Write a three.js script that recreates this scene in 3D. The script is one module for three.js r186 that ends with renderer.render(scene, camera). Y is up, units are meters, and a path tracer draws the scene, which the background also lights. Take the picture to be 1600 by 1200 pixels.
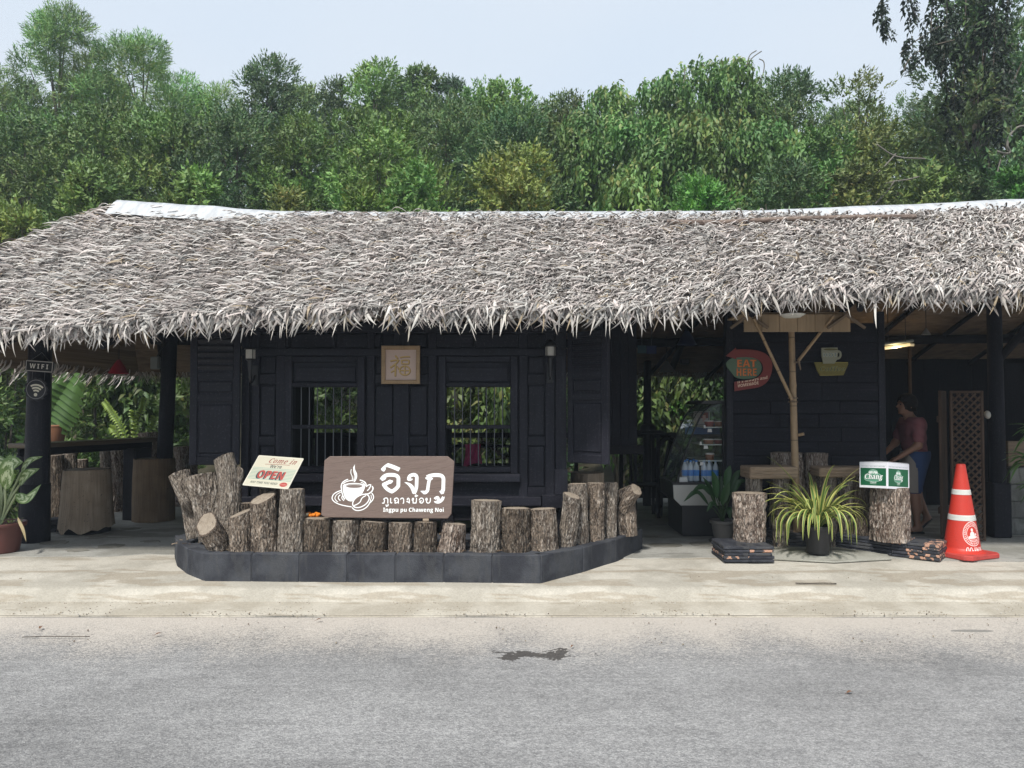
import * as THREE from 'three';
import { mergeGeometries, mergeVertices, toCreasedNormals } from 'three/addons/utils/BufferGeometryUtils.js';
import { ConvexGeometry } from 'three/addons/geometries/ConvexGeometry.js';
import { ImprovedNoise } from 'three/addons/math/ImprovedNoise.js';
import { MarchingCubes } from 'three/addons/objects/MarchingCubes.js';
import { RectAreaLightUniformsLib } from 'three/addons/lights/RectAreaLightUniformsLib.js';

// ---------------------------------------------------------------- camera, sky, sun, exposure
const scene = new THREE.Scene();
const CAMY = 1.6, PITCH = Math.atan(35 / 1200);
const camera = new THREE.PerspectiveCamera(53.13, 4 / 3, 0.1, 1000);
camera.position.set(0, CAMY, 0); camera.rotation.x = PITCH;
const renderer = new THREE.WebGLRenderer({ antialias: true });
renderer.setSize(1024, 768);
renderer.toneMapping = THREE.LinearToneMapping; renderer.toneMappingExposure = 1.1;
renderer.shadowMap.enabled = true; renderer.shadowMap.type = THREE.PCFSoftShadowMap;
RectAreaLightUniformsLib.init();

const N0 = (() => { const n = new ImprovedNoise(); return (x, y, z) => n.noise(x, y, z); })();
const SUN = new THREE.Vector3(-0.22, 0.88, 0.42).normalize();
{ // a bright hazy sky: pale blue, whiter towards the horizon and round the veiled sun
  const W = 256, H = 128, d = new Float32Array(W * H * 4);
  for (let j = 0; j < H; j++) for (let i = 0; i < W; i++) {
    const el = ((j + 0.5) / H - 0.5) * Math.PI, az = ((i + 0.5) / W - 0.5) * 2 * Math.PI;
    const x = Math.cos(az) * Math.cos(el), y = Math.sin(el), z = Math.sin(az) * Math.cos(el);
    const c = x * SUN.x + y * SUN.y + z * SUN.z, glow = 0.75 * Math.exp((c - 1) * 9);
    const h = Math.max(0, y), t = Math.pow(h, 0.6);
    const o = (j * W + i) * 4;
    const cl = 1 + 0.05 * N0(x * 2.2 + 3, y * 5, z * 2.2) + 0.03 * N0(x * 6, y * 13, z * 6 + 4), base = [(0.715 - 0.09 * t) * cl, (0.785 - 0.06 * t) * (0.5 + 0.5 * cl), 0.87 - 0.02 * t];
    for (let k = 0; k < 3; k++) d[o + k] = y > -0.02 ? base[k] + glow * [1, 0.97, 0.92][k] : 0.22;
    d[o + 3] = 1;
  }
  const t = new THREE.DataTexture(d, W, H, THREE.RGBAFormat, THREE.FloatType);
  t.mapping = THREE.EquirectangularReflectionMapping; t.magFilter = THREE.LinearFilter; t.needsUpdate = true;
  scene.background = t; scene.environment = t;
}
const sun = new THREE.DirectionalLight(new THREE.Color(1, 0.955, 0.88), 3.9);
sun.position.copy(SUN).multiplyScalar(40); sun.target.position.set(0, 0, -8);
sun.castShadow = true; sun.shadow.radius = 10; sun.shadow.mapSize.set(4096, 4096);
Object.assign(sun.shadow.camera, { left: -18, right: 18, top: 18, bottom: -18, near: 1, far: 90 });
scene.add(sun, sun.target);
scene.fog = new THREE.FogExp2(new THREE.Color(0.74, 0.86, 0.98), 0.0019);

// ---------------------------------------------------------------- helpers
const V = (x, y, z) => new THREE.Vector3(x, y, z);
function rng(seed) { let s = (seed * 2654435761) >>> 0; return () => { s = (s + 0x6d2b79f5) | 0; let t = Math.imul(s ^ (s >>> 15), 1 | s); t = (t + Math.imul(t ^ (t >>> 7), 61 | t)) ^ t; return ((t ^ (t >>> 14)) >>> 0) / 4294967296; }; }
const lerp = THREE.MathUtils.lerp, clamp = THREE.MathUtils.clamp, sstep = THREE.MathUtils.smoothstep;
const inoise = new ImprovedNoise(), N3 = (x, y, z) => inoise.noise(x, y, z);
const F = 1200;
function ray(px, py) { const x = (px - 800) / F, y = (600 - py) / F, c = Math.cos(PITCH), s = Math.sin(PITCH); return V(x, y * c + s, y * s - c); }
function at(px, py, d) { const r = ray(px, py); return r.multiplyScalar(-d / r.z).add(V(0, CAMY, 0)); }       // where a point seen there stands, d metres from the road side
const XX = (px, d) => (px - 800) / F * d * 1.0004, YY = (py, d) => at(800, py, d).y;
const FL = 0.15;                                                     // concrete floor above the road
const used = new Map();
function numbered(n) { const k = used.get(n) || 0; used.set(n, k + 1); return k ? n + '_' + String(k).padStart(3, '0') : n; }
function tag(o, label, category, group, kind) { o.userData = {}; if (label) o.userData.label = label; if (category) o.userData.category = category; if (group) o.userData.group = group; if (kind) o.userData.kind = kind; return o; }
function thing(name, label, category, pos = [0, 0, 0], ry = 0, group) {
  const o = new THREE.Group(); o.name = numbered(name); scene.add(o); o.position.set(...pos); o.rotation.y = ry; return tag(o, label, category, group);
}
function put(name, geo, mat, parent, label) {
  const m = new THREE.Mesh(Array.isArray(geo) ? merge(geo) : geo, mat); m.castShadow = m.receiveShadow = true;
  if (parent) { m.name = name; parent.add(m); } else { m.name = numbered(name); scene.add(m); }
  if (label) m.userData.label = label;
  return m;
}
function struct(name, geo, mat) { const m = put(name, geo, mat); m.userData.kind = 'structure'; return m; }
function norm(g) {
  let q = g.index ? g.toNonIndexed() : g.clone();
  if (!q.attributes.normal) q.computeVertexNormals();
  if (!q.attributes.uv) q.setAttribute('uv', new THREE.BufferAttribute(new Float32Array(q.attributes.position.count * 2), 2));
  for (const n of Object.keys(q.attributes)) if (!['position', 'normal', 'uv', 'color'].includes(n)) q.deleteAttribute(n);
  q.morphAttributes = {};
  return q;
}
function merge(list) {
  const l = list.map(norm), col = l.some((g) => g.attributes.color);
  if (col) for (const g of l) if (!g.attributes.color) g.setAttribute('color', new THREE.BufferAttribute(new Float32Array(g.attributes.position.count * 3).fill(1), 3));
  return mergeGeometries(l, false);
}
const T = (g, x, y, z) => g.translate(x, y, z);
// uv in metres from the side a face points to
function boxUV(g, ou = 0, ov = 0, s = 1, swap = false) {
  const p = g.attributes.position, n = g.attributes.normal, uv = new Float32Array(p.count * 2);
  for (let i = 0; i < p.count; i++) {
    const ax = Math.abs(n.getX(i)), ay = Math.abs(n.getY(i)), az = Math.abs(n.getZ(i)), x = p.getX(i), y = p.getY(i), z = p.getZ(i);
    let u, v; if (az >= ax && az >= ay) { u = x; v = y; } else if (ax >= ay) { u = z; v = y; } else { u = x; v = z; }
    if (swap) [u, v] = [v, u];
    uv[i * 2] = u * s + ou; uv[i * 2 + 1] = v * s + ov;
  }
  g.setAttribute('uv', new THREE.BufferAttribute(uv, 2)); return g;
}
const cbCache = new Map();
// chamfered board, 44 triangles, grain along its longest side
function board(w, h, d, b = 0.004, variant = 0) {
  const key = [w, h, d, b, variant].map((x) => Math.round(x * 2000)).join();
  if (cbCache.has(key)) return cbCache.get(key);
  b = Math.min(b, w / 3, h / 3, d / 3);
  const pts = [];
  for (const sx of [-1, 1]) for (const sy of [-1, 1]) for (const sz of [-1, 1]) {
    const x = sx * w / 2, y = sy * h / 2, z = sz * d / 2;
    pts.push(V(x - sx * b, y - sy * b, z), V(x - sx * b, y, z - sz * b), V(x, y - sy * b, z - sz * b));
  }
  const g = boxUV(new ConvexGeometry(pts), variant * 0.37, variant * 0.61, 1, w > h || d > h);
  cbCache.set(key, g); return g;
}
function addBoard(name, mat, parent, w, h, d, x, y, z, b, rz = 0) {
  const m = put(name, board(w, h, d, b, Math.floor(Math.abs(x * 7 + y * 13) % 5)), mat, parent); m.position.set(x, y, z); m.rotation.z = rz; return m;
}
function cyl(r0, r1, h, seg = 20, open = false) { return new THREE.CylinderGeometry(r1, r0, h, seg, 1, open); }   // base radius, top radius
function rod(a, b, r0, r1 = r0, seg = 10) {
  const d = b.clone().sub(a), g = new THREE.CylinderGeometry(r1, r0, d.length(), seg, 1);
  const uv = g.attributes.uv; for (let i = 0; i < uv.count; i++) uv.setXY(i, uv.getX(i) * r0 * 6.28, uv.getY(i) * d.length());
  g.applyQuaternion(new THREE.Quaternion().setFromUnitVectors(V(0, 1, 0), d.clone().normalize())); const c = a.clone().add(b).multiplyScalar(0.5); return g.translate(c.x, c.y, c.z);
}
const curve = (pts) => new THREE.CatmullRomCurve3(pts);
const tube = (pts, r, n = 24, seg = 6) => new THREE.TubeGeometry(curve(pts), n, r, seg, false);
function grid(nu, nv, f, uvf) {                                      // a sheet of (nu x nv) cells, f(u, v) a point
  const p = [], uv = [], idx = [];
  for (let j = 0; j <= nv; j++) for (let i = 0; i <= nu; i++) { const u = i / nu, v = j / nv, q = f(u, v); p.push(q.x, q.y, q.z); const t = uvf ? uvf(u, v, q) : [u, v]; uv.push(t[0], t[1]); }
  for (let j = 0; j < nv; j++) for (let i = 0; i < nu; i++) { const a = j * (nu + 1) + i, b = a + 1, c = a + nu + 1, e = c + 1; idx.push(a, b, e, a, e, c); }
  const g = new THREE.BufferGeometry(); g.setAttribute('position', new THREE.Float32BufferAttribute(p, 3)); g.setAttribute('uv', new THREE.Float32BufferAttribute(uv, 2)); g.setIndex(idx); g.computeVertexNormals(); return g;
}
function paint(g, r, gg, b) { const n = g.attributes.position.count, c = new Float32Array(n * 3); for (let i = 0; i < n; i++) { c[i * 3] = r; c[i * 3 + 1] = gg; c[i * 3 + 2] = b; } g.setAttribute('color', new THREE.BufferAttribute(c, 3)); return g; }
const shapeOf = (pts) => new THREE.Shape(pts.map(([x, y]) => new THREE.Vector2(x, y)));
function slab(shape, depth, bevel = 0.003, x0 = 0, y0 = 0, x1 = 1, y1 = 1) {   // a flat plate, uv spanning the given rectangle
  const g = new THREE.ExtrudeGeometry(shape, { depth, bevelEnabled: bevel > 0, bevelThickness: bevel, bevelSize: bevel, bevelSegments: 2, curveSegments: 24 });
  const p = g.attributes.position, uv = g.attributes.uv;
  for (let i = 0; i < p.count; i++) uv.setXY(i, (p.getX(i) - x0) / (x1 - x0), (p.getY(i) - y0) / (y1 - y0));
  return g;
}

// ---------------------------------------------------------------- textures
function lattice(W, H, cx, cy, seed) {                               // smooth noise that tiles
  const r = rng(seed), L = new Float32Array(cx * cy); for (let i = 0; i < L.length; i++) L[i] = r();
  const out = new Float32Array(W * H), xi = new Int32Array(W), xj = new Int32Array(W), xt = new Float32Array(W);
  for (let x = 0; x < W; x++) { const f = x / W * cx, a = Math.floor(f); xi[x] = a % cx; xj[x] = (a + 1) % cx; const t = f - a; xt[x] = t * t * (3 - 2 * t); }
  for (let y = 0; y < H; y++) {
    const f = y / H * cy, a = Math.floor(f), r0 = (a % cy) * cx, r1 = ((a + 1) % cy) * cx; let t = f - a; t = t * t * (3 - 2 * t);
    for (let x = 0; x < W; x++) { const p = L[r0 + xi[x]], q = L[r0 + xj[x]], s = L[r1 + xi[x]], u = L[r1 + xj[x]], k = xt[x]; const m = p + (q - p) * k, n = s + (u - s) * k; out[y * W + x] = m + (n - m) * t; }
  }
  return out;
}
function fbm(W, H, cx, cy, oct, seed, gain = 0.5) {
  const out = new Float32Array(W * H); let a = 1, sum = 0;
  for (let o = 0; o < oct; o++) { const l = lattice(W, H, Math.min(cx << o, W), Math.min(cy << o, H), seed + o * 17); for (let i = 0; i < out.length; i++) out[i] += l[i] * a; sum += a; a *= gain; }
  for (let i = 0; i < out.length; i++) out[i] /= sum;
  return out;
}
const enc = (v) => { v = clamp(v, 0, 1); return Math.round(255 * (v <= 0.0031308 ? v * 12.92 : 1.055 * Math.pow(v, 1 / 2.4) - 0.055)); };
function tex(W, H, f, srgb = true, wrap = THREE.RepeatWrapping) {     // f(i, x, y) gives linear r, g, b
  const d = new Uint8Array(W * H * 4);
  for (let i = 0; i < W * H; i++) { const c = f(i, i % W, (i / W) | 0); for (let k = 0; k < 3; k++) d[i * 4 + k] = srgb ? enc(c[k]) : clamp(Math.round(c[k] * 255), 0, 255); d[i * 4 + 3] = 255; }
  const t = new THREE.DataTexture(d, W, H); t.wrapS = t.wrapT = wrap; t.magFilter = THREE.LinearFilter; t.minFilter = THREE.LinearMipmapLinearFilter; if (srgb) t.colorSpace = THREE.SRGBColorSpace; t.needsUpdate = true; return t;
}
const gray = (W, H, a, f = (v) => v) => tex(W, H, (i, x, y) => { const v = f(a[i], i, x, y); return [v, v, v]; }, false);
function canvasTex(w, h, draw) {
  const c = document.createElement('canvas'); c.width = w; c.height = h; const g = c.getContext('2d'); draw(g, w, h);
  const t = new THREE.CanvasTexture(c); t.colorSpace = THREE.SRGBColorSpace; t.wrapS = t.wrapT = THREE.ClampToEdgeWrapping; t.anisotropy = 8; return t;
}
function matt(o) { return new THREE.MeshPhysicalMaterial({ roughness: 0.85, side: THREE.DoubleSide, specularIntensity: 0.35, ...o }); }
function std(o) { const m = new THREE.MeshStandardMaterial({ roughness: 0.85, side: THREE.DoubleSide, ...o }); return m; }
const rep = (t, u, v) => { const c = t.clone(); c.repeat.set(u, v); c.needsUpdate = true; return c; };
const L3 = (r, g, b) => new THREE.Color().setRGB(r, g, b);
const mix3 = (a, b, t) => [lerp(a[0], b[0], t), lerp(a[1], b[1], t), lerp(a[2], b[2], t)];

const M = {};
{ // dark painted boards
  const W = 512, g1 = fbm(W, W, 64, 3, 3, 11), g2 = fbm(W, W, 6, 3, 4, 12), g3 = fbm(W, W, 90, 90, 2, 13);
  M.paint = matt({ roughness: 0.62, map: tex(W, W, (i) => { const k = 0.55 + 0.7 * g2[i] + 0.35 * (g1[i] - 0.5), s = g3[i] > 0.74 ? 0.04 : g1[i] > 0.66 && g2[i] > 0.56 ? 0.022 : 0; return [0.017 * k + s * 0.5, 0.017 * k + s * 0.5, 0.0245 * k + s * 0.55]; }), bumpMap: gray(W, W, g1, (v, i) => 0.7 * v + 0.3 * g2[i]), bumpScale: 0.002,
    roughnessMap: gray(W, W, g2, (v) => 0.7 + 0.5 * (v - 0.5)) });
  M.paintDeep = matt({ roughness: 0.7, map: M.paint.map, bumpMap: M.paint.bumpMap, bumpScale: 0.003, color: L3(0.6, 0.6, 0.66) });
  M.paintShaded = matt({ roughness: 0.8, map: M.paint.map, bumpMap: M.paint.bumpMap, bumpScale: 0.003, color: L3(0.32, 0.30, 0.30) });  // board paint with the darkness of the interior put into its colour
  M.blackWood = matt({ roughness: 0.75, map: M.paint.map, bumpMap: M.paint.bumpMap, bumpScale: 0.006, color: L3(0.55, 0.5, 0.48) });
  M.brownWood = matt({ roughness: 0.8, map: tex(W, W, (i) => { const k = 0.6 + 0.8 * g1[i] * g2[i] * 2; return [0.075 * k, 0.05 * k, 0.036 * k]; }), bumpMap: M.paint.bumpMap, bumpScale: 0.004 });
  M.plankWood = std({ roughness: 0.85, map: tex(W, W, (i) => { const k = 0.55 + 0.9 * g1[i] * (0.5 + g2[i]); return [0.20 * k, 0.15 * k, 0.105 * k]; }), bumpMap: M.paint.bumpMap, bumpScale: 0.006 });
  M.tanWood = std({ roughness: 0.8, map: tex(W, W, (i) => { const k = 0.65 + 0.6 * g2[i] + 0.25 * (g1[i] - 0.5); return [0.42 * k, 0.31 * k, 0.20 * k]; }), bumpMap: M.paint.bumpMap, bumpScale: 0.003 });
}
{ // bark, rough and fissured along the log; uv in metres round and along
  const W = 1024, a = fbm(W, W, 34, 7, 5, 21, 0.55), b = fbm(W, W, 26, 5, 5, 22, 0.6), c = fbm(W, W, 120, 50, 3, 23, 0.7), e = fbm(W, W, 60, 16, 4, 24, 0.65);
  const ridge = new Float32Array(W * W); for (let i = 0; i < ridge.length; i++) { const r = 1 - Math.abs(a[i] - 0.5) * 5; ridge[i] = clamp(1 - Math.max(0, r) * 0.9 + (c[i] - 0.5) * 0.55, 0, 1); }
  const col = (dk, md, lt) => tex(W, W, (i) => { let q = mix3(dk, md, sstep(b[i] * 0.6 + c[i] * 0.4, 0.36, 0.60)); q = mix3(q, lt, 0.85 * sstep(e[i] * 0.6 + c[i] * 0.4, 0.50, 0.68)); const k = 0.7 + 0.6 * c[i]; return [q[0] * k, q[1] * k, q[2] * k]; });
  const bump = gray(W, W, ridge);
  M.bark = std({ roughness: 0.95, map: col([0.08, 0.057, 0.042], [0.215, 0.168, 0.128], [0.37, 0.32, 0.27]), bumpMap: bump, bumpScale: 0.03 });
  M.barkGrey = std({ roughness: 0.95, map: col([0.11, 0.085, 0.066], [0.245, 0.205, 0.165], [0.39, 0.35, 0.305]), bumpMap: bump, bumpScale: 0.026 });
  M.barkDark = std({ roughness: 0.95, map: col([0.05, 0.035, 0.025], [0.12, 0.09, 0.065], [0.23, 0.195, 0.155]), bumpMap: bump, bumpScale: 0.03 });
  M.barkPale = std({ roughness: 0.95, map: col([0.11, 0.07, 0.05], [0.33, 0.26, 0.21], [0.52, 0.455, 0.395]), bumpMap: bump, bumpScale: 0.034 });
  const g1 = fbm(512, 512, 60, 3, 3, 25), g2 = fbm(512, 512, 5, 5, 5, 26), g3 = fbm(512, 512, 50, 50, 2, 27);
  M.bareWood = std({ roughness: 0.85, map: tex(512, 512, (i) => { const k = 0.78 + 0.3 * g2[i] + 0.4 * (g1[i] - 0.5), s = g3[i] > 0.82 ? 0.55 : 1; const q = mix3([0.27, 0.195, 0.13], [0.38, 0.305, 0.23], g2[i] * 0.5 + g1[i] * 0.5); return [q[0] * k * s, q[1] * k * s, q[2] * k * s]; }), bumpMap: gray(512, 512, g1, (v, i) => 0.5 * v + 0.5 * g2[i]), bumpScale: 0.006 });
  // sawn end: growth rings, cracks, stain; uv 0..1 across
  M.cut = std({ roughness: 0.9, map: tex(512, 512, (i, x, y) => {
    const dx = x / 256 - 1, dy = y / 256 - 1, r = Math.hypot(dx, dy), t = Math.atan2(dy, dx), w = g2[i] - 0.5;
    const ring = 0.5 + 0.5 * Math.sin((r + w * 0.25) * 70), crack = Math.abs(Math.sin(t * 2.5 + w * 3 + r)) < 0.03 + 0.02 * r && r > 0.15 ? 0.35 : 1;
    let q = mix3([0.25, 0.20, 0.15], [0.40, 0.34, 0.27], g2[i]); const k = (0.82 + 0.2 * ring) * crack * (0.8 + 0.4 * g3[i]); if (r > 0.9) q = [0.11, 0.08, 0.06]; return [q[0] * k, q[1] * k, q[2] * k];
  }), bumpMap: gray(512, 512, g3), bumpScale: 0.004 });
}
{ // concrete
  const W = 1024, a = fbm(W, W, 4, 4, 6, 31, 0.55), b = fbm(W, W, 4, 16, 5, 32), c = fbm(W, W, 160, 160, 2, 33), e = fbm(W, W, 3, 8, 5, 34);
  const bump = gray(W, W, c, (v, i) => 0.45 * v + 0.55 * a[i]);
  const con = (lo, hi, stain, st, cut) => tex(W, W, (i) => { let q = mix3(lo, hi, sstep(a[i], 0.34, 0.62)); q = mix3(q, stain, st * sstep(b[i], cut, cut + 0.12)); const k = 0.86 + 0.28 * c[i]; return [q[0] * k, q[1] * k, q[2] * k]; });
  M.apron = std({ roughness: 0.92, map: con([0.355, 0.33, 0.28], [0.485, 0.455, 0.395], [0.26, 0.215, 0.155], 0.55, 0.53), bumpMap: bump, bumpScale: 0.006 });
  M.gutter = std({ roughness: 0.92, map: con([0.36, 0.325, 0.265], [0.46, 0.425, 0.36], [0.27, 0.23, 0.17], 0.5, 0.56), bumpMap: bump, bumpScale: 0.005 });
  M.floor = std({ roughness: 0.8, map: con([0.24, 0.235, 0.21], [0.35, 0.345, 0.32], [0.15, 0.145, 0.13], 0.65, 0.54), bumpMap: bump, bumpScale: 0.007 });
  M.block = matt({ roughness: 0.85, map: con([0.034, 0.036, 0.044], [0.062, 0.066, 0.076], [0.09, 0.09, 0.088], 0.25, 0.56), bumpMap: bump, bumpScale: 0.006 });
  M.blockGrey = std({ roughness: 0.9, map: con([0.12, 0.12, 0.115], [0.2, 0.2, 0.19], [0.07, 0.08, 0.06], 0.6, 0.54), bumpMap: bump, bumpScale: 0.006 });
  M.joint = std({ roughness: 0.95, map: bump, color: L3(0.07, 0.07, 0.075) });
  M.tile = matt({ roughness: 0.6, map: con([0.026, 0.028, 0.036], [0.05, 0.053, 0.064], [0.09, 0.09, 0.09], 0.5, 0.58), bumpMap: bump, bumpScale: 0.004 });
  const chip = fbm(512, 512, 26, 26, 4, 35);
  M.tileWorn = std({ roughness: 0.75, map: tex(512, 512, (i) => { const t = sstep(chip[i], 0.54, 0.57), k = 0.8 + 0.4 * c[i]; const q = mix3([0.04, 0.042, 0.05], [0.50, 0.29, 0.20], t); return [q[0] * k, q[1] * k, q[2] * k]; }), bumpMap: bump, bumpScale: 0.004 });
  const s = fbm(W, W, 6, 6, 6, 36);
  M.soil = std({ roughness: 1, map: tex(W, W, (i) => { const q = mix3([0.035, 0.032, 0.018], [0.09, 0.075, 0.045], s[i]); const k = 0.7 + 0.6 * c[i]; return [q[0] * k, q[1] * k, q[2] * k]; }), bumpMap: bump, bumpScale: 0.03 });
}
{ // road: worn grey asphalt with pale aggregate, cement dust thickening towards the kerb, an oil stain, tyre scuffs. One tile = 8.4 m x 3.2 m
  const W = 2048, H = 1024, big = fbm(W, H, 5, 3, 5, 41), mid = fbm(W, H, 60, 26, 3, 42), fine = fbm(W, H, 900, 480, 2, 43, 0.8), fine2 = fbm(W, H, 420, 220, 2, 44, 0.7), str = fbm(W, H, 14, 120, 3, 45), edge = fbm(W, H, 24, 6, 5, 46), blot = fbm(W, H, 40, 20, 5, 47);
  const R = rng(48), sp = new Float32Array(W * H); for (let i = 0; i < sp.length; i++) sp[i] = R();
  const scr = new Float32Array(W * H);
  for (let k = 0; k < 70; k++) { const x0 = R() * W, y0 = H * (0.2 + 0.75 * R()), len = 30 + R() * 190, th = (R() - 0.5) * 0.25; for (let s = 0; s < len; s++) { const x = (x0 + s + W) % W | 0, y = clamp(y0 + s * th + 3 * (R() - 0.5), 0, H - 1) | 0; if (R() < 0.55) scr[y * W + x] = 0.5; } }
  M.road = std({ roughness: 0.9, map: tex(W, H, (i, x, y) => {
    const X = x / W * 8.4 - 4.2, d = 2.8 + y / H * 3.2;                // rows run away from the camera
    const agg = fine[i] * 0.40 + fine2[i] * 0.26 + sp[i] * 0.34;
    let q = mix3([0.15, 0.147, 0.147], [0.375, 0.367, 0.358], sstep(agg, 0.26, 0.80));
    const wear = 0.88 + 0.55 * (big[i] - 0.5) + 0.25 * (mid[i] - 0.5) + 0.2 * (str[i] - 0.5);
    q = [q[0] * wear, q[1] * wear, q[2] * wear];
    if (sp[i] > 0.988) q = mix3(q, [0.5, 0.49, 0.47], 0.7); if (scr[i] > 0) q = mix3(q, [0.52, 0.51, 0.49], 0.5);
    const dust = 0.25 * sstep(d + (edge[i] - 0.5) * 0.6 + (agg - 0.5) * 1.2, 4.85, 5.3) + 0.75 * sstep(d + (edge[i] - 0.5) * 0.55 + (agg - 0.5) * 1.5 + (sp[i] - 0.5) * 0.12, 5.12, 5.62);
    q = mix3(q, [0.47 + 0.12 * (fine[i] - 0.5), 0.425 + 0.12 * (fine[i] - 0.5), 0.375 + 0.12 * (fine[i] - 0.5)], dust * 0.93);
    const ox = (X - 0.14) / 0.24, oz = (d - 5.02) / 0.085, o2 = (X + 0.04) / 0.1, oz2 = (d - 4.96) / 0.05;
    if (Math.min(Math.hypot(ox, oz), Math.hypot(o2, oz2)) + (blot[i] - 0.5) * 2.2 + (mid[i] - 0.5) * 2.4 + (fine2[i] - 0.5) * 0.9 < 0.9) q = mix3(q, [0.035, 0.029, 0.025], 0.88);
    const s1 = Math.hypot((X - 3.3) / 0.15, (d - 5.55) / 0.035) + (blot[i] - 0.5); if (s1 < 1) q = mix3(q, [0.17, 0.165, 0.15], 0.8);
    return q;
  }, true, THREE.MirroredRepeatWrapping), bumpMap: gray(1024, 1024, fbm(1024, 1024, 260, 260, 3, 49, 0.7)), bumpScale: 0.006 });
  M.road.bumpMap = rep(M.road.bumpMap, 8.4 / 2, 3.2 / 2);
}
{ // dry palm leaf
  const W = 128, g = fbm(W, W, 24, 2, 3, 51), b = fbm(W, W, 3, 4, 3, 52);
  M.thatch = std({ roughness: 0.8, vertexColors: true, map: tex(W, W, (i) => { const k = 0.74 + 0.4 * g[i] + 0.25 * (b[i] - 0.5); return [k, k * 0.985, k * 0.965]; }), bumpMap: gray(W, W, g), bumpScale: 0.001 });
  const W2 = 512, a = fbm(W2, W2, 10, 60, 4, 53), c = fbm(W2, W2, 6, 6, 4, 54);
  M.thatchBase = std({ roughness: 1, map: tex(W2, W2, (i) => { const k = 0.4 + 1.1 * a[i] * c[i] * 2; return [0.16 * k, 0.135 * k, 0.115 * k]; }), bumpMap: gray(W2, W2, a), bumpScale: 0.02 });
  M.thatchUnder = std({ roughness: 1, map: tex(W2, W2, (i) => { const k = 0.55 + 0.9 * a[i]; const q = mix3([0.125, 0.085, 0.055], [0.21, 0.15, 0.10], c[i]); return [q[0] * k, q[1] * k, q[2] * k]; }), bumpMap: gray(W2, W2, a), bumpScale: 0.012 });
  M.bamboo = std({ roughness: 0.55, map: tex(W2, W2, (i, x, y) => { const k = 0.7 + 0.5 * c[i] + 0.2 * (a[i] - 0.5); const nd = (y % 128) < 5 ? 0.55 : 1; return [0.36 * k * nd, 0.25 * k * nd, 0.145 * k * nd]; }) });
}
const leafM = (o) => new THREE.MeshPhysicalMaterial({ side: THREE.DoubleSide, roughness: 0.5, vertexColors: true, transmission: 0.32, thickness: 0, specularIntensity: 0.6, ...o });
M.leaf = leafM({});
M.leafNear = leafM({ roughness: 0.42, transmission: 0.18 });
{ const W = 256, a = fbm(W, W, 20, 6, 4, 61), b = fbm(W, W, 5, 5, 4, 62);
  M.trunk = std({ roughness: 0.95, map: tex(W, W, (i) => { const k = 0.5 + a[i]; const q = mix3([0.075, 0.06, 0.045], [0.19, 0.165, 0.135], b[i]); return [q[0] * k, q[1] * k, q[2] * k]; }), bumpMap: gray(W, W, a), bumpScale: 0.02 }); }
M.metalBlack = std({ color: L3(0.012, 0.012, 0.014), roughness: 0.45 });
M.steel = std({ color: L3(0.46, 0.46, 0.44), roughness: 0.4, metalness: 0.35 });
M.ironBar = std({ color: L3(0.09, 0.095, 0.105), roughness: 0.5 });
M.white = std({ color: L3(0.72, 0.72, 0.70), roughness: 0.5 });
M.glass = new THREE.MeshPhysicalMaterial({ color: 0xffffff, transmission: 1, thickness: 0, roughness: 0.02, ior: 1.45, side: THREE.DoubleSide });
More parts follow.
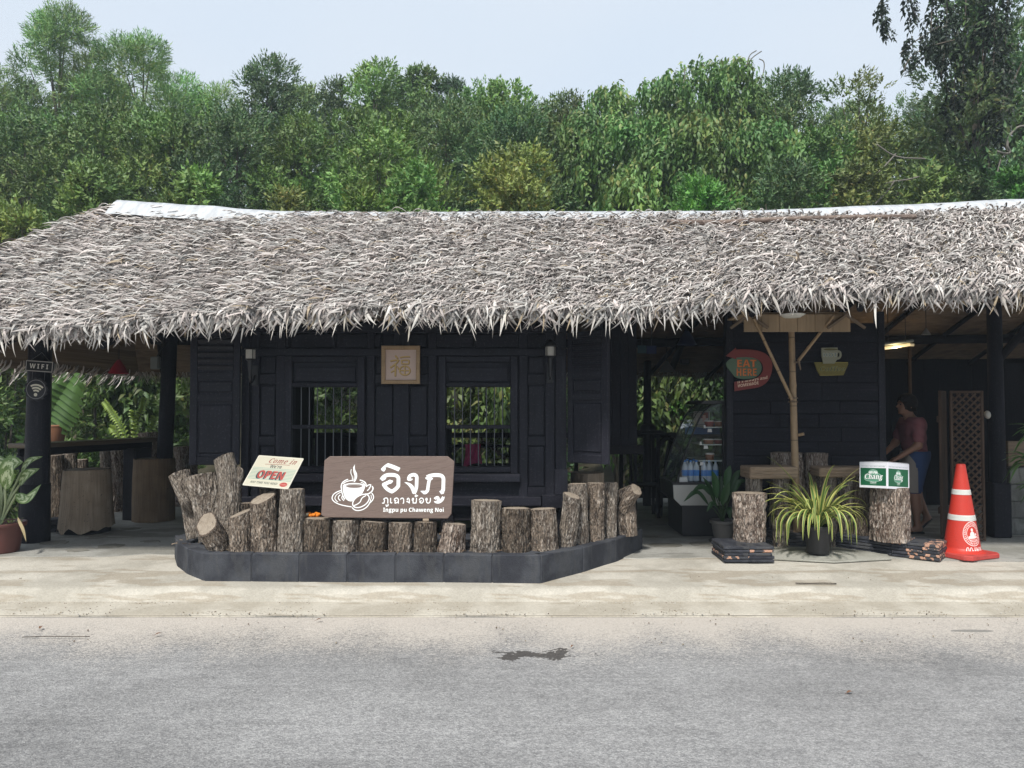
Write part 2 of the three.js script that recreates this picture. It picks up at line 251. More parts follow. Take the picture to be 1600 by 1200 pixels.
// ================================================================ the setting
const hillH = (x, d) => d < 12.4 ? -0.03 : 4.6 * sstep(d, 13.5, 34) + 4 * sstep(d, 30, 90) + 0.25 * N3(x * 0.3, d * 0.3, 2.2) * sstep(d, 12.4, 16) - 0.03;
{
  const ds = [-220, -60, -20, 0, 6, 12.3, 12.6, 13, 13.6, 14.4, 15.4, 16.6, 18, 20, 22.5, 25, 28, 32, 38, 50, 75, 120, 240], n = 90;
  const xs = Array.from({ length: n + 1 }, (_, i) => { const t = i / n * 2 - 1; return Math.sign(t) * (Math.abs(t) * 30 + Math.pow(Math.abs(t), 4) * 200); });
  struct('ground', grid(n, ds.length - 1, (u, v) => { const x = xs[Math.round(u * n)], d = ds[Math.round(v * (ds.length - 1))]; return V(x, hillH(x, d), -d); }, (u, v, q) => [q.x / 3, q.z / 3]), M.soil);
  const road = grid(60, 20, (u, v) => { const d = lerp(-4, 5.905, v); return V(lerp(-60, 60, u), -0.006 + 0.03 * sstep(d, -3, 2) * (1 - sstep(d, 2, 5.9)) - 0.002, -d); }, (u, v, q) => [(q.x + 4.2) / 8.4, (-q.z - 2.8) / 3.2]);
  struct('road', road, M.road);
  // profile across the kerb: each piece is one long sheet following (depth, height) points, with the small dips of poured concrete
  const run = (name, prof, mat, x0, x1, nx, wob, s) => struct(name, grid(nx, prof.length - 1, (u, v) => { const [d, y] = prof[Math.round(v * (prof.length - 1))], x = lerp(x0, x1, u); const w = wob * N3(x * 0.9, d * 1.6, 4.1) + wob * 0.5 * N3(x * 3.7, d * 5, 8.8); return V(x, y + w * (y > 0.012 ? 1 : 0.25), -d + wob * 2.2 * N3(x * 0.7, d * 0.2, 1.3) * (y > 0.012 ? 1 : 0)); }, (u, v, q) => [q.x / 1.7, (q.y - q.z) / 1.7]), mat);
  run('gutter', [[5.89, -0.03], [5.938, -0.03], [5.943, -0.004], [5.955, 0.004], [6.05, 0.006], [6.2, 0.007], [6.32, 0.009]], M.gutter, -40, 40, 240, 0.003, 1);
  run('kerb', [[6.30, -0.01], [6.312, 0.014], [6.35, 0.055], [6.385, 0.088], [6.42, 0.102], [6.5, 0.112], [6.6, 0.118], [6.75, 0.124], [6.9, 0.13], [7.1, 0.136], [7.3, 0.139], [7.6, 0.142], [7.9, 0.144], [8.0, 0.144]], M.apron, -40, 40, 260, 0.007, 1);
  // tar in the joint between road and gutter
  M.tar = std({ color: L3(0.10, 0.085, 0.07), roughness: 0.9 });
  struct('joint', grid(400, 1, (u, v) => { const x = lerp(-20, 20, u); return V(x, 0.0035, -(5.922 + (v - 0.5) * (0.011 + 0.014 * N3(x * 2, 2, 5)) + 0.010 * N3(x * 0.8, 1, 1) + 0.004 * N3(x * 5, 1, 9))); }), M.tar);
  // loose grit swept to the road edge
  { const Rg = rng(404), g = new THREE.IcosahedronGeometry(0.006, 0), list = []; for (let i = 0; i < 3200; i++) { const x = (Rg() - 0.5) * 11, band = Rg(), d = band < 0.45 ? 5.93 + 0.35 * Rg() * Rg() : band < 0.7 ? 6.30 - 0.05 * Rg() : band < 0.85 ? 5.2 + 0.7 * Rg() : 6.55 + 0.9 * Rg(); if (d > 6.5 && x > -3.3 && x < 1.4) continue; if (N3(x * 1.3, d * 2, 7) < -0.12) continue; const y = d < 5.9 ? 0.004 : d < 6.31 ? 0.008 : 0.123, s = 0.35 + 1.1 * Rg() * Rg(), c = [[0.30, 0.26, 0.20], [0.16, 0.13, 0.10], [0.42, 0.40, 0.36]][Math.floor(Rg() * 3)]; list.push([new THREE.Matrix4().compose(V(x, y, -d), new THREE.Quaternion().setFromEuler(new THREE.Euler(Rg() * 6, Rg() * 6, 0)), V(s, s * 0.7, s)), L3(...c)]); }
    const im = new THREE.InstancedMesh(g, std({ roughness: 1 }), list.length); im.name = 'grit'; list.forEach(([m, c], i) => { im.setMatrixAt(i, m); im.setColorAt(i, c); }); tag(im, 'loose grit along the gutter and kerb', 'grit', null, 'stuff'); scene.add(im); }
  // the floor under the roof: a concrete slab, worn and patched
  const front = Array.from({ length: 131 }, (_, i) => { const x = -12 + i * 0.2; return [x, 7.52 + 0.22 * N3(x * 0.6, 1.7, 3) + 0.09 * N3(x * 2.9, 4, 1) + (x > 2.4 && x < 5.6 ? -0.15 : 0)]; });
  const fs = shapeOf([...front, [14, 12.5], [-5.75, 12.5], [-5.75, 8.55], [-12, 8.3]]);
  const fg = new THREE.ExtrudeGeometry(fs, { depth: 0.22, bevelEnabled: true, bevelThickness: 0.01, bevelSize: 0.01, bevelSegments: 2 });
  fg.rotateX(-Math.PI / 2); fg.translate(0, FL - 0.232, 0); boxUV(fg, 0, 0, 0.45);
  struct('concrete_floor', fg, M.floor);
  // stamped shallow stones laid in the floor by the entrances
  const R = rng(5);
  const slabSpots = [[150, 838], [85, 848], [205, 826], [235, 846], [175, 853], [120, 860], [60, 862], [262, 868], [1010, 838], [1040, 852], [1075, 866], [1025, 820], [1100, 850], [1120, 872]];
  for (const [px, py] of slabSpots) {
    const r = ray(px, py), k = (FL - CAMY) / r.y, x = r.x * k, z = r.z * k, pts = []; if (z > -7.72) continue; const n = 14, rr = 0.10 + 0.07 * R();
    for (let i = 0; i < n; i++) { const a = i / n * 6.283; pts.push([Math.cos(a) * rr * (0.8 + 0.4 * R()), Math.sin(a) * rr * 0.75 * (0.8 + 0.4 * R())]); }
    const g = slab(shapeOf(pts), 0.002, 0.002); g.rotateX(-Math.PI / 2); boxUV(g, x, z, 0.5);
    const m = put('stone', g, M.floorStone ??= std({ roughness: 0.8, map: M.floor.map, bumpMap: M.floor.bumpMap, bumpScale: 0.005, color: L3(0.66, 0.64, 0.6) }), scene.getObjectByName('concrete_floor')); m.position.set(x, FL + 0.001, z);
  }
}

// ================================================================ the thatched building
const RD = 8.0;                                                      // the ridge stands this far back
const ridgePx = [[180, 327], [300, 334], [430, 341], [600, 341.5], [900, 341.5], [1180, 340.5], [1400, 334], [1600, 326], [1900, 316]].map(([x, y]) => at(x, y, RD));
const eavePx = [[-260, 528], [0, 514], [150, 507], [300, 493], [450, 485], [600, 483], [900, 483], [1020, 479], [1120, 468], [1200, 455], [1400, 449], [1600, 450], [2300, 452]].map(([x, y]) => at(x, y, 6.55));
function along(list, x) { if (x <= list[0].x) return list[0].y; for (let i = 1; i < list.length; i++) if (x <= list[i].x) { const t = (x - list[i - 1].x) / (list[i].x - list[i - 1].x), s = t * t * (3 - 2 * t); return lerp(list[i - 1].y, list[i].y, lerp(t, s, 0.5)); } return list[list.length - 1].y; }
const XL = ridgePx[0].x, XEL = -5.78, XR = 8.2;
function roofF(s, v) {                                               // front slope: s along, v from ridge (0) to eave (1)
  const xr = lerp(XL, XR, s), xe = lerp(XEL, XR, s), a = V(xr, along(ridgePx, xr), -RD), b = V(xe, along(eavePx, xe), -6.55);
  const p = a.lerp(b, v); p.y += 0.045 * Math.sin(Math.PI * v) + 0.03 * N3(p.x * 0.8, v * 3, 3.3) + 0.05 * Math.exp(-v * 14) * (0.4 + N3(p.x * 1.5, 0, 7)); return p;
}
function roofB(s, v) { const xr = lerp(XL, XR, s), xe = lerp(XEL, XR, s); return V(xr, along(ridgePx, xr), -RD).lerp(V(xe, 2.2 + 0.05 * N3(xe, 1, 1), -11.9), v); }
const roofL = (s, v) => { const a = V(XL, along(ridgePx, XL), -RD), b = roofF(0, 1).lerp(roofB(0, 1), s); b.x -= 0.15 * Math.sin(Math.PI * s); return a.lerp(b, v); };

const hall = thing('thatched_pavilion', 'long open pavilion with a grey palm thatch roof and white ridge strip', 'building');
const roof = new THREE.Group(); roof.name = 'roof'; hall.add(roof);
{
  const skin = (f, n, m, off) => { const g = grid(n, m, f, (u, v, q) => [u * n / 6, v * 1.5]); return g; };
  const under = [];
  // the covered body of the thatch: an upper sheet and an inner one 7 cm below, closed at the eaves
  const drop = (f) => (u, v) => { const p = f(u, v); p.y -= 0.085; return p; };
  put('thatch_bed', [skin((u, v) => roofF(u, v), 90, 14), skin((u, v) => roofB(u, v), 60, 8), skin((u, v) => roofL(u, v), 10, 8),
    grid(90, 1, (u, v) => { const p = roofF(u, 1); p.y -= 0.085 * v; return p; }), grid(60, 1, (u, v) => { const p = roofB(u, 1); p.y -= 0.085 * v; return p; })], M.thatchBase, roof);
  // rows of folded palm tiles seen from below, each overlapping the next
  const course = (f, v0, v1, n, s0 = 0, s1 = 1) => { const P = (u, v, o) => { const p = f(lerp(s0, s1, u), v); p.y -= o + 0.012 * N3(p.x * 2.3, v * 30, 5); return p; }; const q = [[v0, 0.10], [v1, 0.128], [v1, 0.147], [v0, 0.119], [v0, 0.10]]; return grid(n, 4, (u, v) => { const c = q[Math.round(v * 4)]; return P(u, c[0], c[1]); }, (u, v, p) => [p.x / 1.3, v * 0.35]); };
  for (let k = 0; k < 17; k++) put('palm_course', course(roofF, k / 17 + 0.004, Math.min(0.97, (k + 1.12) / 17), 64), M.thatchUnder, roof);
  for (let k = 0; k < 18; k++) put('palm_course', course(roofB, k / 18 + 0.004, Math.min(1, (k + 1.12) / 18), 64), M.thatchUnder, roof);
  for (let k = 2; k < 14; k++) put('palm_course', course(roofL, k / 14 + 0.004, Math.min(1, (k + 1.12) / 14), 8), M.thatchUnder, roof);
  // rafters: dark poles
  for (let k = 0; k < 15; k++) { const s = (k + 0.4) / 15, lo = (p) => { p.y -= 0.20; return p; };
    put('rafter', rod(lo(roofF(s, 0.02)), lo(roofF(s, 0.985)), 0.035, 0.03, 8), M.blackWood, roof); put('rafter', rod(lo(roofB(s, 0.02)), lo(roofB(s, 0.985)), 0.035, 0.03, 8), M.blackWood, roof); }
  // plates along the eaves and the ridge pole
  const plate = (f, v, r, n = 12) => { const pts = []; for (let i = 0; i <= n; i++) { const p = f(0.02 + 0.96 * i / n, v); p.y -= 0.26; pts.push(p); } return tube(pts, r, 60, 8); };
  put('eave_beam', plate(roofF, 0.60, 0.06), M.blackWood, roof); put('eave_beam', plate(roofB, 0.62, 0.06), M.blackWood, roof); put('ridge_pole', plate(roofF, 0.01, 0.05), M.blackWood, roof);
  // white plastic strip over the ridge
  const ridgeY = [[180, 312.5], [300, 320], [430, 329.5], [600, 331.5], [760, 330.5], [900, 330], [1050, 330], [1180, 328.5], [1400, 320], [1600, 310.5], [1900, 300]].map(([x, y]) => at(x, y, RD));
  M.plastic = std({ roughness: 0.45, color: L3(0.52, 0.535, 0.55), map: gray(64, 512, fbm(64, 512, 4, 40, 5, 71), (v) => 0.55 + 0.65 * v) });
  put('ridge_cap', grid(120, 6, (u, v) => { const x = lerp(XL + 0.02, XR, u), y = along(ridgeY, x), a = (v - 0.5) * 2; return V(x, y - 0.20 * Math.abs(a) ** 1.3 + 0.008 * N3(x * 4, a, 3), -RD - a * -0.24 * -1); }, (u, v) => [v, u * 8]), M.plastic, roof);
  // a pole tied over the thatch near the ridge
  const pp = [[1040, 353], [1120, 353], [1220, 350.5], [1340, 347], [1430, 344]].map(([x, y]) => at(x, y, 7.62)).map((q, k) => { const s = (q.x - lerp(XL, XEL, 0.26)) / (XR - lerp(XL, XEL, 0.26)), p = roofF(s, 0.24 + k * 0.012); p.y += 0.105; return p; });
  put('tie_pole', tube(pp, 0.025, 40, 7), M.poleWood = std({ roughness: 0.8, map: M.barkGrey.map, color: L3(0.75, 0.66, 0.66) }), roof);

  // ---- the leaves of the thatch
  const strip = (r, len, w, curl, bend, twist, seg = 6) => {         // a dry folded palm leaflet lying along -y, its top up +z
    return grid(2, seg, (u, v) => {
      const c = u - 0.5, ww = w * (v < 0.12 ? 0.5 + v * 4 : Math.pow(Math.max(0.04, 1 - Math.pow((v - 0.12) / 0.88, 2.2)), 0.8)), tw = twist * v, z0 = curl * Math.sin(v * Math.PI * 0.9) * len * 0.30 - 0.02 * v, x0 = bend * v * v * len;
      const fold = (0.5 - Math.abs(c)) * ww * 0.55; return V(x0 + c * ww * Math.cos(tw) - fold * Math.sin(tw), -len * v * (1 - 0.1 * Math.abs(bend)), z0 + c * ww * Math.sin(tw) + fold * Math.cos(tw));
    }, (u, v) => [u * 0.7, v]);
  };
  const R = rng(77);
  const tone = () => { const k = R(), g = 0.28 + 0.48 * Math.pow(R(), 0.9), w = 0.92 + 0.1 * R(); if (k < 0.03) return [0.46, 0.38, 0.28]; if (k < 0.12) return [0.15, 0.13, 0.12]; return [g * 1.02, g * 0.955 * w + g * 0.03, g * 0.925 * w + g * 0.02]; };
  const tuft = merge([0, 1, 2].map((k) => { const g = strip(R, 0.85 + 0.25 * R(), 0.092 + 0.03 * R(), [0.75, 0.4, 1.1][k], [0.3, -0.3, 0.1][k], [0.5, -0.9, 1.1][k], 5); const q = [0.95, 0.8, 1.05][k]; paint(g, q, q, q); g.rotateZ([0.2, -0.18, -0.42][k]); return g.translate([-0.16, 0.15, 0.02][k], [0, -0.25, 0.18][k], [0, 0.02, 0.05][k]); }));
  const put2 = []; const UP = V(0, 1, 0);
  const place = (f, s, v, ang, len, lift, off = 0) => {
    const p = f(s, v), e = 0.004, du = f(Math.min(1, s + e), v).sub(f(Math.max(0, s - e), v)).normalize(), dv = f(s, Math.min(1, v + e)).sub(f(s, Math.max(0, v - e))).normalize(), n = du.clone().cross(dv); if (n.y < 0) n.negate(); n.normalize();
    const down = dv.clone().multiplyScalar(Math.cos(ang)).addScaledVector(du, Math.sin(ang)), y = down.clone().multiplyScalar(-1), x = y.clone().cross(n).normalize();
    const tilt = new THREE.Quaternion().setFromAxisAngle(x, lift), z = n.clone().applyQuaternion(tilt); y.applyQuaternion(tilt); x.applyAxisAngle(y, (R() - 0.5) * 1.1); z.crossVectors(x, y);
    const w = len * (0.75 + 0.5 * R()); p.addScaledVector(n, off);
    return new THREE.Matrix4().makeBasis(x.multiplyScalar(w * (R() < 0.5 ? 1 : 1)), y.multiplyScalar(len), z.multiplyScalar(len * (0.7 + 0.6 * R()))).setPosition(p);
  };
  for (let i = 0; i < 31000; i++) {
    const v = Math.pow(R(), 0.94), s = R() * 0.86, p = roofF(s, v);
    const flow = 0.75 * N3(p.x * 0.55, v * 1.6, 12.2) + 0.45 * N3(p.x * 2.1, v * 5, 3.1) + (p.x < -1 ? -0.25 : p.x > 2 ? -0.35 : 0.0);
    put2.push([place(roofF, s, Math.min(v, 0.985), (flow * 0.55 + (R() - 0.5) * 1.05) * (1 - 0.65 * sstep(v, 0.86, 0.97)), 0.08 + 0.07 * R() + (R() < 0.12 ? 0.06 : 0), -0.06 - 0.6 * R() * R() * sstep(v, -0.02, 0.12), 0.002 + 0.026 * R() * sstep(v, -0.02, 0.1)), tone()]);
  }
  for (let i = 0; i < 1600; i++) { const v = Math.sqrt(R()); put2.push([place(roofL, R(), v, (R() - 0.5) * 1.6, 0.11 + 0.07 * R(), -0.15 * R(), 0.0), tone()]); }
  for (let i = 0; i < 260; i++) { const s = R() * 0.03; put2.push([place(roofF, s * 0.3 + 0.003, 0.03 + 0.97 * R(), -0.5 - R() * 0.6, 0.10 + 0.08 * R(), -0.25 * R(), 0.01), tone()]); }
  for (let i = 0; i < 2600; i++) { const v = Math.sqrt(R()); put2.push([place(roofB, R(), v, (R() - 0.5) * 1.5, 0.15 + 0.08 * R(), -0.3 * R(), 0.01), tone()]); }
  // loose ends over the ridge
  for (let i = 0; i < 170; i++) { const s = 0.24 + R() * 0.42; put2.push([place(roofF, s, 0.01 + 0.03 * R(), (R() - 0.5) * 2.6, 0.07 + 0.06 * R(), -0.25 * R(), 0.01 + 0.015 * R()), tone()]); }
  // hanging ends at the eaves: the front ones each a leaf of its own, the remainder with the mass
  const fr = [0, 1, 2, 3, 4, 5, 6, 7].map((k) => paint(strip(R, 1, 0.13 + 0.05 * R(), [0.15, 0.3, -0.2, 0.45, 0.1, -0.05, 0.25, 0.5][k], [0.15, -0.2, 0.35, -0.4, 0.05, 0.25, -0.1, -0.3][k], [0.4, -0.5, 1.0, 0.3, -0.9, 0.1, 0.7, -0.3][k], 7), 1, 1, 1));
  const tones = [[0.74, 0.715, 0.675], [0.66, 0.635, 0.60], [0.54, 0.51, 0.475], [0.68, 0.63, 0.55], [0.56, 0.45, 0.31], [0.40, 0.37, 0.345]].map((c) => { const m = M.thatch.clone(); m.color.setRGB(...c); return m; });
  const fringe = (s, off, len, front) => {
    const p = front ? roofF(s, 1.0) : roofB(s, 0.985 - off), swing = (R() - 0.5) * 0.55 + 0.12 * N3(p.x * 1.4, 2, 2), out = front ? 0.1 + 0.45 * R() * R() : -0.3; p.y += 0.03 * R() - 0.015; if (front) { p.z += 0.012 - off * 0.4; p.y += 0.012 + off * 0.3; }
    const y = V(-Math.sin(swing), Math.cos(swing), front ? -out * 0.6 : 0.2).normalize(), n = V((R() - 0.5) * 1.2, 0.2, 1).normalize(), x = y.clone().cross(n).normalize(), z = x.clone().cross(y);
    const w = len < 0.2 ? 0.25 : len * (0.34 + 0.38 * R()) * 0.95; return new THREE.Matrix4().makeBasis(x.multiplyScalar(R() < 0.5 ? w : -w), y.multiplyScalar(len), z.multiplyScalar(len)).setPosition(p);
  };
  const sv = 10.25 / (XR - XEL);                                     // share of the eave inside the frame
  for (let i = 0; i < 300; i++) {
    const s = 0.004 + (i + R()) / 300 * sv * 0.98 + 0.045, b = N3(i * 0.21, 1, 1);
    const m = put('thatch_leaf', fr[i % 8], tones[Math.floor(Math.pow(R(), 1.4) * 5.99)], roof);
    m.matrixAutoUpdate = true; m.applyMatrix4(fringe(s, 0.01 + 0.015 * R(), 0.15 + 0.13 * Math.pow(R(), 1.7) + 0.08 * Math.max(0, b) + (R() < 0.02 ? 0.10 : 0), true));
  }
  for (let i = 0; i < 620; i++) put2.push([fringe(R() * 0.86, 0.06 * R(), 0.12 + 0.09 * R(), true), tone(), 1]);
  for (let i = 0; i < 900; i++) put2.push([fringe(R(), 0.01 * R(), 0.16 + 0.14 * R(), false), tone(), 1]);
  for (let i = 0; i < 210; i++) { const s = R(), p = roofL(s, 0.99), sw = (R() - 0.5) * 0.8, y = V(0.25 + 0.2 * R(), 0.9, Math.sin(sw)).normalize(), n = V(1, 0.2, (R() - 0.5)).normalize(), x = y.clone().cross(n).normalize(), z = x.clone().cross(y), len = 0.17 + 0.16 * R(), w = len * 0.45; put2.push([new THREE.Matrix4().makeBasis(x.multiplyScalar(w), y.multiplyScalar(len), z.multiplyScalar(len)).setPosition(p), tone()]); }
  const im = new THREE.InstancedMesh(tuft, M.thatch, put2.length); im.name = 'thatch'; im.castShadow = im.receiveShadow = true; im.userData.kind = 'stuff';
  put2.forEach(([m, c], i) => { im.setMatrixAt(i, m); im.setColorAt(i, L3(...c)); }); roof.add(im);
}
// ---- the posts of the pavilion
{
  const post = (px0, d0, px1, r, topY, mat, seed) => {
    const b = V(XX(px0, d0), FL, -d0), t = V(XX(px1, d0), topY, -d0);
    const g = grid(20, 30, (u, v) => { const a = u * 6.283, rr = r * (1.06 - 0.16 * v) * (1 + 0.03 * N3(Math.cos(a) * 2, v * 9, seed)), p = b.clone().lerp(t, v); p.x += Math.cos(a) * rr; p.z += Math.sin(a) * rr; return p; }, (u, v) => [u, v * 2.6]);
    return put('post', g, mat, hall);
  };
  const trunkBase = put('post_footing', [T(cyl(0.145, 0.14, 0.62, 24), 0, 0.31, 0)], M.paintDeep, hall); trunkBase.position.set(XX(59, 8.3), FL, -8.3);
  post(60, 8.3, 62, 0.122, 2.62, M.paint, 1);
  post(256, 9.9, 268, 0.095, 3.3, M.paintDeep, 2);
  post(1557, 8.6, 1555, 0.082, 2.95, M.paintDeep, 3);
  const rb = put('post_footing', board(0.2, 0.6, 0.2, 0.012), M.paintDeep, hall); rb.position.set(XX(1555, 8.6), FL + 0.30, -8.6);
  post(480, 11.2, 480, 0.085, 2.7, M.blackWood, 4); post(-40, 11.2, -40, 0.1, 2.7, M.blackWood, 5);
  post(1010, 11.3, 1012, 0.06, 2.6, M.blackWood, 6); post(1700, 11.2, 1700, 0.1, 2.7, M.blackWood, 7); post(1760, 8.6, 1760, 0.1, 2.95, M.blackWood, 8);
  // diagonal braces under the roof
  const brace = (a, b, r) => put('brace', rod(a, b, r, r * 0.9, 8), M.blackWood, hall);
  brace(at(1050, 575, 10.9), at(1078, 508, 9.6), 0.05); brace(at(1562, 560, 8.6), at(1612, 505, 8.3), 0.045);
  
}

// ================================================================ the dark wooden cabin
const CD = 7.5, cx = (px, d = CD) => (px - 800) / F * d, cy = (py, d = CD) => YY(py, d);
const cabin = thing('wooden_cabin', 'small raised cabin of blue-black painted panels with two barred windows, under the thatch', 'cabin', [0, 0, 0]);
{
  const wall = new THREE.Group(); wall.name = 'front_wall'; cabin.add(wall);
  const zb = -CD - 0.05;
  const bd = (name, x0, y0, x1, y1, th = 0.035, z = -CD, b = 0.004, par = wall, mat = M.paint) => { const X0 = cx(x0), X1 = cx(x1), Y0 = cy(y1), Y1 = cy(y0); return addBoard(name, mat, par, X1 - X0, Y1 - Y0, th, (X0 + X1) / 2, (Y0 + Y1) / 2, z - th / 2, b); };
  // back boarding behind the frames, cut round the two windows
  for (const [a, b, c, d] of [[378, 470, 456, 800], [558, 470, 696, 800], [797, 470, 884, 800], [456, 470, 558, 602], [696, 470, 797, 602], [456, 730, 558, 800], [696, 730, 797, 800]]) bd('boarding', a, b, c, d, 0.02, zb, 0.001);
  // stiles (full height), rails and fielded panels
  for (const [a, b] of [[377, 389], [394, 405], [431, 446], [573, 585], [615, 639], [669, 682], [811, 824], [852, 866], [868, 885]]) bd('stile', a, 470, b, 790, 0.04);
  for (const [a, b] of [[405, 431], [585, 615], [639, 669], [824, 852]]) { bd('rail', a + 0.3, 682, b - 0.3, 696, 0.032); bd('rail', a + 0.3, 585, b - 0.3, 600, 0.032); bd('rail', a + 0.3, 762, b - 0.3, 776, 0.032);
    bd('panel', a + 2, 603, b - 2, 680, 0.018, -CD - 0.018, 0.006); bd('panel', a + 2, 698, b - 2, 760, 0.018, -CD - 0.018, 0.006); bd('panel', a + 2, 558, b - 2, 583, 0.018, -CD - 0.018, 0.006); }
  bd('head_beam', 376, 545, 886, 556, 0.055, -CD + 0.02); bd('head_beam', 374, 505, 888, 520, 0.08, -CD + 0.03);
  for (let i = 0; i < 7; i++) bd('panel', 382 + i * 72, 522, 450 + i * 72, 543, 0.018, -CD - 0.012, 0.006);
  bd('sill_beam', 372, 776, 845, 790, 0.07, -CD + 0.035); bd('sill_beam', 846.5, 773, 888, 793, 0.085, -CD + 0.05);
  bd('rail', 566, 757, 690, 769, 0.045, -CD + 0.01);
  bd('corner_post', 866, 733, 886, 772.5, 0.06, -CD + 0.055);
  const vb = bd('floor_beam', 378, 792, 884, 815, 0.12, -CD - 0.06, 0.004, wall, M.blackWood);
  // windows
  for (const [a, b, y0, y1] of [[457, 558, 605, 728], [697, 797, 605, 728]]) {
    const w = new THREE.Group(); w.name = 'window'; cabin.add(w);
    const wb = (n, ...q) => bd(n, ...q, w);
    bd('frame', a - 12, 556.5, a - 0.5, y1 + 12, 0.055, -CD + 0.018, 0.006, w); bd('frame', b + 0.5, 556.5, b + 12, y1 + 12, 0.055, -CD + 0.018, 0.006, w);
    bd('frame', a - 0.3, 598, b + 0.3, 605, 0.05, -CD + 0.014, 0.006, w); bd('frame', a - 0.3, y1 + 1, b + 0.3, y1 + 10, 0.05, -CD + 0.014, 0.006, w); bd('frame', a - 0.3, 557, b + 0.3, 566, 0.05, -CD + 0.012, 0.006, w);
    bd('panel', a + 3, 573, b - 3, 596, 0.02, -CD - 0.006, 0.008, w); bd('panel', a, 567, b, 597.5, 0.016, -CD - 0.026, 0.001, w);
    bd('sill', a - 16, y1 + 12, b + 16, y1 + 25, 0.075, -CD + 0.05, 0.008, w);
    bd('mid_rail', a - 0.2, 664, b + 0.2, 670, 0.03, -CD - 0.002, 0.003, w);
    for (let k = 0; k < 7; k++) { const px = lerp(a, b, (k + 1) / 8) + 0.6; const m = put('bar', cyl(0.0055, 0.0055, cy(y0) - cy(y1), 8), M.ironBar, w); m.position.set(cx(px), (cy(y0) + cy(y1)) / 2, -CD - 0.016); }
    // jambs through the wall thickness
    for (const px of [a - 1.5, b + 1.5]) { const m = put('jamb', board(0.018, cy(604) - cy(y1), 0.09, 0.002), M.paintDeep, w); m.position.set(cx(px), (cy(604) + cy(y1)) / 2, -CD - 0.07); }
  }
  // floor, side walls, low rail at the open back, stilts
  const fx0 = cx(378), fx1 = cx(884), fy = cy(793);
  for (let k = 0; k < 12; k++) addBoard('floorboard', M.blackWood, cabin, fx1 - fx0 - 0.04, 0.035, 0.2, (fx0 + fx1) / 2, fy - 0.02, -7.72 - k * 0.205);
  for (const X of [fx0 + 0.02, fx1 - 0.02]) for (let k = 0; k < 9; k++) { const m = put('side_board', board(0.03, 2.1, 0.268, 0.003, k % 3), M.paintShaded, cabin); m.position.set(X, fy + 1.05, -7.72 - k * 0.272); }
  for (const [x, d] of [[390, 7.6], [560, 7.6], [700, 7.6], [872, 7.6], [430, 9.8], [620, 9.8], [800, 9.8]]) { const m = put('stilt', board(0.13, fy - FL - 0.03, 0.13, 0.01), M.blackWood, cabin); m.position.set(cx(x, d), (fy + FL) / 2 - 0.02, -d); }
  const bb = (name, a, y0, b, y1, d, th, mat = M.blackWood) => { const X0 = cx(a, d), X1 = cx(b, d), Y0 = cy(y1, d), Y1 = cy(y0, d); addBoard(name, mat, cabin, X1 - X0, Y1 - Y0, th, (X0 + X1) / 2, (Y0 + Y1) / 2, -d, 0.004); };
  bb('back_rail', 430, 676, 830, 684, 10.0, 0.08); bb('back_rail', 430, 724, 830, 735, 10.0, 0.06); bb('back_post', 474, 560, 490, 760, 10.0, 0.1); bb('back_post', 690, 670, 706, 760, 10.0, 0.1); bb('back_panel', 492, 682, 560, 760, 10.02, 0.03); bb('back_panel', 430, 700, 474, 760, 10.02, 0.03);
  bb('back_beam', 430, 560, 830, 572, 10.0, 0.1);
  // shutters: louvres above two fielded panels
  const shutter = (x, yTop, yBot, w, d, ry, hinge, label) => {
    const s = new THREE.Group(); s.name = 'shutter'; s.userData.label = label; cabin.add(s); s.position.set(x, 0, -d); s.rotation.y = ry;
    const h = yTop - yBot, sgn = hinge, B = (n, a, b, c, e, th = 0.04, z = 0, bev = 0.005) => { const m = put(n, board((c - a) * w, (e - b) * h, th, bev), M.paint, s); m.position.set(sgn * (a + c) / 2 * w, yBot + (b + e) / 2 * h, z); return m; };
    B('stile', 0, 0, 0.13, 1); B('stile', 0.85, 0, 1, 1);
    for (const [b, e] of [[0, 0.065], [0.475, 0.53], [0.645, 0.70], [0.96, 1]]) B('rail', 0.132, b, 0.848, e, 0.036);
    B('panel', 0.16, 0.085, 0.82, 0.455, 0.03, 0, 0.012); B('panel', 0.16, 0.545, 0.82, 0.63, 0.03, 0, 0.012);
    B('backing', 0.13, 0.06, 0.85, 0.97, 0.012, -0.004, 0.002);
    for (let k = 0; k < 5; k++) { const m = B('louvre', 0.135, 0.715 + k * 0.049, 0.845, 0.752 + k * 0.049, 0.012, 0.012, 0.002); m.rotation.x = 0.5; }
  };
  shutter(cx(376.5, 7.42), cy(520, 7.42), cy(726, 7.42), 0.475, 7.40, 0.03, -1, 'left shutter folded flat beside the wall');
  shutter(cx(888, 7.46), cy(520, 7.46), cy(722, 7.46), 0.47, 7.44, -0.72, 1, 'right shutter swung out towards the road');
  // dark return wall beside the right shutter, standing back
  for (let k = 0; k < 5; k++) { const a = 930 + k * 13, d = 8.75; const m = put('return_board', board(0.0935, 2.35, 0.03, 0.004, k % 3), M.paintDeep, cabin); m.position.set(cx(a + 6.5, d), 1.13 + 1.175, -d); }
  const rb = put('return_beam', board(0.56, 0.1, 0.08, 0.006), M.blackWood, cabin); rb.position.set(cx(965, 8.72), 1.11, -8.7);
}
